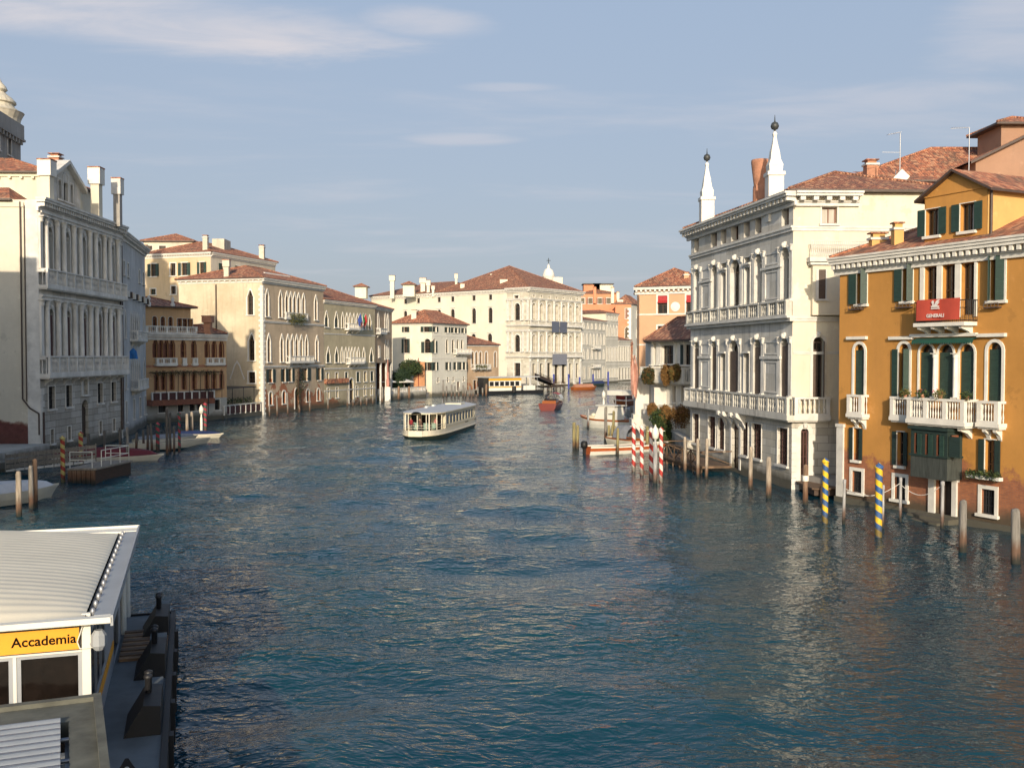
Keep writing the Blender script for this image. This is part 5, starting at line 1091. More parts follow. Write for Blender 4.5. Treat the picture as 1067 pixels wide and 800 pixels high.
# ---- gothic corner palace
A0, A1 = at(274, 151), at(337.3, 170); F = Fr(A0, A1); L = F.L; zE = zat(290, 151)
lg = thing('gothic_corner_palace', 'gothic corner palace with cream end wall and pointed white window arcades', 'palace', A0)
r2 = rowz(F, 277, 302, 329.5); r1 = rowz(F, 279, 348.5, 377); r0 = rowz(F, 281, 384.5, 398.5); rg = rowz(F, 281, 409, 420)
def fu(zx): return F.u(220 + zx / 8.536)
o2 = [(fu(x), r2[0], .85, r2[1], 'gothic') for x in (500, 618, 675, 710, 745, 780, 822, 932)]; o1 = [(fu(x), r1[0], .85, r1[1], 'gothic') for x in (512, 628, 682, 720, 760, 800, 848, 940)]
o0 = [(fu(x), r0[0], w, r0[1], 'rect') for x, w in ((525, 1.3), (645, 1.0), (700, 1.2), (830, 1.9), (960, 1.2))]; og = [(fu(x), rg[0], 1.0, rg[1], 'arch') for x in (527, 645, 858, 952)]
og = [(o[0], 1.4, .9, 2.0, 'arch') for o in og]; od = [(fu(760), .3, 1.3, 3.4, 'arch')]
wall(F, 0, L, -1.2, zE, o2 + o1 + o0 + og + od, 'gothic_tan', lg)
pts = quad_pts(A0, A1, 15); E = Fr(pts[3], pts[0])
def ew(pxa, pxb, pt, pb, kind): z0_, hh = rowz(E, (pxa+pxb)/2, pt, pb); return ((E.u(pxa)+E.u(pxb))/2, z0_, E.u(pxb) - E.u(pxa), hh, kind)
eo = [ew(258.5, 264.5, 302, 328, 'gothic'), ew(259.5, 265.5, 348, 375.5, 'gothic'), ew(259, 266, 387.5, 399, 'rect')]
wall(E, 0, E.L, -1.2, zE, eo, 'mottled_cream', lg, name='end_wall'); shell(pts, -1.2, zE, lg, 'pale_render', (1, 2))
for o in o2 + o1: window(F, o, lg, trim='trim_white', t=.2, glass='glass', sash='sash', sill=True, proud=.12)
for o in o0: window(F, o, lg, trim='trim', t=.08, smat='shutter_dark', shutters='open', sash='sash')
for o in og: window(F, o, lg, trim='trim_white', t=.22, sash='iron', bars=(1, 1))
for o in eo: window(E, o, lg, trim='trim_white', t=.22, proud=.1)
s = MB(); o = od[0]; F.box(s, o[0] - .6, o[0] + .6, .3, 3.4, -.28, -.2); s.build('door', ['dark_wood'], lg); s = MB(); ring(s, F, o[0], o[1], 'arch', o[2], o[3], .25, -.02, .08); s.build('door_frame', ['trim'], lg)
for (a, b), z in (((650, 845), r2[0]), ((660, 875), r1[0])): balcony(F, fu(a), fu(b), z, .8 if z < 12 else .35, lg, mat='trim', h=.9, brackets=4, sp=.26)
band(F, 0, L, r2[0] - 1.0, .3, .2, lg, 'trim'); band(F, 0, L, r1[0] - .9, .3, .2, lg, 'trim'); cornice(F, -.3, L + .2, zE - .75, .8, .5, lg, 'trim', dent=.5); cornice(E, 0, E.L + .0, zE - .6, .6, .35, lg, 'trim_white', dent=1, dw=.2)
quoins(F, 0, -.5, zE - 1, 1, lg, 'trim_white', .7, .4); quoins(E, E.L, -.5, zE - 1, -1, lg, 'trim_white', .7, .4); drainpipe(E, [(E.u(226) , zE - .8), (E.u(226), 8)], lg, .12)
ring_ = MB(); ring(ring_, E, E.u(247), 5.4, 'gothic', 2.2, 2.6, .25, 0, .06); ring_.build('blind_arch', ['trim'], lg)
rf = hip(pts, zE, 2.6, lg, over=.45, mat='tiles'); q = E.p(E.u(234), 0, -.8); chimney(q, zE, zat(271.5, q.y), .75, lg, 'pale_render', 'box', top='pale_render'); s = MB(); a, b = F.p(6, zE + 1.35, -3.3), F.p(14, zE + 1.35, -3.3); s.tube(a, b, .2, .2, 6); s.build('skylight_ridge', ['trim'], lg)
q = F.p(fu(745), r2[0] + .5, .7); th = thing('hanging_plant', 'olive green plants trailing from the upper balcony of the gothic corner palace', 'plant', q); fo = MB()
for i in range(5): foliage(fo, F.p(fu(690) + i*.95, r2[0] + .4, .6), (.6, .35, .5), 190, .1, seed=i + 50, hang=1.3)
fo.build('foliage', ['leaf_olive', 'leaf_mid'], th)
q = F.p(fu(755), 2.5, .6); th = thing('climbing_vine', 'dark bare climbing vine hanging from the lower balcony to the waterline beside the door', 'vine', q); fo = MB(); s = MB()
foliage(fo, F.p(fu(760), r1[0] - 3.4, .5), (1.1, .4, 2.4), 620, .1, seed=77); foliage(fo, F.p(fu(765), 2.6, .3), (.4, .3, 2.2), 200, .09, seed=78); fo.build('foliage', ['leaf_dark', 'dark_wood'], th)
s.path([F.p(fu(775), 0, .3), F.p(fu(768), 2.5, .25), F.p(fu(755), 4.5, .4), F.p(fu(750), r1[0] - 1, .6)], .12, 6); s.build('stem', ['dark_wood'], th)
# terrace fence and dark canopy between the two palaces
a, b = Vector((-41.0, 139.2, 0)), Vector((-38.6, 150.6, 0)); T = Fr(a, b); th = thing('canal_terrace', 'canal side terrace fence with white posts and dark red panels under the black canopy', 'terrace', a); s = MB()
T.box(s, 0, T.L, -1.2, .55, -.5, .05); s.build('quay_edge', ['grey_plinth'], th); s = MB()
for i in range(8): x = .1 + i * (T.L - .3)/7; T.box(s, x, x + .16, .55, 1.85, -.2, .0, 0)
T.box(s, 0, T.L, 1.852, 1.97, -.24, .04, 0); T.box(s, .1, T.L - .1, .72, 1.7, -.12, -.06, 1); s.build('fence', ['trim_white', 'grille_red'], th)
cn_ = thing('terrace_canopy', 'flat black canopy on thin posts above the canal side terrace', 'canopy', T.p(5, .95, -2)); s = MB(); zc_ = zat(405, 145); s.pbox(T.p(-4.2, zc_ + .1, -5.5), T.ux * (T.L + 3.0), T.n * 5.3, Vector((0, 0, .14))); s.build('roof', ['iron'], cn_); s = MB()
for i in range(5):
    for d in (-.4, -5.2): s = MB(); s.tube(T.p(-3.6 + i * (T.L + 2)/4, .9, d), T.p(-3.6 + i * (T.L + 2)/4, zc_ + .12, d), .06, n=6); s.build('post', ['iron'], cn_); fo = MB()
for i in range(7): foliage(fo, T.p(.8 + i*1.5, 2.3, -1.2), (.7, .5, .6), 90, .1, seed=i + 60)
pth = thing('terrace_plants', 'row of dark potted shrubs behind the terrace fence', 'plants', T.p(5, .95, -1.2)); fo.build('foliage', ['leaf_dark', 'leaf_mid'], pth); s = MB(); T.box(s, .4, T.L - .6, .94, 1.7, -1.4, -1.0); s.build('trough', ['dark_wood'], pth)

# ---- greenish tan gothic palace with flags
A0, A1 = at(337.6, 170.2), at(391, 189); F = Fr(A0, A1); L = F.L; zE = zat(312.5, 170.2)
fp = thing('flagged_palace', 'greenish tan gothic palace with two small white balconies and three flags', 'palace', A0)
def fx(zx): return F.u(330 + zx / 5.711)
ra_ = rowz(F, 340, 324.5, 340.5); rb_ = rowz(F, 341, 362, 377.5); rc_ = rowz(F, 341, 388.5, 399.5)
o2 = [(fx(x), ra_[0], w, ra_[1], 'gothic') for x, w in ((58, 1.2), (117, 1.3), (155, .8), (180, .75), (200, .75), (222, .75), (243, .75), (278, 1.5), (316, 1.0))]
o1 = [(fx(x), rb_[0], w, rb_[1], 'gothic') for x, w in ((68, 1.3), (118, 1.2), (150, .7), (173, .7), (192, .7), (210, .7), (228, .7), (248, .7), (280, .9), (325, 1.4))]
o0 = [(fx(x), rc_[0], w, rc_[1], 'rect') for x, w in ((64, .9), (118, 1.0), (176, 1.1), (245, 1.3), (288, 1.1), (328, 1.3))]
og = [(fx(x), 1.6, .8, 1.8, 'rect') for x in (68, 120, 238, 286, 325)]; od = [(fx(205), .3, 1.6, 4.6, 'arch')]
wall(F, 0, L, -1.2, zE, o2 + o1 + o0 + og + od, 'greenish_tan', fp); shell(quad_pts(A0, A1, 14), -1.2, zE, fp, 'pale_render')
for i, o in enumerate(o2 + o1): window(F, o, fp, trim='trim_white', t=.14, proud=.1, shutters='shut' if i in (0, 1, 7, 9, 10, 18) else None, smat='shutter_dark')
for i, o in enumerate(o0): window(F, o, fp, t=.12, shutters='shut' if i in (2, 3, 5) else None, smat='shutter_dark')
for o in og: window(F, o, fp, t=.12, sash='iron')
o = od[0]; s = MB(); F.box(s, o[0] - .75, o[0] + .75, .3, 4, -.28, -.2); s.build('door', ['dark_wood'], fp); s = MB(); ring(s, F, o[0], o[1], 'arch', o[2], o[3], .25, -.02, .08); s.build('door_frame', ['trim'], fp)
balcony(F, fx(165), fx(250), ra_[0] - .1, .9, fp, mat='trim_white', brackets=3, h=.95); balcony(F, fx(172), fx(258), rb_[0] - .1, .9, fp, mat='trim_white', brackets=3, h=.95)
band(F, 0, L, ra_[0] - 1.3, .2, .1, fp, 'trim'); band(F, 0, L, rc_[1] + rc_[0] + .6, .25, .14, fp, 'trim'); band(F, 0, L, rc_[0] - 1.4, .2, .12, fp, 'trim'); cornice(F, -.3, L + .2, zE - .6, .6, .4, fp, 'trim_grey', dent=.5, dw=.16)
gf = MB(); F.box(gf, .05, fx(178), 4.2, 5.0, .0, .5); gf.build('low_red_roof', ['tiles'], fp)
hip(quad_pts(A0, A1, 14), zE, 3.0, fp, over=.4, mat='tiles_bright')
flat('flag_blue', (.03, .06, .25), .8); flat('flag_green', (.03, .16, .06), .8); flat('flag_maroon', (.22, .03, .02), .8)
for i, (x, ca, cb, cc, lb) in enumerate(((205, 'flag_blue', 'flag_blue', 'flag_blue', 'plain dark blue flag on the upper balcony pole of the greenish tan palace'), (222, 'flag_green', 'banner_white', 'plain_red', 'green white and red flag on the upper balcony, between blue and red ones'), (238, 'plain_red', 'plain_red', 'flag_maroon', 'red flag with darker edge on the upper balcony, nearest its right end'))):
    p0 = F.p(fx(x), ra_[0] + .8, .95); p1 = p0 + F.n * 1.0 + Vector((0, 0, 2.0)); th = thing('flag', lb, 'flag', p0, 'flags on the palace balcony'); s = MB(); s.tube(p0, p1, .03, n=5); s.build('pole', ['trim'], th); s = MB()
    for k_, mm in enumerate((0, 1, 2)):
        for j in range(3): f0 = (k_ + j/3)/3; f1 = f0 + 1/9; A = p1 - (p1 - p0)*.62*f0; B = p1 - (p1 - p0)*.62*f1; dn = Vector((.25, 0, -1.5)); wv = F.ux * (.12 * math.sin(f0*14)); wv1 = F.ux * (.12 * math.sin(f1*14)); s.poly([A, B, B + dn + wv1, A + dn + wv], mm)
    s.build('cloth', [ca, cb, cc], th)
# ---- brick house next to it
A0, A1 = at(391.3, 190), at(408.5, 202); F = Fr(A0, A1); L = F.L; zE = zat(320, 190)
bh = thing('brick_gothic_house', 'narrow brick house with twin white pointed windows beside the garden', 'house', A0)
ops = [(L*.16, zat(346, 193), .9, 3.7, 'gothic'), (L*.58, zat(345, 196), .95, 3.6, 'gothic'), (L*.74, zat(345, 196), .95, 3.6, 'gothic'), (L*.58, zat(374, 196), .9, 3.6, 'gothic'), (L*.74, zat(374, 196), .9, 3.6, 'gothic'), (L*.2, zat(372, 196), .8, 2, 'rect')]
zb_ = zat(378, 196); wall(F, 0, L, zb_, zE, ops, 'pale_brick', bh); shell(quad_pts(A0, A1, 13), -1, zE, bh, 'brick_wall')
for o in ops: window(F, o, bh, trim='trim_white', t=.2, proud=.1, sill=True)
mb = MB(); 
for x in (.1, L*.33, L*.66, L - .4): F.box(mb, x, x + .35, -1, zb_, -.35, 0)
mb.build('porch_posts', ['trim'], bh); s = MB(); F.box(s, 0, L, -1, zb_, -3, -2.9); s.build('porch_wall', ['warm_dark'], bh)
cornice(F, 0, L + .2, zE - .5, .5, .35, bh, 'trim_grey', dent=.5, dw=.16); hip(quad_pts(A0, A1, 13), zE, 2.0, bh, over=.4, mat='tiles')
balcony(F, .2, L*.4, zat(347, 193), .9, bh, mat='trim', h=.9, brackets=2)
# ---- garden: wall, hedge, round tree, parasols
a, b = Vector((-26.6, 195, 0)), Vector((-18.9, 215.5, 0)); T = Fr(a, b); gd = thing('garden_wall', 'pale balustraded garden wall along the canal in front of the round tree', 'wall', a); s = MB(); T.box(s, 0, T.L, -1.2, 1.35, -.4, 0); s.build('base', ['pale_render'], gd); s = MB(); balustrade(s, T, 0, T.L, 1.35, 1.05, -.2, 1.8, sp=.32); s.build('balustrade', ['trim'], gd)
def tree(label, c, rad, h, trunk, n, leaf, mats, seed, name='garden_tree'):
    th = thing(name, label, 'tree', c); s = MB(); C = Vector(c); s.tube(C, C + Vector((.1, 0, h - rad[2]*.6)), trunk, trunk*.7, 8)
    rn = random.Random(seed)
    for i in range(6): a = rn.random()*6.28; s.tube(C + Vector((.1, 0, h - rad[2]*.8)), C + Vector((math.cos(a)*rad[0]*.6, math.sin(a)*rad[1]*.6, h + rn.uniform(-.2, .5)*rad[2])), trunk*.4, trunk*.15, 5)
    s.build('trunk', ['dark_wood'], th); fo = MB()
    for i in range(9):
        a = rn.random()*6.28; rr_ = rn.uniform(.2, .6); foliage(fo, C + Vector((math.cos(a)*rad[0]*rr_, math.sin(a)*rad[1]*rr_, h + rn.uniform(-.45, .45)*rad[2])), (rad[0]*.55, rad[1]*.55, rad[2]*.55), n//9, leaf, seed=seed + i)
    fo.build('crown', mats, th); return th
q = at(426.5, 214, .95); tree('round clipped dark green tree behind the garden wall and parasols', q, (2.9, 2.9, 2.3), zat(382.5, 214) - .95, .25, 3200, .2, ['leaf_dark', 'leaf_mid'], 5)
for i, (px, Y, w_, h_) in enumerate(((405, 207, 3.2, 5.6), (416, 211, 2.6, 6.2))):
    q = at(px, Y, .95); tree(['dark hedge bush behind the left parasol', 'dark hedge bush between the left parasol and the round tree'][i], q, (w_, 2.2, h_*.45), h_*.5, .15, 2200, .22, ['leaf_dark', 'leaf_dark'], 11 + i, 'hedge_bush')
for i, (px, Y) in enumerate(((402, 204), (421, 208.5))):
    q = at(px, Y, .95); th = thing('parasol', ['open off white parasol in the garden, the left one near the brick house', 'open off white parasol in the garden, in front of the round tree'][i], 'parasol', q, 'garden parasols'); s = MB(); s.tube(q, q + Vector((0, 0, 3.3)), .05, n=6); s.build('pole', ['trim'], th); s = MB(); zt_ = zat(394.5, Y)
    s.lathe((q.x, q.y, 0), [(2.3, zt_ - .75), (2.3, zt_ - .62), (1.2, zt_ - .3), (.05, zt_)], 8, smooth=False); s.build('canopy', ['trim_white'], th)
s = MB(); q0_, q1_ = at(431, 216), at(445, 222); s.box(q0_.x, q1_.x, 216, 217, .9, zat(377, 218)); g_ = s.build('garden_end_wall', ['orange_brick']); tag(g_, 'orange brick garden end wall beside the white shuttered house', 'wall')

# ---- white house with green shutters
A0, A1 = at(450, 218), at(486.5, 231.5); F = Fr(A0, A1); L = F.L; zE = zat(337, 218); D0 = at(409, 221.5); E = Fr(D0, A0)
wh = thing('white_shuttered_house', 'white three storey house with dark green shutters and a hipped tiled roof', 'house', A0)
def zx(x): return F.u(395 + x/7.271)
def ex_(x): return E.u(395 + x/7.271)
zr_ = lambda F_, x, a, b: rowz(F_, 395 + x/7.271, 310 + a/7.271, 310 + b/7.271)
t3 = zr_(F, 420, 220, 262); t2 = zr_(F, 420, 312, 420); t1 = zr_(F, 420, 490, 552); t0 = zr_(F, 440, 607, 645)
fo_ = [(zx(x), t3[0], 1.1, t3[1], 'rect') for x in (425, 515, 562, 590, 640)] + [(zx(x), t2[0], 1.1, t2[1], 'arch') for x in (418, 515, 560, 595, 628)] + [(zx(x), t1[0], 1.1, t1[1], 'rect') for x in (425, 520, 580, 622, 650)] + [(zx(x), t0[0], .9, t0[1], 'rect') for x in (447, 520, 562, 640)] + [(zx(600), .95, 1.3, 2.1, 'rect')]
wall(F, 0, L, -1.2, zE, fo_, 'white_far', wh)
eo = [(ex_(203), t3[0], .9, t3[1], 'rect'), (ex_(203), t2[0], 1.0, t2[1], 'rect'), (ex_(360), t3[0], 1.4, t3[1], 'rect'), (ex_(367), t2[0], 1.5, t2[1], 'arch'), (ex_(378), t1[0], 1.0, t1[1], 'rect')]
wall(E, 0, E.L, -1.2, zE, eo, 'cream_far', wh, name='end_wall'); shell([D0, A0, A1, D0 + Vector((7, 14, 0))], -1.2, zE, wh, 'white_far', (2, 3))
for i, o in enumerate(fo_): window(F, o, wh, trim='trim_white', t=.06, shutters=None if i in (6, 7, 8, 9, 15, 16, 17, 18, 19) else 'open', smat='shutter_dark', bars=(1, 1), glass='glass' if i != 19 else 'grille_red')
for o in eo: window(E, o, wh, trim='trim_white', t=.06, shutters='open', smat='shutter_dark', bars=(1, 1))
balcony(F, zx(560), zx(672), t2[0], 1.0, wh, mat='trim_white', brackets=4); band(F, 0, L, t2[0] + t2[1] + .6, .2, .1, wh, 'trim_white'); band(F, 0, L, t1[0] + t1[1] + .8, .2, .1, wh, 'trim_white'); band(F, 0, L, 3.6, .2, .1, wh, 'trim_white')
cornice(F, 0, L, zE - .35, .35, .3, wh, 'trim_white', dent=.6); cornice(E, 0, E.L, zE - .35, .35, .3, wh, 'trim_white', dent=.6)
rf = hip([D0, A0, A1, D0 + Vector((7, 14, 0))], zE, 3.1, wh, over=.5, mat='tiles'); q = at(431.5, 221.5); chimney(q, zE, zat(325, 221.5), 1.1, rf, 'cream_far', 'pot', top='cream_far')
# ---- small brick annexe with terrace plants
A0, A1 = at(486.8, 233), at(519.5, 243); F = Fr(A0, A1); L = F.L; zE = zat(359.5, 235)
an = thing('brick_annexe', 'low brick annexe with narrow arched windows left of the great pale palace', 'house', A0)
t = zr_(F, 740, 410, 530); ops = [(zx_, t[0], .9, t[1], 'arch') for zx_ in [F.u(395 + x/7.271) for x in (708, 737, 768, 812, 880)]]
ops = [o for o in ops]; gro = [(F.u(395 + x/7.271), 1.0, 1.2, 2.2, 'rect') for x in (725, 775, 830)]
wall(F, 0, L, -1.2, zE, ops + gro, 'pale_brick' if 'pale_brick' in MT else 'pale_brick', an); shell(quad_pts(A0, A1, 12), -1, zE, an, 'brick_wall')
for o in ops: window(F, o, an, trim='trim_white', t=.22, sill=False)
for o in gro: window(F, o, an, t=.1)
band(F, 0, L, zE - .3, .3, .2, an, 'trim'); hip(quad_pts(A0, A1, 12), zE, 2.4, an, over=.4, mat='tiles')
balcony(F, F.u(491), F.u(508), t[0] - .2, 1.0, an, mat='trim', brackets=3); fo = MB(); q = F.p(F.u(500), t[0] + .5, .9); th = thing('balcony_plants', 'olive green plants filling the balcony of the low brick annexe', 'plants', q)
for i in range(5): foliage(fo, F.p(F.u(492.5) + i*.9, t[0] + .4, .9), (.6, .4, .5), 130, .14, seed=i + 90, hang=.7)
fo.build('foliage', ['leaf_olive', 'leaf_mid'], th)

# ---- great pale palace at the bend
A0, A1 = at(551.3, 285), at(605.5, 306); F = Fr(A0, A1); L = F.L; zE = zat(300, 285)
gpz = thing('great_pale_palace', 'great pale stone palace at the canal bend with loggias and big hipped roof', 'palace', A0)
D0 = A0 - F.n * 66; E = Fr(D0, A0); EL = E.L; us0 = E.u(528)
X = lambda x: F.u(480 + x/7.62)
r2 = rowz(F, 553, 315.5, 333.5); r1 = rowz(F, 553, 348.5, 366.5); rg = rowz(F, 553, 381, 392)
us_ = [L * f for f in (.085, .225, .37, .51, .65, .785, .92)]
o2 = [(u, r2[0], 1.55, r2[1], 'arch') for u in us_]; o1 = [(u, r1[0], 1.55, r1[1], 'arch') for u in us_]; oa = [(u, zE - 3.0, .9, 1.1, 'rect') for u in us_]
og = [(us_[i], 2.2, 1.5, 4.6, 'rect') for i in (0, 1, 5, 6)] + [(us_[i], .6, 2.1, 6.4, 'rect') for i in (2, 3, 4)]
wall(F, 0, L, -1.2, zE, o2 + o1 + oa + og, 'stone_far', gpz, depth=1.0)
for o in o2 + o1: window(F, o, gpz, trim='trim_white', t=.25, glass='glass_brown', depth=1.0, sill=False, bars=(1, 1), key=False)
for o in oa + og: window(F, o, gpz, trim='trim_white', t=.12, glass='glass', depth=.7, bars=(1, 2), sill=False)
for zz, hh in ((r2[0], r2[1]), (r1[0], r1[1])):
    for i in range(8): u = max(.4, min(L - .4, (us_[i-1] + us_[i])/2 if 0 < i < 7 else (0.4 if i == 0 else L - .4))); column(F, u, zz - .1, zz + hh + .9, .34, gpz, 'trim', d=.4)
    band(F, -.1, L + .1, zz + hh + .95, .5, .6, gpz, 'trim')
    mb = MB(); balustrade(mb, F, 0, L, zz - 1.3, 1.25, .55, 3.9, sp=.4); mb.build('balustrade', ['trim'], gpz); s = MB(); F.box(s, -.2, L + .2, zz - 1.7, zz - 1.302, 0, .9); s.build('ledge', ['trim'], gpz)
for i in range(8): u = max(.45, min(L - .45, (us_[i-1] + us_[i])/2 if 0 < i < 7 else (0.45 if i == 0 else L - .45))); column(F, u, .4, r1[0] - 2.0, .38, gpz, 'trim', d=.12, pilaster=True, name='pilaster')
cornice(F, -.8, L + .8, zE - 1.1, 1.3, 1.1, gpz, 'trim', dent=.9, dw=.4)
# end wall: stone bay + long plain side
e2 = [(E.u(539), r2[0], 2.0, r2[1], 'arch'), (E.u(539), r1[0], 2.0, r1[1], 'arch'), (E.u(539), 2.4, 2.3, 4.6, 'rect'), (E.u(538), zE - 3.1, 1.6, 1.1, 'rect')]
sx = [E.u(480 + x/7.62) for x in (106, 237)] + [E.u(355 + x/8.2) for x in (958, 842)]; zA = rowz(E, 510, 320.5, 336.5); zB = rowz(E, 510, 307, 312.5); zC = rowz(E, 510, 347.5, 358)
e1 = [(u, zA[0], 1.6, zA[1], 'arch') for u in sx] + [(u, zB[0], 1.3, zB[1], 'rect') for u in sx] + [(E.u(355 + x/8.2), zB[0], 1.3, zB[1], 'rect') for x in (665, 555)] + [(E.u(355 + x/8.2), zA[0], 1.6, zA[1], 'arch') for x in (665, 555)] + [(E.u(510.5), zC[0], 1.7, zC[1], 'arch'), (E.u(493.5), zC[0], 1.7, zC[1], 'arch')]
usb = E.u(528); wall(E, usb, EL, -1.2, zE, e2, 'stone_far', gpz, name='end_bay', depth=.6); wall(E, 0, usb, -1.2, zE - .25, e1, 'cream_far', gpz, name='side_wall')
for o in e2: window(E, o, gpz, trim='trim_white', t=.3, depth=.6, sill=True)
for o in e1: window(E, o, gpz, trim='trim', t=.2, hood=True, bars=(1, 1))
for u in (usb + .5, E.u(534), E.u(545), EL - .5):
    for zz, hh in ((r2[0], r2[1]), (r1[0], r1[1])): column(E, u, zz - .1, zz + hh + .9, .34, gpz, 'trim', d=.18, pilaster=True, name='pilaster')
for zz, hh in ((r2[0], r2[1]), (r1[0], r1[1])):
    band(E, usb, EL, zz + hh + .95, .5, .45, gpz, 'trim'); band(E, usb, EL, zz - 1.7, .4, .6, gpz, 'trim')
cornice(E, 0, usb, zE - 1.2, 1.1, .8, gpz, 'trim_white', dent=1.1, dw=.5); cornice(E, usb, EL + .0, zE - 1.1, 1.3, 1.1, gpz, 'trim', dent=.9, dw=.4)
back = [D0, A0, A1, A1 - F.n * 66]; shell(back, -1.2, zE, gpz, 'cream_far', (2, 3)); nb = A0 - F.n * 36
rf = hip([nb, A0, A1, A1 - F.n * 36], zE, 8.2, gpz, over=.7, k=1.0, mat='tiles_brown', axis=1); hip([D0, nb + F.n*8, A1 - F.n * 28, A1 - F.n * 66], zE, 4.4, gpz, over=.6, k=1, mat='tiles_brown', name='rear_roof')
for px, Y, pt, pb, w_ in ((525, 291, 291.5, 300, 2.0), (511.8, 300, 285.5, 291, .7), (482, 298, 296, 302, 1.1), (475.5, 309, 285.5, 293, .9), (446.5, 305, 292.5, 303, 1.2), (441, 309, 290, 298, 1.8), (451.5, 303, 298, 302, .9), (409, 312, 287.5, 304, 1.6), (373, 316, 300, 306, 1.2)):
    Y += 5; q = at(px, Y); chimney(q, zat(pb, Y) - 2.2, zat(pt, Y), w_*.8, gpz, 'cream_far', 'box' if w_ > .8 else 'none', top='cream_far')
for px, Y in ((426, 309), (376, 316)):
    q = at(px, Y); z_ = zat(299 if px > 400 else 301, Y); s = MB(); s.box(q.x - 1.8, q.x + 1.8, Y, Y + 4, z_ - 3, z_ + .6); dm_ = s.build('roof_dormer', ['cream_far'], gpz); hip([(q.x - 1.8, Y, 0), (q.x + 1.8, Y, 0), (q.x + 1.8, Y + 4, 0), (q.x - 1.8, Y + 4, 0)], z_ + .6, 1.1, dm_, over=.6)
# two hanging exhibition banners (plain grey) on the front
for i, (u0, u1, z0_, z1_, lb) in enumerate(((L*.37, L*.66, r2[0] - 3.4, r2[0] - .1, 'dark blue grey banner hung on the upper loggia of the great pale palace'), (L*.38, L*.66, r1[0] - 3.8, r1[0] - .6, 'light grey banner hung above the water gate of the great pale palace'))):
    s = MB(); 
    for k_ in range(1 if i else 2): a = u0 + (u1 - u0) * k_ * .52; b = u1 if i else a + (u1 - u0) * .48; F.box(s, a, b, z0_, z1_, .98, 1.05)
    flat('banner_grey%d' % i, ((.10, .115, .16), (.20, .21, .25))[i], .8, var=.3); tag(s.build('banner', ['banner_grey%d' % i]), lb, 'banner')
# dome lantern behind its roof
q = at(571.5, 335); T = thing('dome_lantern', 'small white domed church lantern showing over the great palace roof', 'dome', q); yz = lambda py: zat(py, 335); s = MB(); s.lathe((q.x, q.y, 0), [(1.9, 20), (1.9, yz(289)), (2.2, yz(288)), (1.9, yz(285)), (1.5, yz(281.5)), (.5, yz(279.5)), (.45, yz(277)), (.1, yz(275))], 14); s.build('dome', ['trim_white'], T)
s = MB(); s.tube((q.x, q.y, yz(275)), (q.x, q.y, yz(269)), .12, n=5); s.tube((q.x - .7, q.y, yz(271.5)), (q.x + .7, q.y, yz(271.5)), .1, n=5); s.build('cross', ['lead'], T); q2 = at(578, 335); s = MB(); s.box(q2.x - 2.2, q2.x + 2.6, 334, 340, 20, yz(289)); s.build('nave_wall', ['cream_far'], T)

# ---- grey white row beyond
def far_palace(label, pa, Ya, pb_, Yb, py, mat, rows, roofm='tiles_brown', rise=2.0, depth=18, kind='gothic', balc=None, name='far_palace', e_mat=None):
    A0, A1 = at(pa, Ya), at(pb_, Yb); F = Fr(A0, A1); zE = zat(py, Ya); o_ = thing(name, label, 'palace', A0); ops = []
    for (pt, pbm, n, w_, kd) in rows:
        z0_, z1_ = zat(pbm, (Ya+Yb)/2), zat(pt, (Ya+Yb)/2)
        ops += [(F.L * (i + .5) / n, z0_, w_, z1_ - z0_, kd) for i in range(n)]
    wall(F, 0, F.L, -1.2, zE, ops, mat, o_); shell(quad_pts(A0, A1, depth), -1, zE, o_, e_mat or mat)
    for o in ops: window(F, o, o_, trim='trim_white', t=.22, proud=.1, bars=(0, 1))
    cornice(F, -.2, F.L + .2, zE - .6, .6, .5, o_, 'trim', dent=.9, dw=.3)
    for (pt, pbm, n, w_, kd) in rows: band(F, 0, F.L, zat(pbm, (Ya+Yb)/2) - 1.2, .25, .15, o_, 'trim')
    if balc:
        for f0, f1, py_ in balc: balcony(F, F.L*f0, F.L*f1, zat(py_, (Ya+Yb)/2), 1.0, o_, mat='trim', brackets=2)
    hip(quad_pts(A0, A1, depth), zE, rise, o_, over=.4, mat=roofm); return o_
far_palace('grey white palace with two balconies just right of the great pale palace', 606, 308, 631, 324, 333.5, 'greywhite_far', [(337, 343, 6, .9, 'gothic'), (348, 359, 7, .9, 'gothic'), (364, 374, 6, .9, 'gothic'), (382, 394, 5, 1.1, 'rect')], balc=[(.38, .68, 363), (.38, .68, 382.5)])
far_palace('narrow pale four storey house front with a flat tiled top beyond the grey white palace', 631.2, 325, 644, 333, 326.5, 'greywhite_far', [(329, 334, 4, .9, 'rect'), (339, 350, 4, .9, 'gothic'), (362, 376, 4, .9, 'rect'), (384, 393, 4, .9, 'rect')], e_mat='cream_far', rise=1.2)
far_palace('low pale stone palace front closing the row before the orange house', 644.3, 334, 657, 342, 354.5, 'greywhite_far', [(361, 376, 5, 1.0, 'rect'), (383, 395, 4, 1.3, 'rect')], rise=1.5)
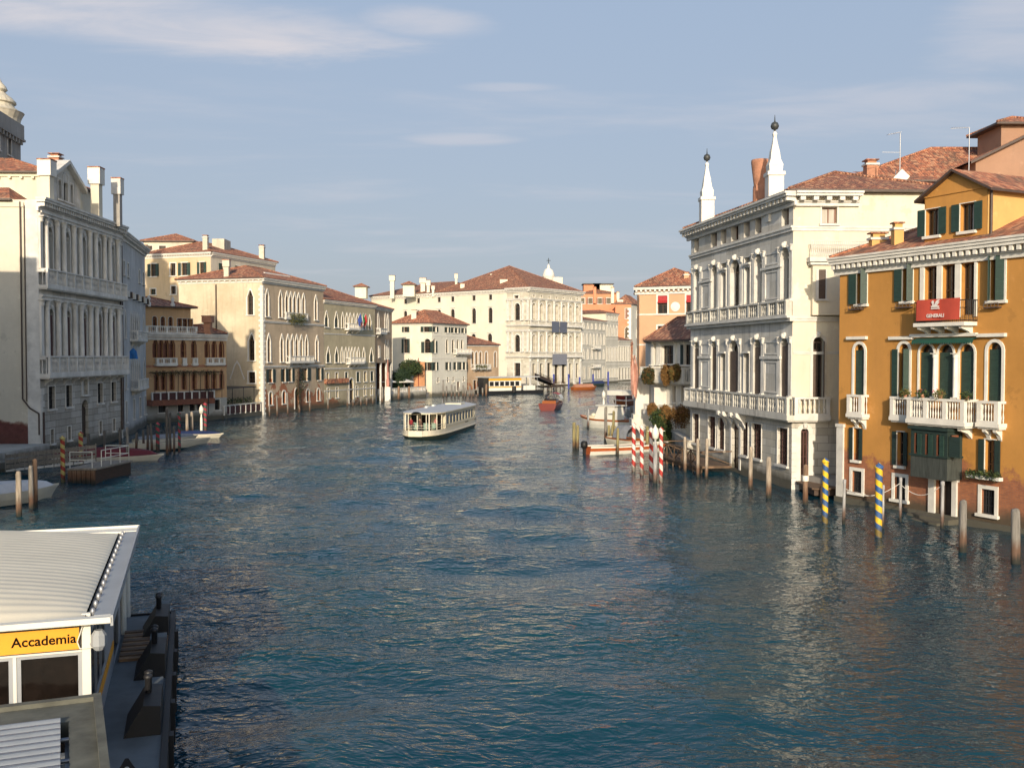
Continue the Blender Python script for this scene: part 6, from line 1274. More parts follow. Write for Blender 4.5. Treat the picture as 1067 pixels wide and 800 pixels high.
# ---- salmon houses behind
A0, A1 = at(604, 356), at(642, 356); F = Fr(A0, A1); zE = zat(306, 356); sh = thing('salmon_house', 'salmon orange house with small white framed windows and chimneys behind the grey white row', 'house', A0)
ops = [(F.u(x), zat(316.5, 356), 1.4, 2.1, 'rect') for x in (607, 615, 625, 634)]; wall(F, 0, F.L, 0, zE, ops, 'salmon', sh); shell(quad_pts(A0, A1, 14), 0, zE, sh, 'salmon')
for i, o in enumerate(ops): window(F, o, sh, trim='trim_white', t=.2, shutters='open' if i else None, smat='sash_red', bars=(0, 1))
rf = hip(quad_pts(A0, A1, 14), zE, 1.8, sh, over=.4, mat='tiles'); 
for px in (619.5, 638, 643.5): q = at(px, 355.4); chimney(q, zat(316, 355), zat(300 if px < 642 else 305, 355), 1.0, sh, 'salmon' if px < 630 else 'cream_far', 'pot', top='salmon')
for px, w_ in ((628, 7), (616, 6)): q = at(px, 366); s = MB(); s.box(q.x - w_/2, q.x + w_/2, 364, 370, zE, zE + 4.0); s.build('roof_room', ['cream_far' if px > 620 else 'salmon'], sh); s = MB(); s.box(q.x - w_/2 - .4, q.x + w_/2 + .4, 363, 371, zE + 4.0, zE + 4.25); s.build('flat_roof', ['iron'], sh)
A0, A1 = at(641, 350), at(657.5, 350); F = Fr(A0, A1); zE = zat(317, 350); oh = thing('orange_house', 'deep orange house with white quoins and an arched window left of the peach house', 'house', A0)
ops = [(F.u(653.5), zat(332, 350), 1.5, 3.6, 'rect'), (F.u(653.5), zat(352.5, 350), 1.6, 4.0, 'arch')]; wall(F, 0, F.L, -1.2, zE, ops, 'salmon', oh); S1 = at(668, 362); G = Fr(A1, S1)
gops = [(G.u(663.3), zat(331, 352), 1.2, 3.2, 'rect'), (G.u(663.3), zat(352, 352), 1.2, 3.6, 'rect'), (G.u(663.3), zat(372, 352), 1.2, 3.6, 'rect'), (G.u(663), 1.5, 1.2, 3, 'rect')]
wall(G, 0, G.L, -1.2, zE, gops, 'white_far', oh, name='side_wall'); shell([A0, A1, S1, at(650, 368)], -1, zE, oh, 'salmon', (2, 3))
for o in ops: window(F, o, oh, trim='trim_white', t=.15, glass='sash_red' if o is ops[0] else 'glass')
for o in gops: window(G, o, oh, trim='trim_white', t=.2)
quoins(F, F.L, -1, zE - .5, -1, oh, 'trim_white', 1.3, .8); hip([A0, A1, S1, at(650, 368)], zE, 3.4, oh, over=.5, mat='tiles_brown'); q = at(644, 351); s = MB(); s.box(q.x - .5, q.x + 1.7, 350.3, 352, zE, zE + 1.6); s.build('dormer', ['cream_far'], oh)
s = MB(); a, b = at(644, 344), at(660, 347); s.poly([(a.x, 344, zat(359, 344)), (b.x, 347, zat(359, 344)), (b.x, 352, zat(352, 346)), (a.x, 350, zat(352, 346))]); s.box(a.x + .2, b.x - .2, 347.2, 350, 0, zat(359, 346)); s.build('porch_roof', ['tiles_brown'], oh)

on_ = thing('added_shade_house', 'plain sand coloured house added outside the view to shade the left landing stage', 'house', (-40, 34, 0)); bp = [Vector((-52, 20, 0)), Vector((-29.4, 20, 0)), Vector((-29.4, 47.5, 0)), Vector((-52, 47.5, 0))]; K = Fr(bp[1], bp[2]); kops = [(2.2 + 3.9*i, z_, 1.1, 2.0, 'rect') for i in range(7) for z_ in (3.0, 7.2, 11.4)]  # unseen house, added so its shadow covers the left landing stage
wall(K, 0, K.L, -1.2, 17.5, kops, 'sand_render', on_); shell(bp, -1.2, 17.5, on_, 'sand_render', (0, 2, 3))
for o in kops: window(K, o, on_, trim='trim_white', t=.12, shutters='open')
rf = hip(bp, 17.5, 3.0, on_, over=.5, mat='tiles')
# ---- off-frame houses on the left bank that throw the shade on the near palace
ofh = thing('neighbour_house', 'plain cream house with two chimneys on the near left bank beside the stone palace', 'house', (-46, 55, 0)); bp = [Vector((-62, 52, 0)), Vector((-40.6, 52, 0)), Vector((-40.9, 66, 0)), Vector((-62, 66, 0))]; F = Fr(bp[0], bp[1]); zz = 22.6
K = Fr(bp[1], bp[2]); kops = [(2 + 3.4*i, z_, 1.1, 2.0, 'rect') for i in range(4) for z_ in (3.5, 7.8, 12.2, 16.6)]
wall(K, 0, K.L, -1.2, zz, kops, 'pale_render', ofh); wall(F, 0, F.L, -1.2, zz, [], 'sand_render', ofh, name='end_wall'); shell(bp, -1.2, zz, ofh, 'pale_render', (2, 3))
for o in kops: window(K, o, ofh, trim='trim_white', t=.12, shutters='open')
rf = hip(bp, zz, 1.4, ofh, over=.4, mat='tiles'); chimney((-43.5, 60, 0), zz, zz + 3.0, 1.0, rf, 'pale_render', 'box'); chimney((-47.2, 62, 0), zz, zz + 2.6, 1.4, rf, 'pale_render', 'box'); chimney((-51, 61, 0), zz, zz + 3.4, 1.0, rf, 'pale_render', 'box')
# ================================================================ THINGS ON THE WATER
flat('hull_white', (0.66, 0.61, 0.49), 0.35, var=0.12, sc=1); flat('hull_bottom', (0.03, 0.045, 0.035), 0.5); flat('cabin_cream', (0.66, 0.60, 0.44), 0.4, var=0.1, sc=1)
flat('boat_roof', (0.48, 0.49, 0.49), 0.5, var=0.12, sc=.8); flat('varnish', (0.30, 0.09, 0.025), 0.25, var=0.35, sc=1.5, stretch=(.5, 4, 4)); flat('tarp_red', (0.13, 0.012, 0.018), 0.7, var=0.3); flat('tarp_white', (0.62, 0.61, 0.60), 0.7, var=0.2, sc=1)
flat('tarp_blue', (0.015, 0.03, 0.10), 0.7); flat('tarp_grey', (0.22, 0.23, 0.25), 0.7); flat('launch_orange', (0.44, 0.105, 0.03), 0.3, var=.25); flat('boat_red', (0.15, 0.018, 0.012), 0.35, var=.2); flat('seat_green', (0.22, 0.33, 0.26), 0.6); flat('wood_grey', (0.26, 0.23, 0.19), 0.9, var=.4, sc=1.2, stretch=(6, 1, 1)); flat('anti_foul', (0.16, 0.035, 0.02), 0.6)
flat('station_yellow', (0.76, 0.33, 0.012), 0.55, var=.06); flat('membrane', (0.74, 0.68, 0.54), 0.6, var=.1, sc=.5, bmp=.05); flat('lettering_dark', (0.008, 0.006, 0.004), .9, spec=.1, bmp=0); flat('deck_grey', (0.13, 0.15, 0.16), 0.75, var=.25, sc=1.5); flat('concrete_moss', (0.125, 0.125, 0.10), .9, var=.45, sc=1.6)
flat('ramp_slat', (0.30, 0.17, 0.08), .7, var=.4); flat('ramp_wood', (0.16, 0.10, 0.06), .8, var=.6, sc=1, stretch=(1, 6, 1)); flat('skin', (0.42, 0.24, 0.16), .6, var=.1); flat('hair', (0.03, 0.02, 0.015), .8)
for nm, c in (('cloth_red', (.3, .03, .04)), ('cloth_blue', (.25, .38, .55)), ('cloth_dark', (.02, .02, .03)), ('cloth_grey', (.15, .15, .17)), ('cloth_pink', (.5, .2, .2)), ('cloth_brown', (.12, .07, .05))): flat(nm, c, .85, var=.2)
def corrug(name, c, per, axis='X'):
    m, t, p = newmat(name); pos = objpos(t); n = noise_(t, pos, 1.2, 5); t.links.new(mixrgb(t, mapr(t, n, .35, .7), c, tuple(x*.75 for x in c)), p.inputs['Base Color']); p.inputs['Roughness'].default_value = .5
for nm, ca, cb, per in (('stripe_red_white', (.42, .025, .02), (.74, .70, .64), .85), ('stripe_blue_yellow', (.02, .09, .26), (.72, .46, .02), .62), ('stripe_red_yellow', (.33, .03, .02), (.50, .42, .14), .62), ('stripe_green_red', (.025, .09, .065), (.36, .03, .05), .62), ('stripe_blue', (.03, .05, .30), (.035, .06, .34), 1)): stripes(nm, ca, cb, per)
wood_pile_mat('pile_pale', (0.44, 0.37, 0.29)); wood_pile_mat('pile_grey', (0.27, 0.25, 0.22)); wood_pile_mat('pile_dark', (0.13, 0.115, 0.10)); wood_pile_mat('pile_yellowish', (0.34, 0.29, 0.13)); wood_pile_mat('pile_silver', (0.42, 0.42, 0.42)); wood_pile_mat('pile_rust', (0.30, 0.19, 0.12))
ORD = ['first', 'second', 'third', 'fourth', 'fifth', 'sixth', 'seventh', 'eighth', 'ninth', 'tenth', 'eleventh', 'twelfth']
def pile(px, yb, yt, wpx, mat, label, group, name='mooring_pile', lean=0.0, top='flat', seed=0):
    q = wat(px, yb); Y = q.y; h = zat(yt, Y); r = max(.07, wpx * Y / FPX / 2); rn = random.Random(int(px * 7 + yb)); s = MB()
    if 'stripe' in mat: prof = [(r, -1.5), (r, h - r*1.2), (r*1.02, h - r*1.1)]; prof += [(r*1.25, h - r*1.0), (r*1.25, h - r*.4), (r*.7, h), (.02, h + r*.6)]
    elif top == 'cap': prof = [(r, -1.5), (r, h - .25), (r*1.15, h - .22), (r*1.1, h - .02), (r*.2, h)]
    else: prof = [(r*.92, -1.5), (r*1.05, .2), (r, h*.5), (r*.96, h - .15), (r*.8, h - .02), (r*.3, h + .02)]
    n = 12 if wpx > 4 else 8
    vs = []; 
    for k_, (rr, z) in enumerate(prof):
        for i in range(n):
            a = 2*math.pi*i/n; w_ = 1 + (0 if 'stripe' in mat or top == 'cap' else .08 * math.sin(3*a + k_ + px)); vs.append(Vector((rr*w_*math.cos(a), rr*w_*math.sin(a), z)))
    s.raw(vs, [(k_*n+i, k_*n+(i+1)%n, (k_+1)*n+(i+1)%n, (k_+1)*n+i) for k_ in range(len(prof)-1) for i in range(n)], 0, True); s.raw(vs[-n:], [tuple(range(n))])
    root = None
    if 'stripe_red_white' in mat: s.box(-r*1.9, r*1.9, -.04, .04, h - r*1.5, h - r*1.25, 1)
    o = s.build(name, [mat, 'trim_white'] if 'stripe_red_white' in mat else [mat]); o.location = (q.x, q.y, 0); o.rotation_euler = (R(lean * rn.uniform(-1, 1)), R(lean * rn.uniform(-1, 1)), 0)
    return tag(o, label, 'striped pole' if 'stripe' in mat else 'mooring pile', group)
def piles(lst, mat, fmt, group, wpx=3.0, **kw):
    for i, (px, yb, yt) in enumerate(sorted(lst)): pile(px, yb, yt, wpx, mat, fmt % ORD[i], group, lean=1.6, **kw)
# left foreground
pile(20, 538, 491, 5.6, 'pile_pale', 'sunlit pale pile in front of the covered white boat, leftmost and standing alone', 'piles by the covered white boat', lean=.8)
pile(36.5, 528, 478, 5.2, 'pile_rust', 'taller rust stained pile of the close pair at the white boat bow', 'piles by the covered white boat', lean=.6)
pile(33.0, 531, 485, 4.8, 'pile_grey', 'shorter grey pile of the close pair at the white boat bow', 'piles by the covered white boat', lean=.8)
pile(65.7, 503, 455, 4.6, 'stripe_red_yellow', 'red and yellow striped pole at the left corner of the wooden landing stage', 'red and yellow poles', 'striped_pole')
pile(84.5, 486, 450.5, 4.4, 'stripe_red_yellow', 'red and yellow striped pole behind the landing stage before the palace door', 'red and yellow poles', 'striped_pole')
piles([(93, 478, 452), (109, 474, 448.5), (125.6, 471, 446), (142, 470, 450.5), (149.7, 469, 448), (154, 470, 443), (158.5, 471, 441)], 'pile_dark', '%s dark mooring pile from the left along the grey stone palace front', 'dark piles along the left palaces', 2.6)
pile(133, 482, 445, 3.2, 'pile_grey', 'grey pile standing in front of the dark red covered boat', 'piles by the moored boats')
pile(174.2, 475, 424.6, 3.0, 'pile_dark', 'tallest dark grey pile of the mooring cluster behind the dark red boat bow', 'piles by the moored boats'); pile(177.5, 473, 430, 2.6, 'pile_dark', 'second dark grey pile of the mooring cluster, right behind the tallest one', 'piles by the moored boats')
pile(181.6, 474, 444, 2.4, 'pile_dark', 'short dark pile between the tallest pile and a green and red striped pole', 'piles by the moored boats')
pile(195, 455, 431, 3.0, 'pile_pale', 'pale pile behind the white open boat, left of its twin', 'piles by the moored boats'); pile(200, 454, 429, 3.0, 'pile_pale', 'pale pile behind the white open boat, right of its twin and nearer the lamp post', 'piles by the moored boats')
pile(164.5, 468.5, 441, 4.0, 'stripe_green_red', 'dark green and red striped pole at the bow of the dark red covered boat', 'green and red poles', 'striped_pole')
pile(187, 471, 430, 3.0, 'stripe_green_red', 'slim green and red striped pole before the white open boat', 'green and red poles', 'striped_pole'); pile(214, 449, 420, 3.6, 'stripe_green_red', 'green and red striped pole beside the white lamp post', 'green and red poles', 'striped_pole')
piles([(281, 435, 422), (289, 434, 413), (300, 432.5, 409), (312, 431, 425), (323, 429.5, 411)], 'pile_grey', '%s weathered pile from the left before the gothic corner palace', 'piles before the gothic corner palace', 1.8)
piles([(342, 427.5, 409), (362, 424.5, 404), (368, 424, 416), (376, 423.5, 413), (382, 423, 414), (388.5, 422, 412)], 'pile_grey', '%s weathered pile from the left before the greenish tan palace', 'piles before the greenish tan palace', 1.7)
for i, px in enumerate((364, 371, 379)):
    p0, p1 = wat(px, 424.4 - i*.6), wat(px + 6.5, 423.6 - i*.6); s = MB()
    for a, b in (((0, .5), (1, 1.5)), ((0, 1.5), (1, .5))): s.tube(p0.lerp(p1, a[0]) + Vector((0, 0, a[1])), p0.lerp(p1, b[0]) + Vector((0, 0, b[1])), .07, n=5)
    tag(s.build('crossed_rail', ['pile_grey']), '%s crossed wooden rail from the left at the water door of the greenish tan palace' % ORD[i], 'rail', 'crossed rails')
pile(398.3, 420, 403, 2.6, 'pile_grey', 'grey pile at the corner of the brick gothic house and the garden', 'piles along the garden')
piles([(415.2, 417, 402.5), (426.3, 416, 402.5)], 'pile_rust', '%s reddish painted pile along the garden wall', 'red piles along the garden wall', 2.4)
piles([(462, 414, 396), (465, 414, 402), (470.5, 414, 400.5), (474, 414.2, 402), (478, 414, 403), (482.5, 414, 401), (485, 414.2, 404), (489.5, 414.2, 402), (493, 414, 405), (498, 414, 403), (503, 413.5, 404)], 'pile_grey', '%s pile from the left in the dense cluster before the white shuttered house', 'dense pile cluster before the white house', 1.8)
pile(506.5, 413.5, 400, 2.2, 'pile_rust', 'leaning rust brown pile beside the yellow and white boat stop', 'dense pile cluster before the white house', lean=5)
for i, (px, yb, yt) in enumerate(((577, 406, 390), (592.5, 407, 390), (604, 406, 393), (618, 402, 390), (633.7, 403, 387.5))): pile(px, yb, yt, 1.7, 'stripe_blue', '%s blue pole from the left along the great palace quay' % ORD[i], 'blue poles along the far quay', 'blue_pole')
# right bank
pile(598.2, 468, 440, 3.6, 'pile_yellowish', 'yellowish pile left of its twin, off the outboard motor of the red boat', 'twin piles beyond the red boat', lean=.6); pile(601.8, 469, 443, 3.2, 'pile_yellowish', 'yellowish pile right of its twin, nearest the outboard motor of the red boat', 'twin piles beyond the red boat', lean=.6)
pile(613, 446, 426.5, 2.2, 'pile_silver', 'pale pile touching the bow of the white cabin boat', 'piles around the white cabin boat'); pile(626.4, 440, 425, 2.2, 'pile_grey', 'pile beyond the white cabin boat, left of the lamp post', 'piles around the white cabin boat'); pile(636, 440, 422, 2.2, 'pile_grey', 'pile beyond the white cabin boat, right of the lamp post', 'piles around the white cabin boat')
pile(631.2, 458, 424, 3.2, 'pile_grey', 'tall grey brown pile in front of the white cabin boat, left of its cabin', 'piles around the white cabin boat')
piles([(634.5, 461, 443), (637.6, 461.5, 443), (640.6, 461, 444), (643.6, 474, 446), (639, 452, 428)], 'pile_yellowish', '%s yellowish pile from the left between the white cabin boat and the red boat', 'yellowish piles between the two boats', 2.8)
pile(657.8, 442, 423, 3.0, 'pile_grey', 'grey pile at the stern of the white cabin boat beside the white pier', 'piles around the white cabin boat')
pile(674.5, 471, 444, 3.4, 'pile_yellowish', 'yellowish pile standing among the red and white striped poles', 'yellowish piles between the two boats')
for i, (px, yb, yt) in enumerate(((660.2, 491, 441), (668.6, 494, 443.5), (678.4, 499, 446), (688.7, 502, 446))): pile(px, yb, yt, 4.2, 'stripe_red_white', ['tall red and white striped pole, first from the left and farthest from the white palace', 'tall red and white striped pole, second from the left, with the reddest stripes', 'tall red and white striped pole directly left of the grey lamp post', 'tall red and white striped pole directly right of the grey lamp post'][i], 'red and white striped poles', 'striped_pole')
for i, (px, yb, yt) in enumerate(((714, 493, 455), (727.3, 497, 457), (736, 499, 457), (782, 510, 465.5), (801, 518, 476))): pile(px, yb, yt, (3.4, 3.6, 3.4, 4.2, 5.4)[i], 'pile_pale', ['bleached pile left of the wooden landing stage of the white palace', 'bleached pile in front of the middle of the palace landing stage', 'bleached pile before the right half of the palace landing stage', 'tall bleached pile under the white palace balcony, between landing stage and thick pile', 'thick bleached pile before the right corner of the white palace'][i], 'bleached piles before the white palace', lean=1.0)
pile(839.2, 526, 484, 5.2, 'pile_rust', 'brown pile with a white band before the side door of the white palace', 'bleached piles before the white palace'); 
q = wat(839.2, 526); s = MB(); s.lathe((q.x, q.y, zat(501, q.y)), [(.19, 0), (.2, .05), (.2, .28), (.19, .33)], 12); tag(s.build('white_band', ['white_paint']), 'white painted band round the brown pile before the palace side door', 'band')
for i, (px, yb, yt) in enumerate(((859.6, 545, 478.5), (915.2, 559, 484))): pile(px, yb, yt, (6.2, 7.4)[i], 'stripe_blue_yellow', ['blue and yellow spiral striped pole left of the ochre house, before the white palace corner', 'blue and yellow spiral striped pole in front of the ochre house'][i], 'blue and yellow striped poles', 'striped_pole')
for i, (px, yb, yt, w_) in enumerate(((879, 545, 499, 3.4), (919.8, 551, 505, 2.8), (938, 543, 497, 3.2), (981.6, 551, 501, 3.8))): pile(px, yb, yt, w_, 'pile_silver', ['slim silver grey pile at the left corner of the ochre house', 'slim silver grey pile half hidden behind the nearer blue and yellow pole', 'slim silver grey pile before the second ground floor window of the ochre house', 'slim pale pile right before the water door of the ochre house'][i], 'silver grey piles before the ochre house', lean=.5, top='cap')
pile(1003.2, 573, 521, 7.6, 'pile_grey', 'thick weathered pile between the water door and the right ochre house window', 'thick weathered piles', lean=.5); pile(1058, 586, 530, 9.0, 'pile_grey', 'thickest weathered pile, nearest the right edge of the picture', 'thick weathered piles', lean=.5)
# ropes between the silver piles
for i, (a, b, za, zb, lb) in enumerate((((879, 545), (938, 543), 1.9, 2.1, 'thin pale rope slung between the silver piles before the ochre house, left span'), ((938, 543), (981.6, 551), 2.0, 2.3, 'thin pale rope slung between the silver piles before the ochre house, right span'))):
    p0, p1 = wat(*a), wat(*b); s = MB(); P_ = [p0.lerp(p1, k_/14) + Vector((0, 0, za + (zb - za)*k_/14 - .55*math.sin(math.pi*k_/14))) for k_ in range(15)]; s.path(P_, .018, 5); tag(s.build('rope', ['trim']), lb, 'rope')
def lamp(px, yb, yt, wpx, label):
    q = wat(px, yb); h = zat(yt, q.y); r = wpx*q.y/FPX/2; th = thing('lamp_post', label, 'lamp post', q, 'white lamp posts in the water'); s = MB(); s.lathe(q, [(r, -1.5), (r, h - 1.5), (r*.6, h - 1.3), (r*.5, h - .95)], 10); s.build('post', ['white_paint' if wpx < 4 else 'pile_silver'], th)
    s = MB(); s.lathe((q.x, q.y, h - 1.0), [(r*.5, 0), (.22, .1), (.27, .45), (.2, .75), (.08, .9), (.03, 1.05)], 12); s.build('lantern', ['white_paint'], th)
lamp(210, 454, 422, 2.8, 'white lamp post at the bows of the moored boats on the left'); lamp(629, 441, 407, 2.4, 'white lamp post beyond the white cabin boat'); lamp(682.7, 504, 443, 4.4, 'grey lamp post with white lantern among the red and white poles')

def hull(mb, L, B, Hh, bow=.4, stern=.8, n=18, sheer=.3, mats=(0, 1, 2), sp=.75, z0=-.25, deck=.12):
    st = []
    for i in range(n + 1):
        t = i / n; x = -L/2 + L*t; f = max(0, (t - (1 - bow)) / bow); w = B/2 * (1 - f**2.1); g = max(0, 1 - t/.3); w *= 1 - (1 - stern) * g**2; w = max(w, .03); hz = Hh * (1 + sheer * f**1.6 + .06*g)
        xx = x - (0 if f == 0 else 0); st.append([(x - f*.35*0, 0, z0*(1 - f*.6)), (x - f*.5, w*.72, -.04), (x - f*.25, w*.9, hz*.42), (x, w*.98, hz*.8), (x + f*.1, w, hz)])
    for i in range(n):
        a, b = st[i], st[i+1]
        for k_ in range(4):
            m = (mats[1], mats[1] if False else mats[0], mats[0], mats[2])[k_]
            for sg in (1, -1): mb.poly([(a[k_][0], sg*a[k_][1], a[k_][2]), (b[k_][0], sg*b[k_][1], b[k_][2]), (b[k_+1][0], sg*b[k_+1][1], b[k_+1][2]), (a[k_+1][0], sg*a[k_+1][1], a[k_+1][2])], m, True)
        if deck is not None: mb.poly([(a[4][0], a[4][1]*.93, a[4][2] - deck), (b[4][0], b[4][1]*.93, b[4][2] - deck), (b[4][0], -b[4][1]*.93, b[4][2] - deck), (a[4][0], -a[4][1]*.93, a[4][2] - deck)], mats[-1] if len(mats) < 4 else mats[3])
        for sg in (1, -1): mb.poly([(a[4][0], sg*a[4][1], a[4][2]), (b[4][0], sg*b[4][1], b[4][2]), (b[4][0], sg*b[4][1]*.92, b[4][2]), (a[4][0], sg*a[4][1]*.92, a[4][2])], mats[2]); mb.poly([(a[4][0], sg*a[4][1]*.92, a[4][2]), (b[4][0], sg*b[4][1]*.92, b[4][2]), (b[4][0], sg*b[4][1]*.92, b[4][2] - (deck or .3)), (a[4][0], sg*a[4][1]*.92, a[4][2] - (deck or .3))], mats[2])
    s0 = st[0]; mb.poly([(p[0], p[1], p[2]) for p in s0] + [(p[0], -p[1], p[2]) for p in s0[::-1][:-1]], mats[0])
    return st
def place(th, p0, p1, L=None):
    """put a thing built along +x so that it points from p0 (stern) to p1 (bow)"""
    d = p1 - p0; c_ = (p0 + p1)/2 if L is None else p1 - d.normalized()*L/2; th.location = (c_.x, c_.y, 0); th.rotation_euler = (0, 0, math.atan2(d.y, d.x)); return d.length

def build_person():
    pass
PMESH = {}
def person_mesh(key, top, legs, arms='down', sit=False):
    if key in PMESH: return PMESH[key]
    J = [(0, 0, .93), (0, 0, 1.15), (0, 0, 1.36), (0, 0, 1.47), (0, .01, 1.58), (0, .01, 1.70),
         (.17, 0, 1.40), (.22, .02, 1.13), (.22, .14 if arms == 'down' else .30, .90 if arms == 'down' else 1.10), (-.17, 0, 1.40), (-.22, .02, 1.13), (-.22, .12 if arms == 'down' else .30, .90 if arms == 'down' else 1.10),
         (.09, 0, .88), (.10, .02, .48), (.10, -.01, .08), (.10, .14, .03), (-.09, 0, .88), (-.10, -.01, .48), (-.10, -.05, .08), (-.10, .10, .03)]
    Rr = [.13, .115, .13, .055, .085, .07, .06, .042, .03, .06, .042, .03, .085, .058, .042, .035, .085, .058, .042, .035]
    E = [(0, 1), (1, 2), (2, 3), (3, 4), (4, 5), (2, 6), (6, 7), (7, 8), (2, 9), (9, 10), (10, 11), (0, 12), (12, 13), (13, 14), (14, 15), (0, 16), (16, 17), (17, 18), (18, 19)]
    for w in (8, 11):   # palm and five fingers
        b = Vector(J[w]); pi = len(J); J.append(tuple(b + Vector((0, .05, -.05)))); Rr.append(.026); E.append((w, pi)); pb = Vector(J[pi])
        for k_ in range(4): J.append(tuple(pb + Vector(((k_ - 1.5)*.022, .03, -.055 + abs(k_ - 1.3)*.008)))); Rr.append(.009); E.append((pi, len(J) - 1))
        J.append(tuple(b + Vector((.03 if w == 11 else -.03, .06, -.03)))); Rr.append(.010); E.append((w, len(J) - 1))
    me = bpy.data.meshes.new('person'); me.from_pydata(J, E, []); o = bpy.data.objects.new('tmp', me); COL.objects.link(o)
    md = o.modifiers.new('s', 'SKIN'); sv = me.skin_vertices[0].data
    for i, r in enumerate(Rr): sv[i].radius = (r, r*.85 if i < 3 else r); sv[i].use_root = (i == 0)
    ms = o.modifiers.new('u', 'SUBSURF'); ms.levels = 1; ms.render_levels = 1
    bpy.context.view_layer.update(); m2 = bpy.data.meshes.new_from_object(o.evaluated_get(bpy.context.evaluated_depsgraph_get())); bpy.data.objects.remove(o)
    m2.materials.clear(); [m2.materials.append(MT[x]) for x in ('skin', top, legs, 'hair', 'rubber')]
    for p in m2.polygons:
        c = p.center; p.use_smooth = True
        p.material_index = 4 if c.z < .09 else 2 if c.z < .95 and abs(c.x) < .19 else 3 if (c.z > 1.66 or (c.z > 1.55 and c.y < -.02)) else 0 if c.z > 1.46 or (abs(c.x) > .18 and c.z < .98 and arms == 'down') or (c.y > .26) else 1
    PMESH[key] = m2; return m2
def person(loc, rot, top, legs, label, arms='down', scale=1.0):
    o = bpy.data.objects.new('person', person_mesh((top, legs, arms), top, legs, arms)); COL.objects.link(o); o.location = loc; o.rotation_euler = (0, 0, rot); o.scale = (scale,)*3; return tag(o, label, 'person')

# ---- water bus
vb = thing('water_bus', 'cream and white water bus with a grey roof travelling along the middle of the canal', 'boat', (0, 0, 0))
s = MB(); Lh, Bh = 22.6, 4.3; n = 40
def plan(x, k=1.0): return Bh/2 * k * max(0.1, 1 - abs(x/(Lh/2))**6) ** .5
xs = [-Lh/2 + Lh * .5 * (1 - math.cos(math.pi*i/n)) for i in range(n+1)]
lev = [(-.3, .90, 1), (.12, .965, 1), (.42, 1.0, 1), (.46, 1.03, 2), (.56, 1.03, 2), (.6, 1.0, 0), (1.0, 1.0, 0)]
for i in range(n):
    for (z0_, k0, m0), (z1_, k1, m1) in zip(lev, lev[1:]):
        for sg in (1, -1): s.poly([(xs[i]*k0 if k0 < 1 else xs[i], sg*plan(xs[i], k0), z0_), (xs[i+1]*k0 if k0 < 1 else xs[i+1], sg*plan(xs[i+1], k0), z0_), (xs[i+1]*(k1 if k1 < 1 else 1), sg*plan(xs[i+1], k1), z1_), (xs[i]*(k1 if k1 < 1 else 1), sg*plan(xs[i], k1), z1_)], m1 if z1_ > .1 else 1, True)
    s.poly([(xs[i], plan(xs[i]), .62), (xs[i+1], plan(xs[i+1]), .62), (xs[i+1], -plan(xs[i+1]), .62), (xs[i], -plan(xs[i]), .62)], 3)
for sg in (-1, 1):
    for (z0_, k0, m0), (z1_, k1, m1) in zip(lev, lev[1:]): xe0, xe1 = sg*Lh/2*min(1, k0), sg*Lh/2*min(1, k1); s.poly([(xe0, -plan(xs[0], k0), z0_), (xe0, plan(xs[0], k0), z0_), (xe1, plan(xs[0], k1), z1_), (xe1, -plan(xs[0], k1), z1_)], m1 if z1_ > .1 else 1)
s.build('hull', ['hull_white', 'hull_bottom', 'cabin_cream', 'deck_grey'], vb)
x0, x1, yw = -6.9, 7.2, 1.98
for sg, (P, Q) in ((-1, ((x0, -yw), (x1, -yw))), (1, ((x1, yw), (x0, yw)))):
    f = Fr(P, Q); ops = [(1.1 + i*1.5, 1.32, 1.3, 1.06, 'rect') for i in range(9)]; wall(f, 0, f.L, .62, 2.62, ops, 'cabin_cream', vb, name='cabin_side', depth=.06)
    for o in ops: window(f, o, vb, t=0, sash='cabin_cream', glass='glass', bars=(0, 0), depth=.06, sill=False)
    b_ = MB(); f.box(b_, 0, f.L, 1.18, 1.26, .002, .03); b_.build('side_moulding', ['hull_white'], vb)
    text_mesh('VENEZIA', .42, f, f.L*.72 if sg < 0 else f.L*.3, .92, .012, 'lettering_dark', vb, off=(0, 0, 0))
for xx, (P, Q) in ((x0, ((x0, yw), (x0, -yw))), (x1, ((x1, -yw), (x1, yw)))):
    f = Fr(P, Q); ops = [(.65, .66, .7, 1.75, 'rect'), (f.L/2, .66, 1.1, 1.75, 'rect'), (f.L - .65, .66, .7, 1.75, 'rect')]; wall(f, 0, f.L, .62, 2.62, ops, 'cabin_cream', vb, name='cabin_end', depth=.06)
    for o in ops: window(f, o, vb, t=0, sash='cabin_cream', glass='glass', bars=(0, 0), depth=.06, sill=False)
# stern and bow cockpits: windowed screens with posts, rails, seats
for sgx, xa, xb in ((-1, -10.5, x0), (1, x1, 10.4)):
    s = MB(); 
    for sg in (1, -1):
        for k_ in range(4):
            x = xa + (xb - xa) * k_/3 if sgx < 0 else xb - (xb - xa)*k_/3; y = sg*min(yw, plan(x)*.93); s = MB(); s.tube((x, y, 1.0), (x, y, 2.66), .05 if k_ else .07, n=6, m=0); s.build('roof_post', ['hull_white'], vb)
    for y in (-.9, 0, .9): x = (xa if sgx < 0 else xb); s = MB(); s.tube((x, y, 1.0), (x, y, 2.62), .045, n=6); s.build('roof_post', ['hull_white'], vb)
    s = MB()
    pts_ = [(x, plan(x)*.95) for x in np.linspace(xb if sgx < 0 else xa, sgx*11.05, 9)]
    for z in (1.25, 1.5):
        for sg in (1, -1):
            for (a, ya), (b, yb_) in zip(pts_, pts_[1:]): s.tube((a, sg*ya, z), (b, sg*yb_, z), .022, n=4)
        s.tube((pts_[-1][0], pts_[-1][1], z), (pts_[-1][0], -pts_[-1][1], z), .022, n=4)
    s.build('railing', ['hull_white'], vb)
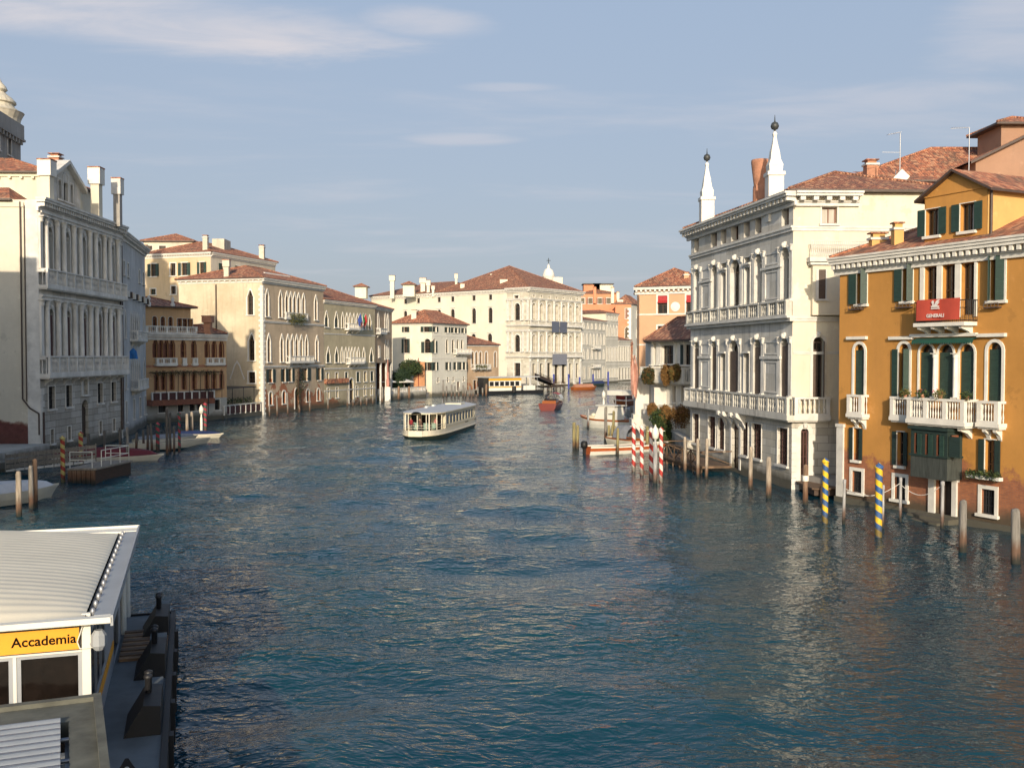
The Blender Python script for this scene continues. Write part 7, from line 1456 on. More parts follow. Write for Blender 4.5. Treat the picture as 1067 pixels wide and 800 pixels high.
for i, (x, y) in enumerate(((-8.6, -1.1), (-8.6, -.3), (-8.6, .5), (-9.6, -.7), (-9.6, .3), (-7.7, 1.2))):
    s = MB(); s.box(x - .25, x + .2, y - .23, y + .23, 1.02, 1.1); s.box(x + .16, x + .22, y - .23, y + .23, 1.1, 1.6); s.box(x - .03, x + .03, y - .03, y + .03, .62, 1.02); s.build('seat', ['seat_green'], vb)
s = MB(); nr = 30; xr = [-10.9 + 21.9 * .5 * (1 - math.cos(math.pi*i/nr)) for i in range(nr + 1)]
def rp_(x): return 2.2 * max(.05, 1 - abs((x - .05)/10.95)**7)**.5
for i in range(nr):
    a, b = xr[i], xr[i+1]; ys_ = (-1, -.55, 0, .55, 1); zz_ = (2.74, 2.85, 2.9, 2.85, 2.74)
    for k_ in range(4): s.poly([(a, rp_(a)*ys_[k_], zz_[k_]), (b, rp_(b)*ys_[k_], zz_[k_]), (b, rp_(b)*ys_[k_+1], zz_[k_+1]), (a, rp_(a)*ys_[k_+1], zz_[k_+1])], 0, True)
    s.poly([(a, rp_(a), 2.62), (b, rp_(b), 2.62), (b, -rp_(b), 2.62), (a, -rp_(a), 2.62)], 1)
    for sg in (1, -1): s.poly([(a, sg*rp_(a), 2.62), (b, sg*rp_(b), 2.62), (b, sg*rp_(b), 2.74), (a, sg*rp_(a), 2.74)], 1)
s.build('roof', ['boat_roof', 'cabin_cream'], vb)
s = MB(); s.box(5.2, 7.4, -.9, .9, 2.86, 3.0); s.build('wheelhouse_hatch', ['cabin_cream'], vb); s = MB(); s.tube((5, 1.2, 2.8), (5, 1.2, 3.5), .03); s.tube((8, 0, 2.8), (8, 0, 3.3), .03); s.build('mast', ['steel'], vb)
s = MB(); s.box(10.2, 11.3, -.5, .5, 2.5, 2.72); s.build('bow_lamp_box', ['rubber'], vb)
for (x, y) in ((-2, 1.3), (1.5, 1.4)): s = MB(); s.tube((x, y, 2.86), (x + .9, y, 2.86), .16, n=8); s.build('life_raft', ['white_paint'], vb)
Pst, Pbw = Vector((-10.25, 104.0, 0)), Vector((-6.2, 127, 0)); place(vb, Pst, Pbw); vb.scale = (1.05, 1.1, 1.06); VM = Matrix.Translation(vb.location) @ Matrix.Rotation(vb.rotation_euler.z, 4, 'Z') @ Matrix.Diagonal((1.05, 1.1, 1.06, 1))
for (x, y, ro, tp, lg_, lb, ar) in ((-9.2, 1.0, 2.2, 'cloth_red', 'cloth_dark', 'passenger in red standing at the left of the water bus stern deck', 'down'), (-8.2, -1.3, 1.2, 'cloth_pink', 'cloth_dark', 'passenger in pink at the right of the water bus stern deck', 'down'), (8.2, -1.35, -1.0, 'cloth_blue', 'cloth_grey', 'person in a light blue shirt at the side gate near the water bus bow', 'fwd'), (9.2, -1.1, .6, 'cloth_dark', 'cloth_dark', 'person in dark clothes standing at the water bus bow beside the light blue shirt', 'down'), (-8.9, .1, .4, 'cloth_grey', 'cloth_dark', 'passenger in grey seated side at the middle of the water bus stern deck', 'down'), (8.8, .9, 2.0, 'cloth_red', 'cloth_dark', 'passenger in red standing at the far side of the water bus bow deck', 'down'), (-9.9, -.1, 1.6, 'cloth_brown', 'cloth_dark', 'passenger in brown standing at the middle of the stern rail', 'down')):
    q = VM @ Vector((x, y, .62)); person(q, vb.rotation_euler.z + ro, tp, lg_, lb, ar, .98)
q = at(448.5, 219.5); q.z = .96; person(q, 3.1, 'cloth_dark', 'cloth_dark', 'person in dark clothes standing on the quay corner before the white shuttered house')

# ---- red motor boat under way
bt = thing('red_motor_boat', 'open red motor boat with a red and white canopy heading up the canal', 'boat', (0, 0, 0)); s = MB(); hull(s, 8.8, 2.9, .95, .35, .9, mats=(0, 1, 2, 3)); s.build('hull', ['boat_red', 'hull_bottom', 'varnish', 'dark_wood'], bt)
s = MB(); 
for i in range(8):
    a0, a1 = math.pi*i/8, math.pi*(i+1)/8; P = lambda a, x: (x, 1.25*math.cos(a), 1.45 + .95*math.sin(a)); s.poly([P(a0, .4), P(a1, .4), P(a1, 3.2), P(a0, 3.2)], 0 if i in (2, 3, 4, 5) else 1, True)
s.build('canopy', ['plain_red', 'white_paint'], bt); s = MB(); s.box(-2.8, .3, -1.0, 1.0, .8, 1.35, 0); s.box(-1.6, .2, -.9, .9, 1.35, 1.6, 1); s.build('cabin', ['varnish', 'glass'], bt)
s = MB(); s.box(-4.25, -4.18, -.8, .8, .35, .8); s.build('transom_board', ['dark_wood'], bt); place(bt, wat(565.5, 429.3) , wat(579, 424.5) + Vector((1.0, 4.0, 0))); bt.scale = (1.1, 1.15, 1.15)
q = bt.location; person((q.x - .7, q.y - 1.8, .55), .5, 'cloth_dark', 'cloth_dark', 'person in dark clothes standing in the red motor boat under way')

# ---- white cabin boat
bt = thing('white_cabin_boat', 'white work boat with a small wheelhouse and brown waterline moored beyond the striped poles', 'boat', (0, 0, 0)); s = MB(); hull(s, 9.2, 2.7, 1.15, .4, .9, mats=(0, 1, 2, 3)); s.build('hull', ['white_paint', 'anti_foul', 'varnish', 'hull_white'], bt)
s = MB(); s.extrude([(-1.6, -.95, 1.1), (1.7, -.95, 1.1), (1.5, -.9, 1.6), (.9, -.85, 2.75), (-1.5, -.85, 2.8), (-1.6, -.9, 1.6)], (0, 1.85, 0)); cb_ = s.build('wheelhouse', ['white_paint'], bt)
for sg in (-1, 1):
    for a in ([(-1.3, 1.75), (-.55, 1.75), (-.55, 2.5), (-1.3, 2.5)], [(-.35, 1.75), (1.1, 1.75), (.75, 2.5), (-.35, 2.5)]):
        y = -.97 if sg < 0 else .92; s = MB(); s.extrude([(x, y, z) for x, z in a], (0, .03, 0)); s.build('pane', ['glass_blue'], cb_)
s = MB(); s.box(-1.9, 1.3, -1.15, 1.15, 2.8, 2.9); s.build('wheelhouse_roof', ['white_paint'], bt); s = MB(); s.box(-2.9, -.6, -1.2, 1.2, 4.2, 4.75); s.build('sign_board', ['white_paint'], bt); s = MB()
for x in (-2.6, -1.0): s.tube((x, 0, 2.7 if x > -2 else 1.1), (x, 0, 4.2), .04)
s.build('mast', ['steel'], bt); s = MB(); s.box(1.9, 3.2, -.6, .6, 1.1, 1.5); s.lathe((2.5, 0, 1.5), [(.3, 0), (.3, .2), (.1, .3)], 10); s.build('fore_hatch', ['cabin_cream'], bt); s = MB()
for i in range(4): s.tube((-3.6 + i*1.7, -1.42, .85), (-3.6 + i*1.7, -1.42, .3), .12, n=8)
s.build('fenders', ['rubber'], bt); place(bt, wat(659, 447.5), wat(611.5, 444.5))
# ---- red motor launch with outboard and grey hood
bt = thing('red_launch', 'low orange red launch with white stripes and a black outboard motor', 'boat', (0, 0, 0)); s = MB(); hull(s, 8.6, 1.9, .72, .45, .92, mats=(0, 1, 2, 3), sheer=.35); s.m = [1 if (abs(f_ - .12) < .2 and m_ == 0) else m_ for f_, m_ in zip([sum(s.v[i].z for i in f)/len(f) for f in s.f], s.m)]; s.build('hull', ['launch_orange', 'white_paint', 'white_paint', 'varnish'], bt)
s = MB(); s.box(-3.7, 1.6, -.62, .62, .5, .66); s.build('thwarts', ['varnish'], bt)
s = MB(); s.lathe((-4.55, 0, .55), [(.16, 0), (.3, .1), (.34, .35), (.28, .62), (.1, .7)], 12); s.box(-4.65, -4.4, -.08, .08, -.4, .6); s.build('outboard_motor', ['rubber'], bt); s = MB(); s.box(-4.75, -4.45, -.2, .2, 1.0, 1.08); s.build('motor_badge', ['white_paint'], bt)
place(bt, wat(606.5, 473.5), wat(700, 469.5))
bt2 = thing('hooded_boat', 'small open boat with an arched grey spray hood moored behind the red launch', 'boat', (0, 0, 0)); s = MB(); hull(s, 6, 2.0, .7, .4, .9, mats=(0, 1, 2, 3)); s.build('hull', ['hull_white', 'hull_bottom', 'varnish', 'dark_wood'], bt2); s = MB()
for i in range(8):
    a0, a1 = math.pi*i/8, math.pi*(i+1)/8; P = lambda a, x, k=1: (x, 1.0*math.cos(a)*k, .75 + 1.25*math.sin(a)*k)
    s.poly([P(a0, -1.6), P(a1, -1.6), P(a1, -.4, 1.05), P(a0, -.4, 1.05)], 0, True); s.poly([P(a0, -.4, 1.05), P(a1, -.4, 1.05), P(a1, .5, .9), P(a0, .5, .9)], 0, True)
s.build('spray_hood', ['tarp_grey'], bt2); place(bt2, wat(640, 462), wat(664, 463) + Vector((.5, -3.5, 0)))
bt = thing('wooden_water_taxi', 'varnished wooden water taxi moored beyond the white cabin boat', 'boat', (0, 0, 0)); s = MB(); hull(s, 8.5, 2.2, .9, .4, .85, mats=(0, 1, 2, 3)); s.build('hull', ['varnish', 'hull_bottom', 'white_paint', 'varnish'], bt); s = MB(); s.box(-1.8, 1.6, -.85, .85, .85, 1.75, 0); s.box(-1.7, 1.5, -.88, .88, 1.2, 1.6, 1); s.build('cabin', ['boat_red', 'glass'], bt)
place(bt, wat(660, 420.5), wat(640, 422.5) + Vector((0, 0, 0))); person((bt.location.x + 2.2, bt.location.y, .6), 3.0, 'cloth_brown', 'cloth_dark', 'person in brown standing aboard the varnished water taxi')
# far covered boats at the great palace
for i, (pa, ya, pb_, yb, mt, lb) in enumerate(((598, 406.5, 619.5, 406, 'varnish', 'brown covered boat moored at the foot of the grey white palace'), (619, 402.5, 628, 402, 'tarp_blue', 'small dark blue covered boat moored beside the grey white palace door'))):
    bt = thing('covered_boat', lb, 'boat', (0, 0, 0), 'covered boats at the far quay'); s = MB(); hull(s, 8, 2.0, .8, .4, .7, mats=(0, 1, 0, 0)); s.build('hull', ['varnish' if i == 0 else 'hull_bottom', 'hull_bottom'], bt); s = MB(); s.extrude([(-3.4, -.9, .8), (-3.4, .9, .8), (-3.4, 0, 1.6)], (6.2, 0, 0)); s.build('cover', ['terracotta' if i == 0 else 'tarp_blue'], bt); place(bt, wat(pa, ya), wat(pb_, yb))
# left moored boats
def covered(label, pa, pb_, L, B, Hh, hm, cm_, hgt, name='covered_boat', group='boats moored on the left', frac=.97, bow=.42):
    bt = thing(name, label, 'boat', (0, 0, 0), group); s = MB(); st = hull(s, L, B, Hh, bow, .8, mats=(0, 1, 2, 3), sheer=.14); s.build('hull', [hm, 'hull_bottom', hm, 'dark_wood'], bt)
    if cm_:
        s = MB(); n = len(st); e = int(n*frac)
        for i in range(e - 1):
            a, b = st[i][4], st[i+1][4]; f0 = hgt * math.sin(math.pi * min(1, (i + 1.0)/e)) ** .5; f1 = hgt * math.sin(math.pi * min(1, (i + 2.0)/e)) ** .5
            for sg in (1, -1): s.poly([(a[0], sg*a[1]*1.02, a[2] + .01), (b[0], sg*b[1]*1.02, b[2] + .01), (b[0], sg*b[1]*.5, b[2] + f1*.8), (a[0], sg*a[1]*.5, a[2] + f0*.8)], 0, True); s.poly([(a[0], sg*a[1]*.5, a[2] + f0*.8), (b[0], sg*b[1]*.5, b[2] + f1*.8), (b[0], 0, b[2] + f1), (a[0], 0, a[2] + f0)], 0, True)
        s.build('cover', [cm_], bt)
    place(bt, pa, pb_, L*1.02); return bt
covered('white boat under a pale tarpaulin at the lower left, moored behind three piles', wat(-14, 527) , wat(61, 517), 7.4, 2.0, .75, 'hull_white', 'tarp_white', .65)
covered('long boat with a dark red cover moored along the grey stone palace', wat(100, 482), wat(170.5, 480), 8.6, 2.2, .55, 'hull_white', 'tarp_red', .75)
covered('long low white open boat behind the slim striped pole', wat(150, 468.5), wat(219, 463), 8.6, 1.8, .65, 'hull_white', None, 0); covered('dark blue covered boat tied beside the white lamp post', wat(196, 457), wat(232.5, 457), 5.2, 1.7, .55, 'hull_white', 'tarp_blue', .35)
covered('second white boat lying inshore of the long low white one', wat(160, 463), wat(206, 459.5), 7, 1.8, .6, 'hull_white', 'tarp_grey', .4)
# ---- landing stage on the left with gangway
a, b = wat(68, 503), wat(102, 503); b2 = wat(107.5, 490)
ls = thing('landing_stage', 'weathered wooden landing stage with white tube railings before the grey stone palace', 'landing stage', (0, 0, 0)); D_ = .5; s = MB(); pA, pB = wat(71, 503.5), wat(100, 503.5); dv = Vector((.45, 5.2, 0)); ux = pB - pA
s.pbox(pA + Vector((0, 0, -1)), ux, dv, Vector((0, 0, 1 + D_ + .45)), 0); s.pbox(pA + Vector((-.1, -.1, D_ + .452)), ux + Vector((.2, 0, 0)), dv + Vector((0, .2, 0)), Vector((0, 0, .12)), 1)
s.build('deck', ['dark_wood', 'wood_grey'], ls); s = MB()
for i in range(6): p = pA + ux*(i + .5)/6; s.box(p.x - .14, p.x + .14, p.y - .12, p.y - .01, -.6, D_ + .4)
s.build('fender_boards', ['pile_rust'], ls); zD = D_ + .57
def rail_run(mb, pts, z, h, r=.03, rails=(1.0, .5), m=0):
    for p, q in zip(pts, pts[1:]):
        k_ = max(1, round((q - p).length/1.4))
        for i in range(k_ + 1): pp = p.lerp(q, i/k_); mb.tube(pp + Vector((0, 0, z)), pp + Vector((0, 0, z + h)), r, n=5, m=m)
        for f in rails: mb.tube(p + Vector((0, 0, z + h*f)), q + Vector((0, 0, z + h*f)), r, n=5, m=m)
s = MB(); rail_run(s, [pA + Vector((.1, .1, 0)), pB + Vector((-.3, .1, 0))], zD, 1.15); rail_run(s, [pB + Vector((-.1, 1.2, 0)), pB + dv + Vector((-.1, -.1, 0))], zD, 1.15); rail_run(s, [pA + dv + Vector((.1, -.1, 0)), pB + dv + Vector((-.1, -.1, 0))], zD, 1.15); s.build('railing', ['white_paint'], ls)
gk = thing('gangway', 'grey gangway with plank sides sloping from the quay to the wooden landing stage', 'gangway', (0, 0, 0)); g0 = at(4, 73, .35); g1 = pA + Vector((-.4, 3.4, 0)); g1.z = zD - .05; s = MB(); dd_ = g1 - g0; wv = Vector((.3, 1.5, 0)); s.pbox(g0, dd_, wv, Vector((0, 0, .12)), 0); s.build('ramp', ['trim_grey'], gk)
for off_ in (Vector((0, 0, 0)), wv):
    s = MB(); 
    for k_ in range(3): s.pbox(g0 + off_ + Vector((0, 0, .25 + k_*.38)), dd_, Vector((.02, .06, 0)), Vector((0, 0, .26)))
    for k_ in range(9): p = g0 + off_ + dd_*k_/8; s.tube(p, p + Vector((0, 0, 1.35)), .04, n=5)
    s.build('side_panel', ['wood_grey'], gk)
qs = thing('quay_steps', 'dark stone quay with worn steps along the foot of the brick stained wall', 'quay', (0, 0, 0)); s = MB(); p = at(-8, 76); s.box(-60, -40.9, 72, 86.4, -1.5, 1.25); s.box(-40.89, -39.8, 75, 86.0, -1.5, .7); s.box(-39.79, -38.9, 76, 86.0, -1.5, .25); s.build('steps', ['grey_plinth'], qs)
# landing stage of the white palace
ws = thing('palace_landing_stage', 'low brown wooden landing stage with crossed railings at the white palace water door', 'landing stage', (0, 0, 0)); pA, pB = wat(720, 494), wat(765, 497.5); F = Fr(at(719.5, 85.5), at(825.5, 66.0)); u0, u1 = F.u(725), F.u(771); s = MB(); F.box(s, u0, u1, .45, .62, .6, 3.3); F.box(s, u0 + .2, u1 - .2, .1, .449, 2.9, 3.1)
for i in range(7): x = u0 + .15 + (u1 - u0 - .3)*i/6; s.tube(F.p(x, -1, 3.1), F.p(x, .45, 3.1), .1, n=6)
s.build('deck', ['ramp_wood'], ws); s = MB(); 
for dd_ in (3.2,):
    n_ = 5
    for i in range(n_):
        xa, xb = u0 + (u1 - u0)*i/n_, u0 + (u1 - u0)*(i+1)/n_; s.tube(F.p(xa, .62, dd_), F.p(xb, 1.7, dd_), .05, n=5); s.tube(F.p(xb, .62, dd_), F.p(xa, 1.7, dd_), .05, n=5); s.tube(F.p(xa, .6, dd_), F.p(xa, 1.75, dd_), .06, n=5)
    s.tube(F.p(u0, 1.72, dd_), F.p(u1, 1.72, dd_), .06, n=5); s.tube(F.p(u1, .6, dd_), F.p(u1, 1.75, dd_), .06, n=5)
for x in (u0, u1): s.tube(F.p(x, 1.72, .6), F.p(x, 1.72, 3.2), .05, n=5); s.tube(F.p(x, .7, .6), F.p(x, 1.7, 3.2), .045, n=5)
s.build('railing', ['ramp_wood'], ws)
w2_ = thing('low_pontoon', 'low dark wooden pontoon at the foot of the palace side door', 'pontoon', (0, 0, 0)); p = wat(822, 512); s = MB(); s.box(19.3, 24.2, 62.3, 65.6, .1, .5, 0); s.box(19.1, 24.3, 62.1, 65.7, .502, .6, 1); s.build('deck', ['dark_wood', 'ramp_wood'], w2_)
for i in range(3): s = MB(); s.tube((19.7 + i*2.1, 62.0, -1), (19.7 + i*2.1, 62.0, .75), .14, n=8); s.build('post', ['dark_wood'], w2_)
# red faded flag by the white pier
q = at(663, 103.2); fg = thing('faded_flag', 'large faded red flag drooping from a leaning pole at the white pier', 'flag', (q.x, q.y, 1)); p0 = Vector((q.x + .4, q.y, zat(400, 103))); p1 = Vector((at(659, 103).x, q.y - .6, zat(369, 103))); s = MB(); s.tube(p0 + (p0 - p1)*.6, p1, .04, n=6); s.build('pole', ['trim'], fg); flat('flag_faded', (.56, .30, .23), .8, var=.3, sc=2); s = MB(); n_ = 8
rowsP = []
for j in range(n_ + 1):
    f = j/n_; zz = zat(370, 103) + (zat(413, 103) - zat(370, 103))*f; xl = at(659.5 - 2.2*math.sin(f*2.6), 103).x; xr_ = at(661 + 4.4*math.sin(min(1, f*1.25)*math.pi*.62) - 2.8*max(0, f - .5), 103).x; rowsP.append([Vector((xl + (xr_ - xl)*k_/5, q.y - .5 + .16*math.sin(k_*2.4 + f*2), zz + .25*math.sin(k_*1.3)*f)) for k_ in range(6)])
for j in range(n_):
    for k_ in range(5): s.poly([rowsP[j][k_], rowsP[j][k_+1], rowsP[j+1][k_+1], rowsP[j+1][k_]], 0, True)
s.build('cloth', ['flag_faded'], fg)
# flagpole post by the garden corner
q = wat(404.2, 417.5); T = thing('painted_flag_mast', 'tall pale pink mast on a square white plinth at the garden corner', 'mast', q); s = MB(); s.box(q.x - .55, q.x + .55, q.y - .5, q.y + .5, -1, zat(403, q.y)); s.build('plinth', ['trim_white'], T); s = MB(); s.lathe(q, [(.3, 2.8), (.34, 4.2), (.2, 4.4), (.26, 5.6), (.1, 5.8), (.08, zat(375, q.y))], 10); flat('pink_paint', (.5, .22, .17), .6); s.build('mast', ['pink_paint'], T)
q = at(436, 216); T = thing('garden_flagpole', 'red painted flagpole standing before the orange garden end wall', 'flagpole', (q.x, q.y, .9)); s = MB(); s.tube((q.x, q.y, .9), (q.x, q.y, zat(373, 216)), .09); s.build('pole', ['flag_maroon'], T); s = MB(); 
for j in range(6): s.poly([(q.x + .1, q.y, zat(376 + j*2.2, 216)), (q.x + .9 + .2*math.sin(j), q.y + .2, zat(377.5 + j*2.2, 216)), (q.x + .9 + .2*math.sin(j+1), q.y + .2, zat(379.7 + j*2.2, 216)), (q.x + .1, q.y, zat(378.2 + j*2.2, 216))], 0)
s.build('flag', ['flag_maroon'], T)
# ---- far boat stop
a, b = at(509, 228), at(561, 236); F = Fr(a, b); bs = thing('far_boat_stop', 'far floating boat stop with yellow bands before the low brick annexe', 'boat stop', a); L = F.L; s = MB(); F.box(s, -.3, L + 1.5, -.6, .85, -5.5, 0); s.build('pontoon', ['rubber'], bs)
u1 = F.u(543); ops = [(.9 + i*1.45, 1.95, 1.2, 1.1, 'rect') for i in range(int(u1/1.45))]; wall(F, .1, u1, .85, 3.9, ops, 'white_paint', bs, depth=.1)
for o in ops: window(F, o, bs, t=0, sash='steel', bars=(0, 0), depth=.1, sill=False)
s = MB(); F.box(s, .05, u1 + .05, 3.25, 3.75, .005, .06); F.box(s, .05, u1 + .05, 1.62, 1.85, .005, .06); s.build('yellow_band', ['station_yellow'], bs)
s = MB(); F.box(s, -.3, L + .2, 3.95, 4.15, -5.2, .4); s.build('roof', ['boat_roof'], bs); s = MB(); F.box(s, .1, u1, .85, 3.9, -4.9, -4.8); F.box(s, .0, .1, .85, 3.9, -4.8, -.1); F.box(s, u1, u1 + .08, .85, 3.9, -4.8, -.1); s.build('back_wall', ['glass'], bs)
for x in (u1 + 1.6, L - .2):
    for d in (-.2, -4.6): s = MB(); s.tube(F.p(x, .85, d), F.p(x, 3.96, d), .07, n=6); s.build('post', ['steel'], bs)
s = MB(); F.box(s, u1 + .8, L - .8, .85, 2.0, -.25, -.15); s.build('ticket_panel', ['white_paint'], bs); s = MB(); s.tube(F.p(F.u(535), .5, .25), F.p(F.u(535), 1.9, .25), .5, n=10); s.build('fender', ['rubber'], bs)
rm = thing('boarding_ramp', 'dark ramp with railings rising right from the far boat stop to the quay', 'ramp', (0, 0, 0)); p0, p1 = at(557, 238, 3.6), at(574, 262, 1.3); s = MB(); s.pbox(p0, p1 - p0, Vector((1.2, -.8, 0)), Vector((0, 0, .2))); s.pbox(p0 + Vector((0, 0, -.3)), p1 - p0, Vector((.1, -.1, 0)), Vector((0, 0, 1.5))); s.build('ramp', ['dark_wood'], rm); s = MB(); 
for off_ in (Vector((0, 0, .2)), Vector((1.2, -.8, .2))): rail_run(s, [p0 + off_, p1 + off_], 0, 1.1, .05)
s.build('railing', ['dark_wood'], rm)
wl = thing('wooden_jetty', 'brown railed wooden jetty in front of the great palace water gates', 'jetty', (0, 0, 0)); p0, p1 = wat(566, 407.3), wat(588, 406); s = MB(); s.pbox(p0 + Vector((0, 0, .8)), p1 - p0, Vector((-1, 3, 0)), Vector((0, 0, .25))); s.build('deck', ['dark_wood'], wl); s = MB(); rail_run(s, [p0 + Vector((0, 0, 0)), p1], 1.05, 1.2, .06, (1.0, .66, .33)); s.build('railing', ['ramp_wood'], wl); s = MB()
for i in range(6): p = p0.lerp(p1, i/5); s.tube(p + Vector((0, 0, -1)), p + Vector((0, 0, .8)), .14, n=6)
s.build('legs', ['dark_wood'], wl)

# ================================================================ NEAR BOAT STOP (bottom left)
glass_mat('glass_interior', (0.016, 0.011, 0.009), .06, .7)
SA = Vector((-8.45, 19.4, 0)); av = Vector((-.312, .950, 0)).normalized(); bv = Vector((-av.y, av.x, 0)); GW_ = 13.0
SG = Fr(SA + bv * GW_, SA)                    # front wall seen from the camera: left end far off, right end at SA
RW = Fr(SA, SA + av * 9.0)                    # right wall along the water deck
zD, zT = .9, 3.80
ns = thing('boat_stop', 'near floating boat stop with a curved white roof and a yellow name sign', 'boat stop', SA); L = SG.L
s = MB(); P = lambda a, b, z: SA + av*a + bv*b + Vector((0, 0, z))
def sb_(s, a0, a1, b0, b1, z0, z1, m=0): s.pbox(P(a0, b0, z0), av*(a1 - a0), bv*(b1 - b0), Vector((0, 0, z1 - z0)), m)
sb_(s, -9, 11.4, -1.32, GW_, -.7, zD); s.build('pontoon_deck', ['deck_grey'], ns)
s = MB(); sb_(s, -9.05, 11.45, -1.46, -1.33, -.5, zD + .06); sb_(s, 11.401, 11.5, -1.46, GW_, -.5, zD + .06); s.build('rubbing_strip', ['rubber'], ns)
ops = [(L - .72 - 1.25*i, 1.05, 1.19, 2.07, 'rect') for i in range(8)]
wall(SG, 0, L, zD, zT, ops, 'white_paint', ns, name='front_wall', depth=.08)
for o in ops: window(SG, o, ns, t=0, sash='grey_paint', glass='glass_interior', bars=(0, 0), depth=.08, sill=False)
s = MB(); SG.box(s, L - .12, L + .04, zD, zT + .1, .0, .1); SG.box(s, 0, L - .13, 3.13, 3.17, .0, .05); s.build('corner_post', ['white_paint'], ns)
s = MB(); SG.box(s, L - 9, L - .15, 3.185, 3.66, .02, .10, 1); SG.box(s, L - 8.98, L - .17, 3.205, 3.64, .101, .11, 0); sg_ = s.build('sign_board', ['station_yellow', 'iron'], ns)
text_mesh('Accademia', .265, SG, L - .80, 3.42, .112, 'lettering_dark', sg_, bold=.005, sx=1.0)
wall(RW, 0, 9, zD, zT, [(2.1, 1.75, 3.4, 1.6, 'rect'), (7.3, .95, 1.9, 2.5, 'rect')], 'grey_paint', ns, name='side_wall', depth=.08); s = MB(); RW.box(s, .1, 6, 1.45, 1.66, .005, .03); s.build('yellow_band', ['station_yellow'], ns)
for o in ((2.1, 1.75, 3.4, 1.6, 'rect'), (7.3, .95, 1.9, 2.5, 'rect')): window(RW, o, ns, t=0, sash='steel', glass='glass_blue', bars=(2 if o[2] > 3 else 0, 0), depth=.08, sill=False)
s = MB(); sb_(s, 8.9, 9, 0, GW_, zD, zT); sb_(s, 0, 9, GW_ - .1, GW_, zD, zT); s.build('rear_wall', ['glass'], ns); s = MB(); sb_(s, .2, 8.8, .3, GW_ - .2, zD + .002, zD + .04); sb_(s, 3.5, 3.6, 1.2, 7, zD, 2.4); s.build('interior_fittings', ['warm_dark'], ns)
for a_ in (9.6, 11.6): s = MB(); s.tube(P(a_ - .2, -.05, zD), P(a_ - .2, -.05, 3.7), .09, n=8); s.build('post', ['white_paint'], ns)
# curved ribbed membrane roof inside an upturned rim
nb_, na_ = 30, 230; s = MB(); R0, R1, A_0, A_1 = .05, GW_ + .1, -.3, 9.35; zR_ = 3.86
def rz(b, a): 
    f = (b - R0) / (R1 - R0); return zR_ + .02 + .62 * math.sin(math.pi * max(0, min(1, f)))**.7 * (1 - math.exp(-(a - A_0)/.7)) * (1 - math.exp(-(A_1 - a)/.5)) + .006 * math.cos(a * 2*math.pi/.34)
gv = [[P(A_0 + (A_1 - A_0)*j/na_, R0 + (R1 - R0)*(1 - math.cos(math.pi*i/nb_))/2, rz(R0 + (R1 - R0)*(1 - math.cos(math.pi*i/nb_))/2, A_0 + (A_1 - A_0)*j/na_)) for i in range(nb_ + 1)] for j in range(na_ + 1)]
s.raw([v for r_ in gv for v in r_], [(j*(nb_+1)+i, j*(nb_+1)+i+1, (j+1)*(nb_+1)+i+1, (j+1)*(nb_+1)+i) for j in range(na_) for i in range(nb_)], 0, True); s.build('membrane_roof', ['membrane'], ns)
s = MB()
# rim: front, far and right gutters as raised thin boxes
sb_(s, -.62, -.3, -.45, GW_ + .5, zR_ - .06, zR_ + .03, 0); sb_(s, -.67, -.621, -.48, GW_ + .5, zR_ - .04, zR_ + .07, 0); sb_(s, 9.35, 9.95, -.45, GW_ + .5, zR_ - .12, zR_ + .06, 0); sb_(s, 9.95, 10.0, -.48, GW_ + .5, zR_ - .02, zR_ + .12, 0)
s.build('roof_rim', ['white_paint'], ns); s = MB(); sb_(s, -.3, 9.35, -.45, -.12, zR_ - .12, zR_ + .04); sb_(s, -.67, 10.0, -.50, -.451, zR_ - .1, zR_ + .11); s.build('side_gutter', ['grey_paint'], ns)
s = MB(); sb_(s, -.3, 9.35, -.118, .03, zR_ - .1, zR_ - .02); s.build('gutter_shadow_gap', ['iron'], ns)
for i in range(15):
    a_ = .0 + i*.64; s = MB(); s.lathe(P(a_, -.08, zR_ - .02), [(.04, 0), (.055, .06), (.04, .12), (.02, .14)], 8); s.build('clamp', ['steel'], ns)
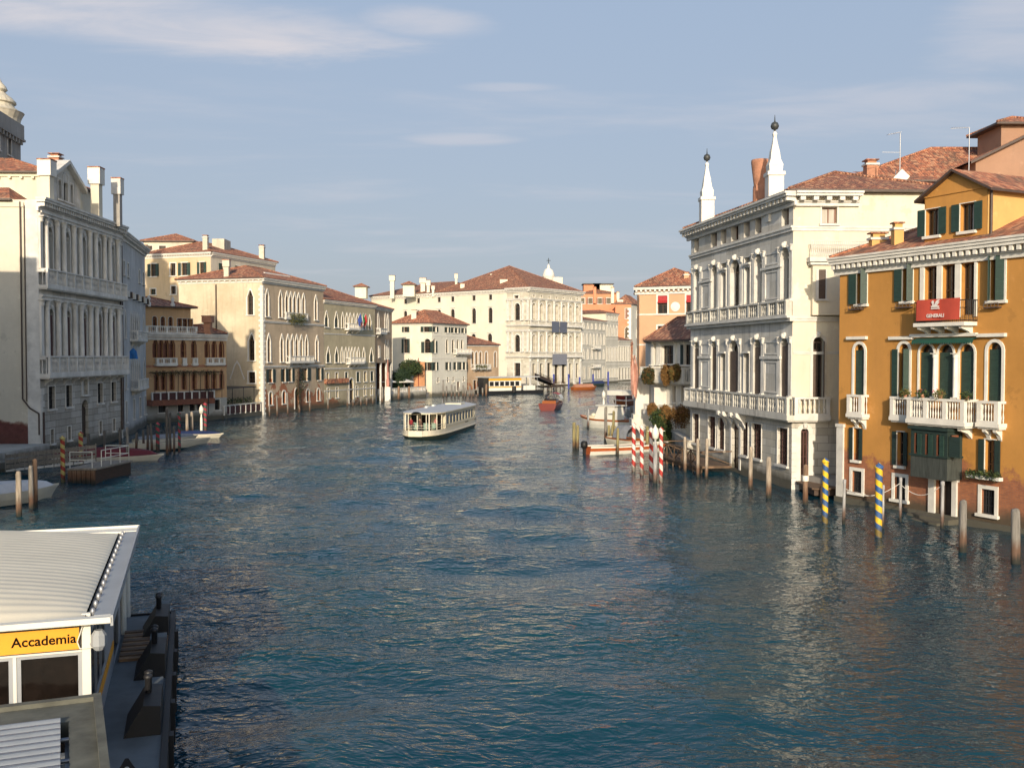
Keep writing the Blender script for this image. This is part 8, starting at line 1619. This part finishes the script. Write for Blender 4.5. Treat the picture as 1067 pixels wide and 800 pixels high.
# loudspeaker / lamp box on the corner
s = MB(); c_ = P(-.2, -.2, 3.38); s.lathe(c_, [(.08, -.2), (.15, -.1), (.15, .1), (.08, .2)], 8, smooth=False); s.tube(c_, P(-.05, 0, 3.25), .03); s.build('corner_lamp', ['grey_paint'], ns); s = MB(); 
s.path([P(-.12, .10, 3.66), P(-.15, .2, 3.36), P(-.15, .15, 3.22), P(-.2, -.1, 3.24)], .012, 5); s.build('cable', ['white_paint'], ns)
s = MB()
for i in range(12): sb_(s, 6.6 + i*.23, 6.6 + i*.23 + .22, -1.3, -.1, zD + .002, zD + .08 + .03*(i % 2), i % 2)
s.build('boarding_ramp', ['ramp_slat', 'ramp_wood'], ns)
for i, a_ in enumerate((1.0, 4.9, 8.6)):
    lb = ['black slanted fender block on the boat stop deck edge, nearest the camera', 'black slanted fender block in the middle of the boat stop deck edge', 'black slanted fender block at the far end of the boat stop deck edge'][i]
    th = thing('fender_block', lb, 'fender', P(a_, -1.3, zD), 'black slanted fender blocks on the boat stop'); s = MB()
    s.extrude([P(a_, -.55, zD + .003), P(a_, -1.3, zD + .003), P(a_, -1.3, zD + .62), P(a_, -.95, zD + .66)], av * 1.5); s.extrude([P(a_ + 1.501, -.78, zD + .003), P(a_ + 1.501, -1.3, zD + .003), P(a_ + 1.501, -1.3, zD + .5), P(a_ + 1.501, -1.1, zD + .5)], av * .7); s.build('fender', ['rubber'], th)
    s = MB(); 
    for da in (.9, 1.2): s.lathe(P(a_ + da, -1.02, zD), [(.07, 0), (.07, .95), (.095, .97), (.095, 1.03), (.03, 1.06)], 10)
    s.tube(P(a_ + .9, -1.02, zD + .8), P(a_ + 1.2, -1.02, zD + .8), .045, n=6); s.build('bollard', ['iron'], th); s = MB(); sb_(s, a_ + 1.55, a_ + 2.3, -1.3, -.88, zD + .51, zD + .54); s.build('steel_plate', ['deck_grey'], th)
for i in range(7):
    s = MB(); sb_(s, -3.2 + i*2.1, -2.9 + i*2.1, -1.56, -1.462, -.4, zD - .05); tag(s.build('tyre_block', ['rubber']), '%s black rubber block from the near end on the boat stop side' % ORD[i], 'fender block', 'rubber blocks along the boat stop')
th = thing('warning_plate', 'small black triangle warning plate lying at the near edge of the boat stop deck', 'sign', P(-1.2, -.7, zD)); s = MB(); p = P(-1.2, -.75, zD + .06); s.extrude([p - av*.0 + bv*.24, p - bv*.24, p - bv*.03 + Vector((0, 0, .36)), p + bv*.03 + Vector((0, 0, .36))], av*.03); s.build('plate', ['iron'], th); s = MB(); sb_(s, -1.35, -1.1, -1.05, -.42, zD + .002, zD + .05); s.build('base', ['trim'], th); s = MB(); s.tube(p + Vector((0, 0, .16)) - av*.002, p + Vector((0, 0, .16)) - av*.02, .05, n=10); s.build('symbol', ['white_paint'], th)
# gangway roof in the corner: mossy rim round pale corrugated sheets
gr = thing('gangway_roof', 'mossy grey rimmed roof with corrugated sheets in the lower left corner', 'roof', P(-2, 1, 3)); zG = 3.0
q0 = wat(103.5, 727, zG); q1 = wat(-60, 746.5, zG); s = MB(); fx_ = (q1 - q0).normalized(); ny_ = Vector((fx_.y, -fx_.x, 0)); ny_ = ny_ if ny_.y < 0 else -ny_
back = wat(113, 812, zG) - q0; back = back.normalized()
s.pbox(q0 + Vector((0, 0, -.3)), fx_*8, back*1.02, Vector((0, 0, .3)), 0); s.pbox(q0 + back*1.021 + Vector((0, 0, -.3)), fx_*.5, back*7, Vector((0, 0, .3)), 0); s.pbox(q0 + Vector((0, 0, 0.002)) - back*.02, fx_*8, back*.16, Vector((0, 0, .08)), 0); s.pbox(q0 - fx_*.03, fx_*.13, back*8, Vector((0, 0, .1)), 0); s.build('rim', ['concrete_moss'], gr)
s = MB(); o_ = q0 + back*1.05 + fx_*.62 + Vector((0, 0, .0)); nW, nL = 14, 300; vs = []
for i in range(nL + 1):
    d_ = 6.5*i/nL; ph_ = (d_ % .42)/.42; hh = .07 if .3 < ph_ < .7 else 0.0; hh = .05 + .045*math.tanh(4*math.cos(d_*2*math.pi/.26))
    for j in (0, 1): vs.append(o_ + back*d_ + fx_*(7.5*j) + Vector((0, 0, hh)))
s.raw(vs, [(2*i, 2*i+1, 2*i+3, 2*i+2) for i in range(nL)], 0, True); s.pbox(o_ + Vector((0, 0, -.25)), fx_*.08, back*6.5, Vector((0, 0, .26)), 0); s.pbox(o_ + Vector((0, 0, -.4)), fx_*7.5, back*6.5, Vector((0, 0, .05)), 0); flat('sheet_pale', (.185, .21, .245), .45, var=.1); s.build('corrugated_sheets', ['sheet_pale'], gr)
s = MB()
for k_ in range(4): s.tube(q0 + back*(1.5 + k_*.9) + fx_*.45 + Vector((0, 0, -.12)), q0 + back*(1.5 + k_*.9) + fx_*.75 + Vector((0, 0, -.12)), .04, n=6)
s.pbox(q0 + back*1.1 + fx_*.46 + Vector((0, 0, -3)), fx_*.1, back*6, Vector((0, 0, 2.7)), 0); s.build('brackets', ['steel'], gr); s = MB(); sb_(s, -9, -2.2, -.25, -.12, zD, 2.69); s.build('side_wall', ['grey_paint'], gr)
